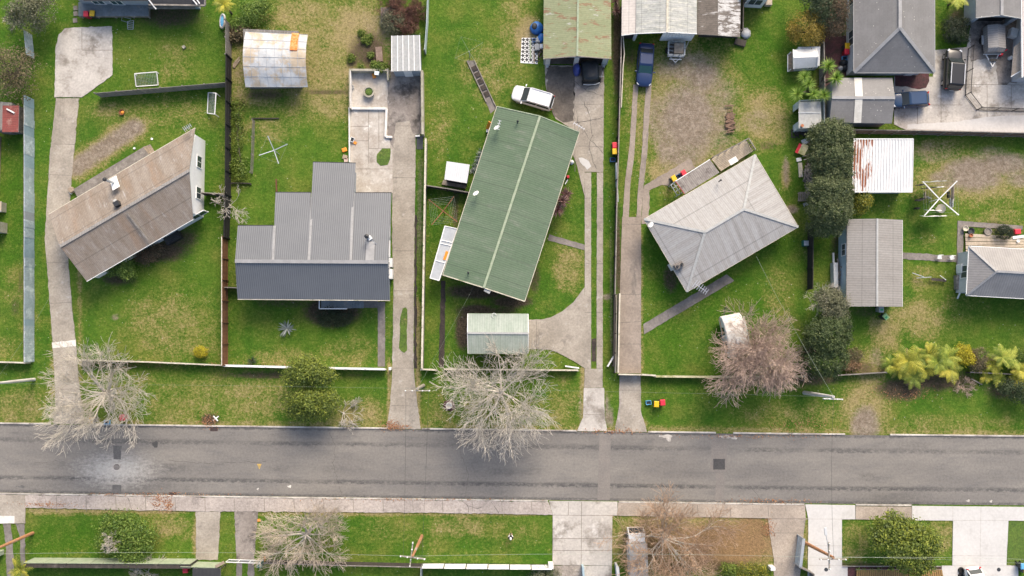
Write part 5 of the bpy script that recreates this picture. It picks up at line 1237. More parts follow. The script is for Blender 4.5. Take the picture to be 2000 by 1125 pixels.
# white playhouse
s4 = thing('playhouse', 'white gabled playhouse with small open porch beside the cabbage trees', 'playhouse', G(1570, 118))
EZ, RZ = 1.5, 2.1
A1, A2, B2, B1, C1, C2 = (1549, 97, EZ), (1594, 95, EZ), (1595.5, 131, EZ), (1550, 134.5, EZ), (1549.5, 112.5, RZ), (1597.5, 111, RZ)
roof_part(s4, [[A1, A2, C2, C1]], 'white_paint', 0.05); roof_part(s4, [[C1, C2, B2, B1]], 'pale_wall', 0.05)
strip(s4, 'barge_board', [A1, C1, B1], 'white_paint', 0.08, 0.14, 0.0); strip(s4, 'barge_board', [A2, C2, B2], 'white_paint', 0.08, 0.14, 0.0)
foot = [G(1550, 101)[:2], G(1592, 100)[:2], G(1591, 137)[:2], G(1550, 139)[:2]]; walls(s4, foot, EZ - .06, 'pale_wall'); window(s4, foot[3], foot[2], 1.5, .6, .6, 1.1)
mb = MB(); mb.prism([tuple(G(1538, 106)[:2]), tuple(G(1550, 101)[:2]), tuple(G(1550, 139)[:2]), tuple(G(1538, 141)[:2])], 0, 0.15); mb.build('porch', 'timber', s4)
mb = MB()
for p in ((1538.5, 107), (1538.5, 140)): c = G2(p); mb.box((c.x + .05, c.y, 0.15), .08, .08, .7)
a, b = G(1538.5, 107, .85), G(1538.5, 140, .85); mb.beam(a, b, .07); mb.build('railing', 'white_paint', s4)
# grey tin shed
s5 = thing('shed', 'grey tin garden shed with open front below the cabbage trees', 'shed', G(1578, 228))
q = [(1560, 199, 2.0), (1603, 198, 1.95), (1605, 248, 1.95), (1560, 251, 2.0)]
roof_part(s5, [q], 'pale_flashing', 0.05); strip(s5, 'ridge_cap', [(1559, 220, 2.0), (1603, 221, 1.95)], 'galv', 0.08)
foot = [G(1549, 206)[:2], G(1596, 204)[:2], G(1597, 257)[:2], G(1549, 258)[:2]]
mb = MB(); a, b, c, d = [Vector(x) for x in foot]
for (p, q_) in ((a, b), (b, c), (c, d), (a, a.lerp(d, .25)), (a.lerp(d, .75), d)): mb.beam((*p, .95), (*q_, .95), .05, 1.9)
mb.build('wall', 'galv_sheet', s5)
mb = MB(); p = G(1566, 246, 2.0); mb.lathe((p.x, p.y, 2.0), [(.14, 0), (.17, .2), (.12, .2)], 8); mb.build('flower_pot', 'terracotta', s5)
# bottom edge: golden deck and dark carport
dk = thing('deck', 'golden brown slatted deck at the bottom edge under the round leafy tree', 'deck', G(1750, 1118))
A_, B_, C_, D_ = G(1671, 1112), G(1838, 1112), G(1845, 1150), G(1668, 1150)
mb = MB()
for i in range(40):
    u0, u1 = i / 40 + 0.003, (i + 1) / 40 - 0.003
    mb.prism([A_.lerp(B_, u0)[:2], A_.lerp(B_, u1)[:2], D_.lerp(C_, u1)[:2], D_.lerp(C_, u0)[:2]], 0.2, 0.26)
mb.build('deck_boards', 'golden_deck', dk); mb = MB(); mb.beam(A_ + Vector((0, 0, .1)), B_ + Vector((0, 0, .1)), .08, .2); mb.build('fascia', 'grey_timber', dk)
# ---------------------------------------------------------------- fences and walls
def fence(label, top, h, m, cap=None, post='grey_timber', sp=2.4, th=0.04, name='fence', cat='fence', rails=None, rail_side=1, capw=0.1, group=None, slats=False, pz=0.0):
    P = [G(p[0], p[1], h) for p in top]
    c = G(top[len(top) // 2][0], top[len(top) // 2][1], h)
    t = thing(name, label, cat, (c.x, c.y, 0), 0, group)
    mb = MB(); zc = Vector((0, 0, h))
    for a, b in zip(P[:-1], P[1:]):
        if slats:
            for i in range(slats):
                z = h * (0.12 + 0.85 * i / max(1, slats - 1)) - 0.03; mb.beam((a.x, a.y, z), (b.x, b.y, z), th, h / slats * 0.5)
        else: mb.beam((a.x, a.y, h / 2), (b.x, b.y, h / 2), th, h - 0.03)
    mb.build('rails' if slats else 'panel', m, t)
    if cap:
        mb = MB()
        for a, b in zip(P[:-1], P[1:]): mb.beam((a.x, a.y, h + 0.0), (b.x, b.y, h + 0.0), capw, 0.04)
        mb.build('capping', cap, t)
    if rails:
        mb = MB()
        for a, b in zip(P[:-1], P[1:]):
            d = (b - a).normalized(); s = Vector((d.y, -d.x, 0)) * rail_side * (th / 2 + 0.025)
            for z in (0.15 * h, 0.52 * h, 0.88 * h): mb.beam((a.x + s.x, a.y + s.y, z), (b.x + s.x, b.y + s.y, z), 0.05, 0.09)
        mb.build('rail', rails, t)
    if post:
        d0 = 0.0
        for a, b in zip(P[:-1], P[1:]):
            L = (b - a).length; d = (b - a).normalized(); s = Vector((d.y, -d.x, 0)) * rail_side * (th / 2 + 0.052)
            k = max(1, round(L / sp))
            for i in range(k + 1):
                q = a.lerp(b, i / k) + s; mb = MB(); mb.box((q.x, q.y, 0), 0.1, 0.1, h + 0.02 + pz, math.atan2(d.y, d.x)); mb.build('post', post, t)
    return t
# blue grey corrugated iron fence, sheet by sheet
rnd = random.Random(4)
ys = [185, 205, 228, 243, 262, 287, 300, 325, 345, 372, 398, 412, 428, 443, 463, 487, 502, 520, 548, 577, 605, 624, 636, 666, 708]
t = thing('fence', 'tall patchwork fence of blue grey corrugated iron sheets left of the long driveway', 'fence', G(56, 440))
for i, (a, b) in enumerate(zip(ys[:-1], ys[1:])):
    h = 1.8 + rnd.uniform(-0.06, 0.05); p = G(47 + rnd.uniform(-.4, .6), a, h); q = G(47 + rnd.uniform(-.4, .6), b, h)
    mb = MB(); mb.beam((p.x, p.y, h / 2), (q.x, q.y, h / 2), 0.03, h - 0.02); n = 8
    for j in range(n): u = p.lerp(q, (j + .5) / n); mb.beam((u.x + .02, u.y, 0.02), (u.x + .02, u.y, h), 0.05)
    mb.build('sheet', ['galv_sheet', 'blue_wall', 'galv_sheet', 'tarp_seam'][rnd.randrange(4)], t)
mb = MB(); p, q = G(46.5, 185, 1.5), G(46.5, 708, 1.5)
for z in (.4, 1.4): mb.beam((p.x - .05, p.y, z), (q.x - .05, q.y, z), .07)
mb.build('rail', 'grey_timber', t)
fence('short run of blue grey tin fence beside the scrubby tree at the far left', [(46, 58), (51, 106)], 1.5, 'galv_sheet', None, 'grey_timber', 2.5)
fence('slanting grey paling fence between the two goal frames', [(183.5, 182), (441, 161)], 1.5, 'grey_boards', None, 'grey_timber', 2.3, rails='grey_timber', rail_side=-1, capw=.06)
fence('tall black stained paling fence with a plain pinkish end near the palm', [(440.5, 105), (439, 378), (436, 462)], 1.8, 'black_boards', None, 'black_boards', 2.6, rails='black_boards', rail_side=-1)
fence('weathered grey paling fence run between the yellow palm and the black fence', [(440.5, 38), (440.5, 105)], 1.8, 'grey_boards', None, 'grey_timber', 2.2)
fence('warm brown paling fence with rails facing the charcoal house', [(433, 462), (433, 714)], 1.8, 'brown_boards', 'cream_rail', 'brown_boards', 2.4, rails='brown_boards', rail_side=-1, capw=.09)
fence('short grey paling fence from the white gable wall to the black fence', [(393, 376), (438, 379)], 1.5, 'dark_boards', 'grey_timber', 'grey_timber', 1.2)
fence('low pale timber front fence below the brown roofed house lawn', [(152, 703), (290, 707), (436, 713.5)], 1.0, 'grey_boards', 'cream_rail', 'cream_rail', 2.0, capw=.13)
fence('low white front fence below the charcoal house lawn', [(438, 714), (600, 718), (751, 721)], 1.0, 'white_paint', 'white_paint', 'white_paint', 2.3, capw=.22)
fence('low cream front fence at the lower left ending at the blue metal fence', [(-60, 706), (0, 707), (48, 708.5)], 1.0, 'cream_rail', 'cream_rail', 'cream_rail', 2.4, capw=.15)
fence('short grey stub fence from the brown fence to the dark blue roof', [(437, 561), (463, 562)], 1.2, 'dark_boards', 'grey_timber', None, 1.3)
fence('long pale grey timber fence beside the second concrete driveway', [(831.5, 270), (830, 360), (828, 480), (826, 600), (824, 720)], 1.6, 'grey_boards', 'cream_rail', 'grey_timber', 2.4, capw=.2)
fence('low mossy concrete block wall along the walled yard', [(824, 137), (825.5, 262)], 1.2, 'block_wall', 'block_wall', None, th=.2, name='wall', cat='wall', capw=.26)
fence('blue grey tin fence beside the brown brambles', [(835, -20), (833, 40), (829, 96)], 1.6, 'galv_sheet', None, 'grey_timber', 2.4)
fence('dark picket fence joining the pale fence to the green house', [(832, 362), (872, 368), (917, 376)], 1.4, 'dark_boards', 'grey_timber', 'dark_boards', 2.0)
t = thing('wall', 'low white edged block walls round the corner of the walled yard', 'wall', G(683, 175))
mb = MB()
for (a, b, w, h) in (((682, 136), (757, 136.5), .22, .9), ((683, 138), (683.5, 211), .2, .9), ((757, 134), (757.5, 156), .18, .9)):
    p, q = G(a[0], a[1], h), G(b[0], b[1], h); mb.beam((p.x, p.y, h / 2), (q.x, q.y, h / 2), w, h)
mb.build('blocks', 'block_wall', t)
mb = MB(); p, q = G(684.3, 138, .9), G(684.8, 211, .9); mb.beam((p.x, p.y, .46), (q.x, q.y, .46), .06, .92); p, q = G(684, 212), G(682, 318); mb.beam((p.x - .05, p.y, .2), (q.x + .1, q.y, .2), .12, .4); mb.build('white_edge', 'chalk_white', t)
t = thing('wall', 'chalk white low stepped wall crossing the concrete yard', 'wall', G(720, 212))
mb = MB()
for (a, b) in (((687, 211.5), (756, 212)), ((755, 212), (752.5, 267)), ((753, 267), (766, 267.5))):
    p, q = G(*a, .3), G(*b, .3); mb.beam((p.x, p.y, .15), (q.x, q.y, .15), .24, .3)
mb.build('blocks', 'chalk_white', t, bev=.04)
fence('old dark slatted boundary fence between the green house drive and the wheel tracks', [(1216, 10), (1214, 70), (1211, 190), (1208, 300), (1205, 400), (1203, 500), (1201.5, 575)], 1.4, 'dark_boards', 'grey_timber', 'dark_boards', 2.2, capw=.12)
fence('thin pale boundary rail along the wheel track drive', [(1217, 70), (1219.5, 105), (1217, 130), (1213.5, 210)], 1.2, 'dark_boards', 'cream_rail', None, 3, capw=.1)
fence('open trellis fence with white top rail beside the brown slab drive', [(1205, 575), (1203, 728)], 1.3, 'cream_rail', None, 'dark_boards', 2.0, slats=7, th=.03)
fence('white capped rail fence close to the brown slab drive', [(1210.5, 573), (1207.5, 728)], 1.3, 'grey_boards', 'cream_rail', None, 3, capw=.16)
fence('dark paling strip fence left of the trellis', [(1201, 578), (1199, 715)], 1.2, 'dark_boards', 'dark_boards', 'dark_boards', 2.3, capw=.1)
t = thing('gate', 'long grey metal gate panel folded against the slatted boundary fence', 'gate', G(1204, 357)); a, b = G(1204, 318, 1.1), G(1206.5, 394, 1.1)
mb = MB(); mb.beam((a.x, a.y, .58), (b.x, b.y, .58), .05, 1.0); mb.build('panel', 'galv_sheet', t); mb = MB(); mb.beam(a, b, .16, .06); mb.build('frame', 'galv', t)
fence('cream topped low front fence below the sage garage', [(868, 721), (1000, 722), (1105, 723), (1129, 723)], 0.9, 'brick_wall', 'cream_rail', 'cream_rail', 2.4, capw=.16)
fence('short cream topped front fence beside the second driveway', [(822, 721), (851, 722.5)], 0.9, 'brick_wall', 'cream_rail', 'cream_rail', 1.5, capw=.16)
for (a, b, lb) in (((1104, 715), (1131, 719), 'small grey timber gate swung open at the cream topped front fence'), ((1200, 694), (1187, 716), 'small white gate open beside the trellis fence')):
    t = thing('gate', lb, 'gate', G((a[0] + b[0]) / 2, (a[1] + b[1]) / 2)); p, q = G(*a, .9), G(*b, .9)
    mb = MB(); mb.beam((p.x, p.y, .85), (q.x, q.y, .85), .14, .06); mb.beam((p.x, p.y, .25), (q.x, q.y, .25), .05, .08); mb.build('frame', 'white_paint', t)
    mb = MB()
    for i in range(6): u = p.lerp(q, i / 5); mb.box((u.x, u.y, .08), .06, .06, .76)
    mb.build('pickets', 'grey_timber', t)
fence('timber driveway gate closed across the brown slab drive', [(1208, 731), (1252, 732)], 1.1, 'timber', 'cream_rail', 'dark_boards', 2.2, name='gate', cat='gate', capw=.14)
fence('pale brown fence run beside the timber driveway gate', [(1253, 731.5), (1281, 733.5)], 1.0, 'timber', 'cream_rail', 'cream_rail', 1.4, capw=.16)
fence('mossy yellow topped low front fence running under the pink grey tree', [(1280, 735), (1360, 736), (1425, 736), (1520, 736), (1572, 735)], 0.9, 'grey_boards', 'moss_rail', 'moss_rail', 2.4, capw=.22)
fence('thin weathered front rail between the laurel and the tree ferns', [(1636, 733), (1732, 727)], 0.8, 'dark_boards', 'grey_timber', 'grey_timber', 2.4, capw=.12)
fence('twisted old dark front fence on the right behind the lower ferns', [(1895, 727), (1960, 730), (2100, 738)], 0.8, 'dark_boards', 'grey_timber', 'dark_boards', 2.2, capw=.12)
fence('black stained paling fence beside the grey garage and laurel hedge', [(1588.5, 440), (1588, 564)], 1.6, 'black_boards', 'dark_boards', 'black_boards', 2.4, capw=.06)
fence('weathered pale paling fence behind the playhouse and tin shed', [(1609.5, 82), (1611, 160), (1613, 262)], 1.5, 'grey_boards', 'grey_timber', 'grey_timber', 2.4, capw=.1)
fence('long brown paling fence with braces below the pale yard', [(1666, 253), (1800, 255), (1895, 257), (2100, 262)], 1.7, 'brown_boards', 'grey_timber', 'grey_timber', 2.3, rails='grey_timber', rail_side=1, capw=.07)
# pool type fence
P = [G(x, y, 1.2) for (x, y) in ((1903, 88), (1897, 180), (1919, 209), (2060, 214))]
t = thing('pool_fence', 'black metal bar fence round the box trailer yard', 'fence', G(1890, 180))
mb = MB(); bars = MB()
for a, b in zip(P[:-1], P[1:]):
    for z in (.12, 1.15): mb.beam((a.x, a.y, z), (b.x, b.y, z), .05)
    k = int((b - a).length / .14)
    for i in range(k): u = a.lerp(b, i / k); bars.beam((u.x, u.y, .1), (u.x, u.y, 1.2), .022)
mb.build('rail', 'black_plastic', t); bars.build('bars', 'black_plastic', t)
for i, p in enumerate(P + [P[0].lerp(P[1], .5), P[2].lerp(P[3], .25), P[2].lerp(P[3], .5)]):
    mb = MB(); mb.box((p.x, p.y, 0), .07, .07, 1.3); mb.build('post', 'black_plastic', t)
# street side fences along the bottom
t = thing('fence', 'tall fence of pale grey green sheets along the bottom left lawn', 'fence', G(215, 1089)); h = 1.9
xs = [45, 84, 130, 176, 223, 266, 309, 352, 372]
for a, b in zip(xs[:-1], xs[1:]):
    p, q = G(a + .5, 1099.5 + a * .006, h), G(b - .6, 1099.5 + b * .006, h); mb = MB(); mb.beam((p.x, p.y, h / 2), (q.x, q.y, h / 2), .04, h); mb.build('panel', 'sage_flashing', t)
    mb = MB(); mb.box((q.x, q.y - .07, 0), .1, .1, h + .05); mb.build('post', 'dark_boards', t)
mb = MB(); p, q = G(45, 1100, h), G(372, 1102, h); mb.beam((p.x, p.y - .25, h - .1), (q.x, q.y - .25, h - .1), .45, .05); mb.build('shade_strip', 'dark_boards', t)  # dark strip stands in for the shade behind the fence
t = thing('carport', 'low dark carport with pale front panels by the bottom edge', 'carport', G(405, 1108)); h = 1.9
for (a, b) in (((352, 1107), (421, 1109)),):
    p, q = G(*a, h), G(*b, h); mb = MB(); mb.beam((p.x, p.y, h / 2), (q.x, q.y, h / 2), .05, h); mb.build('front_panel', 'sage_flashing', t)
roof_part(t, [[(376, 1110, 1.9), (431, 1110, 1.9), (431, 1150, 2.0), (376, 1150, 2.0)]], 'roof_blackmetal', .06)
mb = MB()
for px in (378, 429):
    p = G(px, 1140, 1.9); mb.box((p.x, p.y, 0), .1, .1, 1.9); p = G(px, 1112, 1.85); mb.box((p.x, p.y, 0), .1, .1, 1.85)
mb.build('post', 'dark_boards', t)
mb = MB(); p, q = G(421, 1107, 1.9), G(438, 1098, 1.9); mb.beam(p, q, .3, .1); mb.build('brace', 'timber', t)
t = thing('gate', 'white tube frame gate across the wheel tracks at the bottom', 'gate', G(475, 1097)); h = 1.1
p, q = G(441, 1098, h), G(508, 1100, h); mb = MB()
for z in (.15, 1.08): mb.beam((p.x, p.y, z), (q.x, q.y, z), .07)
for i in range(4): u = p.lerp(q, i / 3); mb.beam((u.x, u.y, .02), (u.x, u.y, 1.1), .07)
mb.build('frame', 'white_paint', t)
mb = MB()
for i in range(24): u = p.lerp(q, (i + .5) / 24); mb.beam((u.x, u.y, .15), (u.x, u.y, 1.08), .012)
for z in (.35, .6, .85): mb.beam((p.x, p.y, z), (q.x, q.y, z), .012)
mb.build('mesh', 'galv', t)
fence('brown horizontal board fence under the round topped grey tree at the bottom', [(515, 1100), (640, 1104), (740, 1106), (822, 1108)], 1.4, 'dark_boards', 'grey_timber', 'dark_boards', 2.4, capw=.1, slats=8)
t = thing('fence', 'white panelled fence along the bottom beside the wide white driveway', 'fence', G(950, 1100)); h = 1.7
xs = [823, 866, 909.5, 952.5, 995, 1037.5, 1079]
for i, (a, b) in enumerate(zip(xs[:-1], xs[1:])):
    y = 1110 + i * .5; p, q = G(a + .8, y, h), G(b - .8, y, h); mb = MB(); mb.beam((p.x, p.y, h / 2 + .05), (q.x, q.y, h / 2 + .05), .04, h - .1); mb.build('panel', 'white_paint', t)
    mb = MB(); mb.box((q.x + .05, q.y - .03, 0), .1, .1, h + .05); mb.build('post', 'dark_metal', t)
mb = MB(); p, q = G(822, 1110, h), G(1079, 1113, h); mb.beam((p.x, p.y + .03, .05), (q.x, q.y + .03, .05), .06, .1); mb.build('plinth', 'dark_metal', t)
mb = MB(); p, q = G(822, 1110, h), G(821, 1150, h); mb.beam((p.x, p.y, .85), (q.x, q.y, .85), .06, 1.7); mb.build('return_panel', 'galv', t)
fence('white capped post wall at the corner of the wide white driveway', [(1206, 1107), (1210, 1150)], 1.7, 'pale_wall', 'white_paint', None, th=.2, name='wall', cat='wall', capw=.3)
fence('short dark wall across the gap in the wide white driveway', [(1139, 1108), (1142, 1150)], 1.2, 'blue_wall', None, None, th=.2, name='wall', cat='wall')
fence('blue grey metal panel fence beside the orange power pole', [(1570, 1052), (1563.5, 1108)], 1.7, 'galv_sheet', 'galv', 'galv', 2.6, capw=.3)
fence('short timber side fence at the end of the blue grey panel fence', [(1564, 1109), (1590, 1121), (1592, 1150)], 1.4, 'grey_boards', 'grey_timber', 'grey_timber', 1.5)
fence('low garden edging rail in front of the golden deck', [(1646, 1106), (1838, 1106.5)], 0.18, 'grey_timber', 'grey_timber', None, 4, name='edging', cat='edging', capw=.1)
fence('low timber garden edging in the grass of the second back yard', [(492, 231), (545, 231)], 0.15, 'dark_boards', 'dark_boards', None, 4, name='edging', cat='edging')
fence('thin old wire fence line down the second back yard', [(493, 233), (491, 300), (489, 336)], 0.8, 'grey_timber', None, 'grey_timber', 1.8, slats=3, th=.02)
fence('low broken board edging near the bare sapling', [(452, 357), (489, 358)], 0.3, 'dark_boards', 'dark_boards', 'dark_boards', 1.5, name='edging', cat='edging')
mb = MB(); a, b = G(540, 350), G(541, 375); mb.beam((a.x, a.y, .1), (b.x, b.y, .1), .12, .2); tag(mb.build('edging', 'brown_boards'), 'short rusty brown edging board by the step of the charcoal roof', 'edging')

# ---------------------------------------------------------------- power poles and wires
POLETOP = {}
def pole(key, label, base, top, h, m, arm=2.2, arm_dir=(1, 0), r=.17, second=None, lamp=False):
    b = G2(base); tp = G(top[0], top[1], h)
    t = thing('power_pole', label, 'power pole', b)
    mb = MB(); mb.tube([(b.x, b.y, -.1), b.lerp(tp, .5), tp], [r * 1.15, r, r * .72], 10); mb.build('pole', m, t)
    d = Vector((*arm_dir, 0)).normalized(); POLETOP[key] = (tp, d)
    off = Vector((d.y, -d.x, 0)) * (r * .8 + .06)
    for i, (dd, L, dz) in enumerate([(d, arm, -.2)] + ([(Vector((d.y, -d.x, 0)), second, -.55)] if second else [])):
        o2 = Vector((dd.y, -dd.x, 0)) * (r * .85 + .06)
        mb = MB(); c = tp + Vector((0, 0, dz)) + o2; mb.beam(c - dd * L / 2, c + dd * L / 2, .11, .12); ar = mb.build('crossarm', 'pole_grey' if m != 'pole_concrete' else 'pole_concrete', t)
        for s in (-.46, -.2, .2, .46):
            q = c + dd * L * s; mb = MB(); mb.lathe((q.x, q.y, q.z + .06), [(.03, 0), (.07, .06), (.07, .15), (.03, .2)], 8); mb.build('insulator', 'white_paint', ar)
    if lamp:
        q = tp + Vector((0, 0, -1.2)); e = q + Vector((-.35, 1.9, .35)); mb = MB(); mb.tube([q, q.lerp(e, .6) + Vector((0, 0, .15)), e], .035, 6); la = mb.build('lamp_arm', 'galv', t)
        mb = MB(); mb.beam(e, e + Vector((-.08, .75, .03)), .26, .13); mb.build('lamp_head', 'pale_wall', la, bev=.04)
    return t
pole('a', 'orange brown timber power pole with a street lamp leaning over the white driveway', (1572, 1060), (1628, 1089), 7.2, 'pole_wood', 2.6, (1, 0), .17, 2.6, True)
pole('b', 'grey concrete power pole with one crossarm on the verge beside the pink grey tree', (1571, 767), (1628, 775), 7.2, 'pole_concrete', 1.9, (1, -.04), .19)
pole('c', 'weathered timber power pole with crossed arms on the bottom lawn near the white fence', (824, 1047), (806, 1086), 7.4, 'pole_wood', 2.5, (1, -.12), .15, 2.4)
pole('d', 'orange timber power pole cut by the left edge near the bottom left lawn', (64, 1041), (-30, 1082), 7.4, 'pole_wood', 2.4, (1, 0), .16)
pole('e', 'thin pale concrete power pole on the left verge cut by the left edge', (67, 741), (-12, 749), 7.2, 'pole_concrete', 1.8, (0, 1), .15)
pole('f', 'mossy power pole with one long crossarm above the second driveway', (827, 753), (815, 759), 7.6, 'pole_grey', 2.5, (1, 0), .17)
def wire(label, p, q, sag=.5, m='wire', r=.011, group='overhead power lines'):
    mb = MB(); pts = [Vector(p).lerp(Vector(q), i / 14) - Vector((0, 0, sag * 4 * (i / 14) * (1 - i / 14))) for i in range(15)]
    mb.tube(pts, r, 4); return tag(mb.build('power_line', m), label, 'power line', group)
tp = lambda k, s=0, dz=0.05: POLETOP[k][0] + POLETOP[k][1] * s + Vector((0, 0, dz))
wire('pale overhead line from the left orange pole to the crossed arm pole', tp('d', 0), tp('c', 0), .9, 'wire_pale', .010)
wire('pale overhead line from the crossed arm pole to the street lamp pole', tp('c', 0), tp('a', 0), 1.0, 'wire_pale', .010)
wire('overhead line running right from the street lamp pole over the leafy tree', tp('a', 0), G(2150, 1098, 7.3), .7, 'wire_pale', .010)
wire('lower overhead line running right from the street lamp pole', tp('a', 0, -.3), G(2150, 1110, 6.9), .7, 'wire_pale', .008)
wire('left one of two dark lines crossing the road from the mossy pole', tp('f', -1.1), tp('c', -.9), .5)
wire('right one of two dark lines crossing the road from the mossy pole', tp('f', 1.1), tp('c', .9), .5)
wire('dark line crossing the road from the concrete pole to the street lamp pole', tp('b', 0), tp('a', 0), .5, 'wire', .012)
wire('green service line from the concrete pole to the silver hipped house', tp('b', 0), G(1477, 500, 2.9), .6, 'wire_pale', .010)
wire('service line from the left concrete pole to the brown roofed house', tp('e', 0), G(140, 500, 3.2), .6, 'wire_pale', .005)
wire('service line from the mossy pole to the green house', tp('f', 0), G(925, 560, 2.8), .6, 'wire_pale', .004)
wire('dark line along the near verge from the left concrete pole to the mossy pole', tp('e', 0), tp('f', 0), .9, 'wire_pale', .004)
wire('dark line along the far verge from the mossy pole to the concrete pole', tp('f', 0), tp('b', 0), 1.0, 'wire_pale', .004)

# ---------------------------------------------------------------- vehicles
def car(name, label, px, head, L, W_, Hh, paint, kind='suv', rails=False, cat='car', dark=False, z=0.05):
    c = G2(px); t = thing(name, label, cat, (c.x, c.y, z), math.atan2(-head[1], head[0]))
    w = W_ / 2
    if kind == 'sedan':
        S = [(-.5, .58, .4, .74), (-.485, .8, .3, .88), (-.46, .92, .27, .94), (-.36, .98, .22, .97), (-.1, 1, .2, .95), (.15, 1, .2, .93), (.27, .98, .2, .92), (.39, .94, .22, .84), (.45, .84, .24, .76), (.483, .68, .26, .68), (.5, .44, .34, .58)]
        B0, B1, T0, T1, zb, wt = -.38, .23, -.21, .05, .92, .80
    else:
        S = [(-.5, .7, .44, .88), (-.488, .88, .34, .98), (-.46, .97, .3, 1.03), (-.36, 1, .26, 1.04), (-.1, 1, .25, 1.03), (.15, 1, .25, 1.02), (.25, .98, .25, 1.01), (.38, .95, .27, .96), (.44, .87, .3, .9), (.48, .72, .34, .8), (.5, .46, .42, .66)]
        B0, B1, T0, T1, zb, wt = -.49, .27, -.43, .09, 1.0, .84
    if kind == 'hatch': B0, B1, T0, T1 = -.47, .27, -.36, .08
    mb = MB(); rings = []
    for (x, f, z0, z1) in S:
        y = w * f; X = x * L
        rings.append([(X, -y * .88, z0), (X, -y, z0 + (z1 - z0) * .35), (X, -y * .985, z0 + (z1 - z0) * .75), (X, -y * .86, z1), (X, 0, z1 + .03), (X, y * .86, z1), (X, y * .985, z0 + (z1 - z0) * .75), (X, y, z0 + (z1 - z0) * .35), (X, y * .88, z0)])
    mb.loft(rings); mb.build('body', paint, t, smooth=True, local=True, sub=2)
    wb, wr = w * .97, w * wt
    B = [Vector((B0 * L, -wb * .93, zb - .06)), Vector((B1 * L, -wb * .9, zb - .08)), Vector((B1 * L, wb * .9, zb - .08)), Vector((B0 * L, wb * .93, zb - .06))]
    M = [Vector((T0 * L, -wr, Hh - .05)), Vector((T1 * L, -wr, Hh - .05)), Vector((T1 * L, wr, Hh - .05)), Vector((T0 * L, wr, Hh - .05))]
    T = [Vector((T0 * L + .12, -wr * .88, Hh)), Vector((T1 * L - .12, -wr * .88, Hh)), Vector((T1 * L - .12, wr * .88, Hh)), Vector((T0 * L + .12, wr * .88, Hh))]
    mb = MB(); mb.loft([B, M, T]); mb.build('cabin', paint, t, local=True, bev=.12)
    def quad(nm, a, b, c_, d, ins=(.06, .06), m='glass'):
        n = (b - a).cross(d - a).normalized(); ctr = (a + b + c_ + d) / 4
        if n.dot(ctr - Vector((0, 0, Hh * .5))) < 0: n = -n
        f = lambda u, v: a.lerp(b, u).lerp(d.lerp(c_, u), v)
        P = [f(ins[0], ins[1]), f(1 - ins[0], ins[1]), f(1 - ins[0], 1 - ins[1]), f(ins[0], 1 - ins[1])]
        q = MB(); q.loft([[p + n * .002 for p in P], [p + n * .022 for p in P]]); return q.build(nm, m, t, local=True)
    quad('windscreen', B[1], B[2], M[2], M[1], (.05, .1), 'teal_glass' if kind == 'sedan' else 'glass'); quad('rear_window', B[3], B[0], M[0], M[3], (.07, .14))
    for (i, j) in ((0, 1), (3, 2)):
        for (u0, u1) in ((0.03, .5), (.5, .97)):
            a, b = B[i].lerp(B[j], u0), B[i].lerp(B[j], u1); c_, d = M[i].lerp(M[j], u1), M[i].lerp(M[j], u0); quad('side_window', a, b, c_, d, (.04, .16))
    for sx_ in (-.31, .31):
        for sy_ in (-1, 1):
            q = MB(); r = .33; rings = [[(sx_ * L + rr * math.cos(a), sy_ * (w - .17) + yy, .28 + rr * math.sin(a)) for a in [2 * math.pi * k_ / 16 for k_ in range(16)]] for rr, yy in ((r * .7, -.11), (r, -.09), (r, .09), (r * .7, .11))]
            q.loft(rings); wh_ = q.build('wheel', 'tyre', t, local=True)
            q = MB(); q.loft([[(sx_ * L + .2 * math.cos(a), sy_ * (w - .17) + yy, .28 + .2 * math.sin(a)) for a in [2 * math.pi * k_ / 12 for k_ in range(12)]] for yy in (-.12, .12)]); q.build('rim', 'rim', wh_, local=True)
    zl = .62 if kind == 'sedan' else .78
    for sy_ in (-1, 1):
        q = MB(); q.box((.435 * L, sy_ * w * .66, zl), .3, .26, .1, -sy_ * .7); q.build('headlight', 'lamp_clear', t, local=True, bev=.03)
        q = MB(); q.box((-.478 * L, sy_ * w * .74, zl + .06), .12, .26, .18, sy_ * .4); q.build('taillight', 'lamp_red', t, local=True, bev=.03)
        q = MB(); q.box((B1 * L - .22, sy_ * (w * .98 + .08), zb + .02), .14, .24, .14); q.build('mirror', paint, t, local=True, bev=.04)
        if rails:
            q = MB(); q.beam((T0 * L + .1, sy_ * wr * .9, Hh + .05), (T1 * L - .1, sy_ * wr * .9, Hh + .05), .07, .06); q.build('roof_rail', 'steel' if rails == 'steel' else paint, t, local=True)
    q = MB(); q.box((.49 * L, 0, .4), .08, W_ * .55, .14); q.build('grille', 'black_plastic', t, local=True)
    q = MB(); q.box((-.497 * L, 0, .55), .05, .45, .12); q.build('number_plate', 'white_paint', t, local=True)
    return t
car('parked_suv', 'white station wagon parked on grass at the end of the green house', (1040, 195), (-80, -24), 4.55, 1.85, 1.68, 'car_white', 'suv', 'paint')
car('parked_sedan', 'dark navy sedan with bonnet scoop parked at the open garage on wheel tracks', (1258, 131), (-7, 88), 4.75, 1.82, 1.46, 'car_navy', 'sedan')
car('parked_suv', 'black station wagon with silver roof rails in the pale concrete yard', (1854, 140), (6, -70), 4.6, 1.88, 1.7, 'car_black', 'suv', 'steel')
car('parked_hatchback', 'dark blue hatchback nosed under the speckled carport roof', (1770, 199), (-60, 3), 4.0, 1.72, 1.5, 'car_blue', 'hatch')
car('parked_hatchback', 'white hatchback cut by the bottom edge on the right white driveway', (1897, 1141), (8, 60), 4.0, 1.7, 1.5, 'car_white', 'hatch')
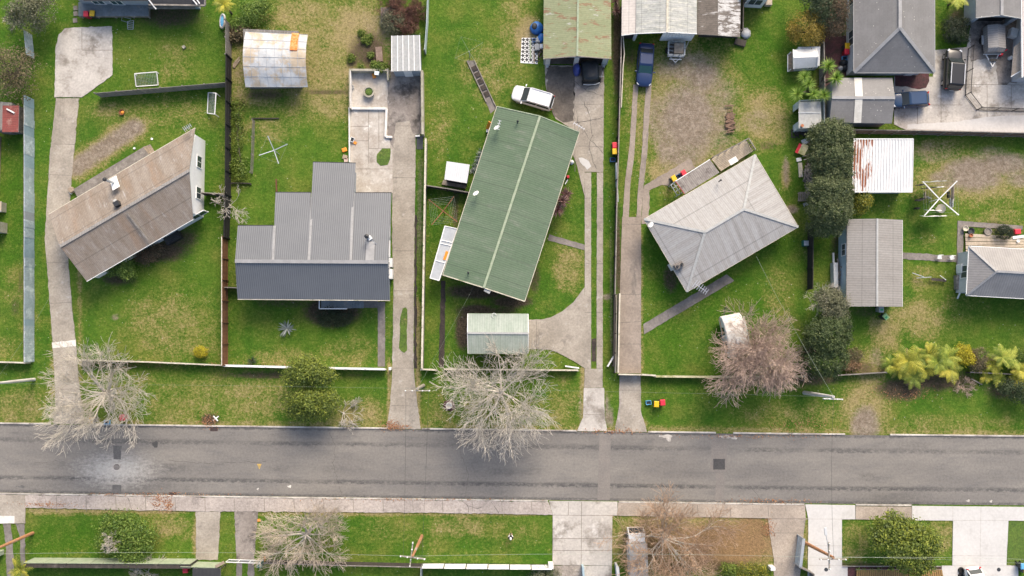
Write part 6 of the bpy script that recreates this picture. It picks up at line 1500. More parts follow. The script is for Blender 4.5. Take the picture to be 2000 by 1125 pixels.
# caravan
c = G(1427, 655); ca_ = R(-98)
t = thing('caravan', 'rounded white caravan half hidden under the pink grey tree', 'caravan', (c.x, c.y, 0), math.atan2(-(688 - 607), 1437 - 1418))
t.rotation_euler = (0, 0, math.atan2(82, -16))
prof = [(-2.1, .75), (-2.2, 1.3), (-2.0, 1.9), (-1.5, 2.25), (-.5, 2.38), (.6, 2.38), (1.5, 2.25), (2.05, 1.85), (2.25, 1.3), (2.1, .75), (1.9, .45), (-1.9, .45)]
mb = MB(); mb.loft([[(x, y, z) for x, z in prof] for y in (-1.05, 1.05)]); mb.build('body', 'caravan_skin', t, local=True, bev=.1)
for y in (-1.062, 1.062):
    for x in (-1.0, .55): mb = MB(); mb.box((x, y, 1.25), 1.0, .03, .6); mb.build('window', 'glass', t, local=True)
mb = MB(); mb.box((-.05, 1.065, .5), .6, .04, 1.6); dr = mb.build('door', 'pale_wall', t, local=True); mb = MB(); mb.box((.16, 1.1, 1.2), .08, .04, .05); mb.build('handle', 'steel', dr, local=True)
mb = MB(); mb.box((-.5, -.1, 2.39), .55, .55, .1); mb.build('roof_hatch', 'white_paint', t, local=True)
for y in (-1.075, 1.075):
    mb = MB(); mb.beam((-2.0, y, 1.0), (2.05, y, 1.0), .03, .1); mb.build('trim_strip', 'orange_plastic', t, local=True)
    mb = MB(); mb.loft([[(.1 + .32 * math.cos(a), y * .93 + yy, .32 + .32 * math.sin(a)) for a in [2 * math.pi * i / 14 for i in range(14)]] for yy in (-.08, .08)]); mb.build('wheel', 'tyre', t, local=True)
mb = MB(); mb.beam((2.0, -.5, .45), (3.1, 0, .45), .07); mb.beam((2.0, .5, .45), (3.1, 0, .45), .07); mb.beam((3.0, 0, 0), (3.0, 0, .5), .07); mb.build('drawbar', 'dark_metal', t, local=True)
mb = MB(); mb.loft([[(-1.9, -1.35, 1.75), (1.8, -1.35, 1.75), (1.8, -1.06, 2.2), (-1.9, -1.06, 2.2)], [(-1.9, -1.35, 1.79), (1.8, -1.35, 1.79), (1.8, -1.06, 2.24), (-1.9, -1.06, 2.24)]]); mb.build('rolled_awning', 'pale_wall', t, local=True)
# box truck under the rusty tree
c = G(1240, 1071); t = thing('box_truck', 'small white box truck parked under the rusty bare tree', 'truck', (c.x, c.y, 0), R(92))
mb = MB(); mb.loft([[(-2.3, y, .55), (1.0, y, .55), (1.0, y, 2.35), (-2.3, y, 2.35)] for y in (-.95, .95)]); mb.build('box_body', 'porch_grey', t, local=True, bev=.04)
mb = MB(); mb.loft([[(1.05, y, .4), (2.35, y, .4), (2.4, y, 1.05), (2.0, y, 1.75), (1.05, y, 1.85)] for y in (-.85, .85)]); mb.build('cab', 'car_white', t, local=True, bev=.08)
mb = MB(); mb.loft([[(2.395, y, 1.1), (2.02, y, 1.7), (2.05, y, 1.71), (2.425, y, 1.1)] for y in (-.75, .75)]); mb.build('windscreen', 'glass', t, local=True)
for y in (-1, 1): mb = MB(); mb.box((1.55, y * .86, 1.1), .7, .03, .5); mb.build('side_window', 'glass', t, local=True)
for x in (-1.5, 1.6):
    for y in (-.8, .8): mb = MB(); mb.loft([[(x + .33 * math.cos(a), y + yy, .33 + .33 * math.sin(a)) for a in [2 * math.pi * i / 14 for i in range(14)]] for yy in (-.1, .1)]); mb.build('wheel', 'tyre', t, local=True)
for y in (-.6, .6): mb = MB(); mb.box((2.38, y, .75), .08, .3, .18); mb.build('headlight', 'lamp_clear', t, local=True)
mb = MB(); mb.box((0, 0, .42), 4.4, .8, .14); mb.build('chassis', 'dark_metal', t, local=True)
# box trailer
c = G(1932, 82); t = thing('box_trailer', 'grey covered box trailer with white drawbar standing on stained concrete', 'trailer', (c.x, c.y, 0), R(-90))
mb = MB(); prof = [(-.95, .45), (.95, .45), (.95, 1.35), (.0, 1.62), (-.95, 1.35)]
mb.loft([[(x, y, z) for y, z in prof] for x in (-1.35, 1.15)] + [[(1.5, y * .93, .45 + (z - .45) * .75) for y, z in prof]]); mb.build('canopy', 'roof_deckgrey', t, local=True)
for y in (-1.05, 1.05):
    mb = MB(); mb.box((0, y, .55), 1.0, .22, .06); mb.build('mudguard', 'galv', t, local=True)
    mb = MB(); mb.loft([[(-.05 + .3 * math.cos(a), y + yy, .3 + .3 * math.sin(a)) for a in [2 * math.pi * i / 14 for i in range(14)]] for yy in (-.09, .09)]); mb.build('wheel', 'tyre', t, local=True)
mb = MB(); mb.beam((1.4, -.75, .45), (2.9, 0, .45), .08); mb.beam((1.4, .75, .45), (2.9, 0, .45), .08); mb.beam((1.52, -.95, .45), (1.52, .95, .45), .07); mb.beam((2.85, 0, 0), (2.85, 0, .5), .08); mb.build('drawbar', 'white_paint', t, local=True)
mb = MB(); mb.box((2.2, 0, .47), .25, .7, .2); mb.build('jockey_box', 'black_plastic', t, local=True)
# cage trailer
c = G(1318, 101); t = thing('cage_trailer', 'grey open cage trailer loaded with scrap boards by the garage windows', 'trailer', (c.x, c.y, 0), R(-92))
mb = MB(); mb.box((0, 0, .4), 1.5, 1.75, .1); mb.build('tray', 'galv', t, local=True)
mb = MB()
for z in (.75, 1.1):
    for y in (-.87, .87): mb.beam((-.75, y, z), (.75, y, z), .06)
    for x in (-.75, .75): mb.beam((x, -.87, z), (x, .87, z), .06)
for x in (-.75, 0, .75):
    for y in (-.87, -.3, .3, .87):
        if abs(x) > .5 or abs(y) > .5: mb.beam((x, y, .48), (x, y, 1.13), .06)
mb.build('cage', 'galv', t, local=True)
mb = MB(); mb.box((-.05, .25, .5), 1.1, 1.0, .5); mb.build('load', 'timber', t, local=True); mb = MB()
for i in range(3): mb.beam((-.5 + i * .4, -.75, .7), (-.4 + i * .45, -.3, 1.0), .2, .05)
mb.build('load', 'dark_boards', t, local=True)
for y in (-.95, .95): mb = MB(); mb.loft([[(.3 * math.cos(a), y + yy, .3 + .3 * math.sin(a)) for a in [2 * math.pi * i / 14 for i in range(14)]] for yy in (-.09, .09)]); mb.build('wheel', 'tyre', t, local=True)
mb = MB(); mb.beam((.7, -.6, .42), (1.35, 0, .42), .07); mb.beam((.7, .6, .42), (1.35, 0, .42), .07); mb.beam((1.3, 0, 0), (1.3, 0, .45), .07); mb.box((1.0, 0, .4), .1, 1.3, .1); mb.build('drawbar', 'galv', t, local=True)
mb = MB(); a, b = G(1348, 76, .6), G(1336, 102, .5); tag(MB().beam((a.x, a.y, .03), (b.x, b.y, .03), .1, .06).build('plank', 'cream_rail'), 'long pale plank lying beside the cage trailer', 'plank')
# covered jeep by the green garage
c = G(1152, 143); t = thing('covered_vehicle', 'dark covered vehicle with black tarpaulin in front of the rusty green garage', 'vehicle', (c.x, c.y, 0.05), R(-84))
rg = []
rr_ = random.Random(8)
for x in (-1.2, -1.0, -.5, 0, .5, 1.0, 1.2):
    e_ = 1 if abs(x) < 1.1 else .8
    rg.append([(x, y * e_ + rr_.uniform(-.05, .05), z * (1 if abs(x) < 1.1 else .75) + rr_.uniform(-.04, .04)) for y, z in ((-.95, .12), (-.98, .7), (-.8, 1.15), (-.3, 1.3), (.3, 1.28), (.8, 1.12), (.98, .7), (.95, .12))])
mb = MB(); mb.loft(rg); mb.build('tarpaulin', 'black_tarp', t, local=True, smooth=True, sub=1)
mb = MB(); mb.tube([(1.3, -.9, .45), (1.42, -.4, .5), (1.45, .4, .5), (1.3, .9, .45)], .05, 6); mb.build('front_bar', 'galv', t, local=True)
for y in (-.8, .8):
    mb = MB(); mb.loft([[(1.05 + .26 * math.cos(a), y * 1.1 + yy, .26 + .26 * math.sin(a)) for a in [2 * math.pi * i / 12 for i in range(12)]] for yy in (-.1, .1)]); mb.build('wheel', 'tyre', t, local=True)
c = G(1126, 138); mb = MB(); rg = []
for i in range(7):
    z = i * .17; r = .46 * (1 - (i / 7) ** 3) + .04
    rg.append([(c.x + r * (1 + rr_.uniform(-.12, .12)) * math.cos(a) * .8, c.y + r * (1 + rr_.uniform(-.12, .12)) * math.sin(a) * 1.35 + .02 * z, z + .05) for a in [2 * math.pi * j / 12 for j in range(12)]])
mb.loft(rg); tag(mb.build('covered_barbecue', 'violet_tarp', smooth=True), 'violet blue tarpaulin over a low object at the middle garage post', 'tarpaulin')
# blue bike / rack things right of covered vehicle
t = thing('bicycle', 'dark bicycle leaning at the right end of the covered vehicle', 'bicycle', G(1176, 148))
for (px, py) in ((1177, 139), (1172, 158)):
    q = G(px, py); mb = MB(); mb.tube([(q.x + .06 * math.cos(a), q.y + .33 * math.cos(a), .34 + .33 * math.sin(a)) for a in [2 * math.pi * i / 14 for i in range(15)]], .03, 5); mb.build('wheel', 'tyre', t)
a, b = G(1177, 139), G(1172, 158); mb = MB(); a.z = b.z = .34; s_ = a.lerp(b, .35) + Vector((0, 0, .55)); u_ = a.lerp(b, .85) + Vector((0, 0, .6)); mb.tube([a, s_], .025, 5); mb.tube([s_, u_], .025, 5); mb.tube([u_, b], .025, 5); mb.tube([u_ + Vector((-.25, 0, .1)), u_ + Vector((.25, 0, .1))], .02, 5); mb.build('frame', 'galv', t)

# ---------------------------------------------------------------- wheelie bins, crates
def wheelie(label, px, body, lid, rz=0, group=None, sc_=1.0, open_=False):
    c = G2(px); t = thing('wheelie_bin', label, 'bin', (c.x, c.y, 0), rz, group)
    w, d, h = .5 * sc_, .56 * sc_, .95 * sc_
    mb = MB(); mb.loft([[(x * w * .8, y * d * .78, .06) for x, y in ((-.5, -.5), (.5, -.5), (.5, .5), (-.5, .5))], [(x * w, y * d, h) for x, y in ((-.5, -.5), (.5, -.5), (.5, .5), (-.5, .5))]]); mb.build('body', body, t, local=True, bev=.02)
    mb = MB(); mb.loft([[(x * w * f, y * d * f - (0 if not open_ else 0), z) for x, y in ((-.5, -.52), (.5, -.52), (.5, .55), (-.5, .55))] for f, z in ((1.08, h), (1.08, h + .04), (.9, h + .1))]); mb.build('lid', lid, t, local=True, bev=.02)
    mb = MB(); mb.beam((-w * .45, d * .6, h - .03), (w * .45, d * .6, h - .03), .04); mb.build('handle', body, t, local=True)
    for s in (-1, 1):
        mb = MB(); mb.loft([[(s * w * .42 + xx, d * .45 + .1 * math.cos(a), .1 + .1 * math.sin(a)) for a in [2 * math.pi * i / 10 for i in range(10)]] for xx in (-.03, .03)]); mb.build('wheel', 'tyre', t, local=True)
    return t
def place(src, label, px, rz=0, group=None):
    o = copy_tree(src); c = G2(px); o.location = (c.x, c.y, src.location.z); o.rotation_euler = (0, 0, rz); WL[o.name] = tuple(o.location)
    relabel(o, label, group)
    if not group and 'group' in o: del o['group']
    return o
GB = 'household wheelie bins'
red = wheelie('red wheelie bin beside a yellow one at the edge of the blue grey deck', (177, 34), 'red_body', 'red_plastic', .05, GB)
yel_ = wheelie('yellow lidded wheelie bin beside a red one at the edge of the blue grey deck', (189, 33), 'bin_body', 'yellow_plastic', -.05, GB)
place(red, 'red wheelie bin at the top of the row against the slatted boundary fence', (1198.5, 288), .05, GB)
place(yel_, 'yellow lidded wheelie bin in the row against the slatted boundary fence', (1198.5, 300), 0, GB)
place(red, 'red wheelie bin partly tucked behind the lean-to porch', (1332, 342), R(30), GB)
place(yel_, 'yellow lidded wheelie bin standing at the left end of the lean-to porch', (1313, 352), R(30), GB)
place(yel_, 'yellow lidded wheelie bin between blue crate and red bin on the verge', (1279, 788), -.06, GB)
place(red, 'red wheelie bin at the right of the three on the verge', (1291, 785), .08, GB)
place(yel_, 'yellow lidded wheelie bin against the white wall of the slate roofed house', (1648, 96), 0, GB)
place(red, 'red wheelie bin against the white wall of the slate roofed house', (1647, 107), 0, GB)
place(red, 'bright red bin standing in the dark carport at the bottom edge', (369, 1108), .1, GB)
place(red, 'red wheelie bin under the sprawling bare tree at the left kerb', (247, 814), .1, GB)
place(yel_, 'yellow lidded wheelie bin under the sprawling bare tree at the left kerb', (187, 819), -.1, GB)
gb = wheelie('grey bin with green label under the eave of the long grey garage', (1713, 605), 'grey_plastic', 'grey_plastic', 0, GB)
mb = MB(); mb.box((.02, -.02, 1.052), .3, .22, .006); mb.build('label_patch', 'green_plastic', gb, local=True)
lb_ = wheelie('lime lidded bin turned diagonally on grass by the long grey garage', (1722, 619), 'bin_body', 'lime_lid', R(40), GB)
mb = MB(); mb.box((-.05, -.05, 1.052), .26, .2, .006); mb.build('label_patch', 'green_plastic', lb_, local=True)
wheelie('dark green bin with a yellow orange lid by the brown board fence', (512, 1098), 'dkgreen_plastic', 'dkgreen_plastic', 0, GB); tagged_box('yellow_lid', 'yellow orange lid lying open beside the dark green bin', 'tray', (517, 1091), .25, .5, .05, 'orange_plastic', -.4)  # the bin's open lid, built as a separate piece
wheelie('yellow lidded bin at the bottom right corner', (1993, 1110), 'bin_body', 'yellow_plastic', 0, GB); wheelie('blue lidded bin at the bottom right corner', (1987, 1101), 'bin_body', 'skyblue_plastic', 0, GB)
def crate(label, px, m='blue_plastic', rz=0, w=.55, d=.42, h=.34, z=0.0, group='recycling crates'):
    c = G2(px); t = thing('crate', label, 'crate', (c.x, c.y, z), rz, group)
    mb = MB(); mb.box((0, 0, .01), w * .88, d * .88, .03)
    for (x, y, a, b) in ((0, d / 2 - .02, w, .04), (0, -d / 2 + .02, w, .04), (w / 2 - .02, 0, .04, d - .082), (-w / 2 + .02, 0, .04, d - .082)): mb.box((x, y, .01), a, b, h)
    mb.build('body', m, t, local=True)
    mb = MB(); mb.box((0, 0, .045), w * .8, d * .78, .12); mb.build('contents', 'bin_body', t, local=True); return t
cr = crate('dark blue crate at the bottom of the bin row on the slatted boundary fence', (1196, 313))
place(cr, 'blue crate between the red and yellow bins by the lean-to porch', (1323, 346), R(30), 'recycling crates')
crate('light blue crate at the left of the bins on the verge', (1266, 786), 'skyblue_plastic', .1)
crate('bright blue crate below the bins by the slate roofed house', (1648, 115), 'skyblue_plastic', 0)
crate('light blue crate under the sprawling bare tree at the left kerb', (211, 824), 'skyblue_plastic', 0)
def blob(name, label, cat, px, r, h, m, seed=1, sx_=1, group=None, z=0):
    rr = random.Random(seed); c = G2(px); mb = MB(); rg = []
    for i in range(6):
        f = i / 5; rad = r * math.sqrt(max(0.03, 1 - f ** 2.2)); rg.append([(c.x + rad * (1 + rr.uniform(-.18, .18)) * math.cos(a) * sx_, c.y + rad * (1 + rr.uniform(-.18, .18)) * math.sin(a), z + h * f) for a in [2 * math.pi * j / 10 for j in range(10)]])
    mb.loft(rg); return tag(mb.build(name, m, smooth=True), label, cat, group)
blob('rubbish_bag', 'black rubbish bag directly below the blue crate by the white wall', 'rubbish bag', (1647, 124), .42, .6, 'black_tarp', 3, 1, 'rubbish bags by the white wall'); blob('rubbish_bag', 'black rubbish bag nearest the corner of the white wall', 'rubbish bag', (1648, 134), .4, .55, 'black_tarp', 4, 1, 'rubbish bags by the white wall'); blob('rubbish_bag', 'pale grey rubbish bag beside the black bags by the white wall', 'rubbish bag', (1642, 134), .3, .4, 'grey_plastic', 5, 1, 'rubbish bags by the white wall')

# ---------------------------------------------------------------- garden objects
def goal(label, A, B, C, D, h=1.2, m='white_paint', h2=0.05):
    """frame: A,B the tall side at height h, C,D the low side"""
    p = [G(*A, h), G(*B, h), G(*C, h2), G(*D, h2)]; c = G(*A)
    t = thing('goal', label, 'goal', ((p[0].x + p[2].x) / 2, (p[0].y + p[2].y) / 2, 0), 0, 'small football goals')
    mb = MB()
    for a, b in ((0, 1), (1, 2), (2, 3), (3, 0)): mb.beam(p[a], p[b], .08)
    for i in (0, 1): mb.beam(p[i], (p[i].x, p[i].y, 0), .07)
    mb.build('frame', m, t)
    mb = MB()
    for i in range(1, 14): mb.beam(p[0].lerp(p[1], i / 14), p[3].lerp(p[2], i / 14), .012)
    for i in range(1, 9): mb.beam(p[0].lerp(p[3], i / 9), p[1].lerp(p[2], i / 9), .012)
    mb.build('net', 'galv', t); return t
goal('white framed goal lying flat on the lawn above the slanting fence', (263, 144), (306, 140.5), (309, 166), (266, 169), .5)
goal('white framed goal with grey net standing by the black fence', (422, 182), (419.5, 223), (405, 221), (407, 181), 1.2)
def rotary(label, px, size, h, m, rot=0, lines=4, name='clothesline', tip=.25, arm=.05, lm='wire_pale', lw=.009):
    c = G(px[0], px[1], h); b = Vector((c.x, c.y, 0)); t = thing(name, label, 'clothesline', b)
    mb = MB(); mb.tube([b, (c.x, c.y, h)], .05, 8); mb.build('post', m, t)
    E = [Vector((c.x + size * math.cos(rot + i * math.pi / 2), c.y + size * math.sin(rot + i * math.pi / 2), h + tip)) for i in range(4)]
    for e in E: mb = MB(); mb.beam((c.x, c.y, h - .05), e, arm); mb.build('arm', m, t)
    mb = MB()
    for k_ in range(1, lines + 1):
        f = .35 + .65 * k_ / lines
        for i in range(4): a = Vector((c.x, c.y, h)).lerp(E[i], f); d = Vector((c.x, c.y, h)).lerp(E[(i + 1) % 4], f); mb.beam(a, d, lw)
    mb.build('line', lm, t); return t
rotary('rust brown rotary clothesline behind the green house', (865.5, 412), 1.9, 1.9, 'rust', R(52), 5, arm=.07)
rotary('folded grey metal clothesline frame crossed on the second back lawn', (535, 293.5), 1.6, 1.9, 'galv', R(22), 1, arm=.08)
rotary('faint thin rotary clothesline on the lawn above the stepping path', (916, 100), 1.7, 2.0, 'wire_pale', R(30), 1, arm=.014, lw=.006)
rc = rotary('large white rotary clothesline hung with washing in the right back yard', (1835, 388), 2.55, 2.0, 'white_paint', R(46), 4, arm=.09)
rnd = random.Random(12)
for i, (a, b, w, m, lbl) in enumerate((((1796, 363), (1811, 360), .4, 'cloth_black', 'black garment pegged at the upper left end of the clothesline'), ((1808, 356), (1850, 353), .35, 'cloth_grey', 'long grey and white cloth pegged on the outer top line'), ((1806, 369), (1830, 366), .35, 'cloth_black', 'black garment pegged on the inner top line'), ((1831, 366), (1845, 365), .3, 'cloth_white', 'white garment pegged on the inner top line'),
        ((1863, 362), (1863, 392), .32, 'cloth_pink', 'pinkish towel pegged on the outer right line'), ((1855, 373), (1855, 386), .4, 'cloth_black', 'black garment pegged on the inner right line'), ((1856, 386), (1857, 405), .8, 'cloth_grey', 'pale blue grey sheet pegged on the right side'), ((1862, 388), (1862, 404), .4, 'cloth_white', 'white towel pegged on the outer right line'),
        ((1805, 423), (1850, 422), .35, 'cloth_white', 'long white cloth pegged along the bottom line'), ((1814, 411), (1840, 412), .4, 'cloth_white', 'white shirt pegged on the inner bottom line'), ((1808, 374), (1808, 387), .6, 'cloth_pink', 'pale pink towel pegged on the left line'), ((1795, 393), (1810, 388), .5, 'cloth_black', 'black trousers pegged on the left line'), ((1794, 409), (1799, 405), .4, 'cloth_black', 'small black garment at the lower left of the clothesline'), ((1813, 384), (1820, 388), .4, 'cloth_grey', 'small grey garment on the inner left line'))):
    p, q = G(*a, 1.9), G(*b, 1.9); mb = MB(); k_ = 6; d = (q - p).normalized(); s = Vector((-d.y, d.x, 0))
    rows = []
    for j in range(k_ + 1): u = p.lerp(q, j / k_); o_ = s * math.sin(j * 1.9 + i) * .06; rows.append([u + o_ * .2 + s * .012, u + o_ + s * (w * .35) - Vector((0, 0, .45)), u + o_ - Vector((0, 0, .9)) + s * (w * .5), u + o_ - Vector((0, 0, .9)) + s * (w * .5 - .02), u + o_ + s * (w * .35 - .02) - Vector((0, 0, .45)), u + o_ * .2 - s * .012])
    mb.loft(rows); tag(mb.build('washing', m, smooth=False), lbl, 'washing', 'washing on the large clothesline')
def lathe_thing(name, label, cat, px, prof, m, n=18, z=0.0, group=None): c = G2(px); mb = MB(); mb.lathe((c.x, c.y, z), prof, n); return tag(mb.build(name, m, smooth=False), label, cat, group)
t = thing('planter', 'round concrete planter with weeds in the stained yard', 'planter', G(722, 182)); c = G(722, 182); mb = MB(); mb.lathe((c.x, c.y, 0), [(.5, 0), (.62, .55), (.62, .6), (.45, .6), (.42, .45), (.05, .45)], 24); mb.build('pot', 'block_wall', t); mb = MB(); mb.ball((c.x, c.y, .48), .4, .4, .1, 12, 6); mb.build('earth', 'turf', t)
lathe_thing('table', 'round white outdoor table under the large clothesline', 'table', (1831.5, 409), [(.25, 0), (.22, .04), (.05, .06), (.05, .68), (.48, .7), (.48, .74), (.05, .742)], 'cream_rail', 22)
lathe_thing('fire_ring', 'round white concrete ring on reddish bare earth by the bare tree', 'ring', (877, 792), [(.34, 0), (.34, .28), (.24, .28), (.22, .1), (.03, .1)], 'chalk_white', 20)
slab('dirt_patch', [(868, 784), (880, 781), (888, 787), (889, 797), (881, 803), (870, 801), (865, 793)], .012, 'red_mulch', .06, (), 60)
lathe_thing('fire_pit', 'small rusty fire bowl with orange embers on the lawn', 'fire pit', (239, 220), [(.22, 0), (.32, .2), (.3, .2), (.2, .08), (.02, .08)], 'rust', 14); blob('ember_heap', 'orange heap inside the small rusty fire bowl', 'embers', (240, 220.5), .2, .12, 'ember', 6, 1, None, .09)
lathe_thing('bucket', 'white bucket inside the walled yard', 'bucket', (689, 171), [(.14, 0), (.19, .32), (.17, .32), (.14, .05), (.01, .05)], 'white_paint', 14)
lathe_thing('pot', 'round cream pot at the corner of the right hand deck', 'pot', (1882, 447), [(.2, 0), (.3, .45), (.26, .45), (.2, .3), (.02, .3)], 'cream_rail', 18); lathe_thing('pot', 'dark round pot beside the cream one on the right hand path', 'pot', (1893, 452), [(.24, 0), (.36, .4), (.32, .4), (.22, .25), (.02, .25)], 'bin_body', 18); lathe_thing('pot', 'grey stone pot beside the dark clipped ball bush', 'pot', (1926, 453), [(.3, 0), (.42, .4), (.36, .4), (.28, .3), (.02, .3)], 'path', 16); lathe_thing('flower_pot', 'small terracotta pot on the left edge of the right hand deck', 'flower pot', (1891, 461), [(.14, 0), (.2, .3), (.17, .3), (.14, .2), (.02, .2)], 'terracotta', 14, .3)
tagged_box('stool', 'red plastic stool between the clipped bush and the right edge', 'stool', (1984, 453), .62, .55, .42, 'red_plastic', .05, bev=.05); tagged_box('ironing_board', 'white board lying on the right hand deck', 'board', (1988, 463), 1.2, .3, .08, 'white_paint', .15, .31); lathe_thing('bowl', 'small white bowl on the right hand deck', 'bowl', (1984, 471), [(.1, 0), (.2, .12), (.17, .12), (.08, .03), (.01, .03)], 'white_paint', 12, .31)
for i, (px, py) in enumerate(((1831, 503), (1855, 504))):
    t = thing('garden_chair', ['white metal garden chair on the path nearer the grey garage', 'white metal garden chair on the path nearer the right hand house'][i], 'chair', G(px, py), 0, 'white chairs on the garden path'); c = G(px, py); mb = MB(); mb.box((c.x, c.y, .42), .45, .42, .03, .3 * i); mb.build('seat', 'white_paint', t); mb = MB(); mb.beam((c.x - .2, c.y + .22, .8), (c.x + .22, c.y + .2, .8), .04); mb.beam((c.x - .2, c.y + .2, .42), (c.x - .2, c.y + .22, .8), .04); mb.beam((c.x + .22, c.y + .18, .42), (c.x + .22, c.y + .2, .8), .04); mb.build('backrest', 'white_paint', t)
    for sx_ in (-1, 1):
        for sy_ in (-1, 1): mb = MB(); mb.beam((c.x + sx_ * .19, c.y + sy_ * .17, 0.0), (c.x + sx_ * .19, c.y + sy_ * .17, .42), .035); mb.build('leg', 'white_paint', t)
t = thing('swing_frame', 'tipped grey metal swing frame on the right lawn', 'frame', G(1805, 540)); mb = MB(); a, b = G(1782, 533, .4), G(1805, 541, .6); mb.beam(a, b, .06); a, b = G(1790, 543, .3), G(1819, 541, .5); mb.beam(a, b, .07); a, b = G(1836, 538, .2), G(1848, 547, .6); mb.beam(a, b, .05); mb.build('frame', 'galv', t); mb = MB(); a, b = G(1819, 545, .35), G(1848, 548, .35); mb.beam(a, b, .3, .05); mb.beam((a.x, a.y, 0), (a.x, a.y, .33), .06); mb.beam((b.x, b.y, 0), (b.x, b.y, .33), .06); mb.build('plank_seat', 'dark_boards', t)
# boards and firewood
def pile(name, label, cat, px, n, L, spread, m, seed, rz=None, h=.5, group=None, w=.12):
    rr = random.Random(seed); c = G2(px); mb = MB()
    for i in range(n):
        a = (rz if rz is not None else rr.uniform(0, 3.14)) + rr.gauss(0, .25); x, y = c.x + rr.gauss(0, spread[0]), c.y + rr.gauss(0, spread[1]); z = .05 + h * i / n; l = L * rr.uniform(.5, 1)
        mb.beam((x - math.cos(a) * l / 2, y - math.sin(a) * l / 2, z), (x + math.cos(a) * l / 2, y + math.sin(a) * l / 2, z + rr.uniform(-.03, .06)), w * rr.uniform(.7, 1.4), .06)
    return tag(mb.build(name, m), label, cat, group)
pile('timber_pile', 'stacked loose boards and logs against the blue wall of the long grey garage', 'timber pile', (1642, 540), 26, 1.6, (.35, .6), 'grey_timber', 3, None, .9)
pile('timber_pile', 'pale upright planks at the lower end of the loose board pile', 'timber pile', (1645, 574), 5, 1.6, (.3, .12), 'cream_rail', 4, 1.5, .4); tagged_box('galvanised_sheet', 'pale sheet leaning beside the loose board pile', 'sheet', (1626, 538), .45, 2.6, .9, 'pale_wall', 0.0); mb = MB(); a, b = G(1634, 492, 1.0), G(1635, 522, 1.0); tag(MB().beam((a.x, a.y, .1), (b.x, b.y, .1), .16, .2).build('white_pipe', 'white_paint'), 'white pipe lying along the blue wall above the board pile', 'pipe')
pile('firewood_pile', 'dark heap of firewood and scrap by the tin shed', 'firewood', (1562, 262), 26, .8, (.5, .2), 'dark_boards', 7, None, .35); pile('scrap_pile', 'mixed scrap wood heap along the laurel hedge above the pallet', 'scrap pile', (1578, 345), 60, 1.3, (.2, .8), 'grey_timber', 9, None, .4); pile('scrap_pile', 'pile of old branches and boards at the hedge foot', 'scrap pile', (1580, 305), 20, .7, (.2, .6), 'bark_brown', 11, None, .4)
tagged_box('yellow_sheet', 'pale yellow plastic sheet on the scrap by the hedge', 'sheet', (1569, 292), .75, 1.2, .05, 'moss_rail', -.45, .36); tagged_box('red_sheet', 'red plastic sheet beside the pale yellow one by the hedge', 'sheet', (1560, 290), .4, 1.1, .05, 'red_plastic', -.45, .3); tagged_box('white_sack', 'crumpled light sack above the red plastic sheet', 'sack', (1572, 277), .8, .6, .3, 'tarp_roof', .4, .05, bev=.1); tagged_box('white_slab', 'white foam slab below the yellow sheet by the hedge', 'slab', (1560, 312), .55, .4, .12, 'white_paint', .2, bev=.04); tagged_box('white_plank', 'long yellowed white board standing by the hedge', 'board', (1563, 332), .42, 1.55, .1, 'cream_rail', .05)
t = thing('pallet', 'grey slatted timber pallet leaning at the laurel hedge', 'pallet', G(1566, 385)); c = G(1566, 385); mb = MB()
for i in range(6): mb.box((c.x - .42 + i * .17, c.y, .3 + .05 * i), .12, 1.0, .03, -.06)
mb.build('slats', 'grey_timber', t); mb = MB()
for j in (-.4, .4): mb.box((c.x, c.y + j, 0), .9, .1, .3)
mb.build('bearers', 'grey_timber', t)
tagged_box('grey_tray', 'grey plastic tray on the ground below the pallet', 'tray', (1573, 399), .5, .35, .1, 'galv', .4, bev=.03)
t = thing('compost_bin', 'teal green compost bin beside the black fence', 'bin', G(1571, 476)); c = G(1571, 476); mb = MB(); mb.loft([[(c.x + x * .62, c.y + y * .62, z) for x, y in ((-.5, -.5), (.5, -.5), (.5, .5), (-.5, .5))] for z in (0, .55)]); mb.build('body', 'dkgreen_plastic', t, bev=.03); mb = MB(); mb.box((c.x, c.y, .56), .5, .5, .04); mb.build('lid', 'galv', t)
# tarpaulins, mat and boxes left of the rusty garage
t = thing('tarpaulin', 'bright blue tarpaulin draped over a round drum beside the rusty green garage', 'tarpaulin', G(1048, 56)); c = G(1048, 56); rg = []
for i in range(6): f = i / 5; rad = .72 * math.sqrt(max(.05, 1 - f ** 3)); rg.append([(c.x + rad * (1 + rr_.uniform(-.1, .1)) * math.cos(a), c.y + rad * (1 + rr_.uniform(-.1, .1)) * math.sin(a), .75 * f) for a in [2 * math.pi * j / 14 for j in range(14)]])
mb = MB(); mb.loft(rg); mb.build('cover', 'blue_tarp', t, smooth=True); mb = MB(); mb.ball((c.x - .25, c.y, .72), .3, .38, .1); mb.build('opening', 'black_plastic', t)
blob('blue_tarpaulin', 'second blue tarpaulin bundle tucked against the rusty garage wall', 'tarpaulin', (1057, 75), .55, .6, 'blue_tarp', 9, .7)
t = thing('outdoor_rug', 'black and white patterned outdoor rug beside the rusty green garage', 'rug', G(1034, 100)); a, b, c_, d = G(1019, 74), G(1050, 74), G(1050, 125), G(1016.5, 123); mb = MB(); mb.prism([tuple(p[:2]) for p in (a, b, c_, d)], .0, .02); mb.build('cloth', 'white_paint', t); mb = MB()
for i in range(4):
    for j in range(6):
        for (di, s) in ((0, .115), (.5, .055)):
            p = a.lerp(b, (i + .5 + di) / 4.2).lerp(d.lerp(c_, (i + .5 + di) / 4.2), (j + .5 + di) / 6.4)
            mb.box((p.x, p.y, .021), s * 2.6, s * 2.6, .004, R(45))
mb.build('pattern', 'dark_metal', t)
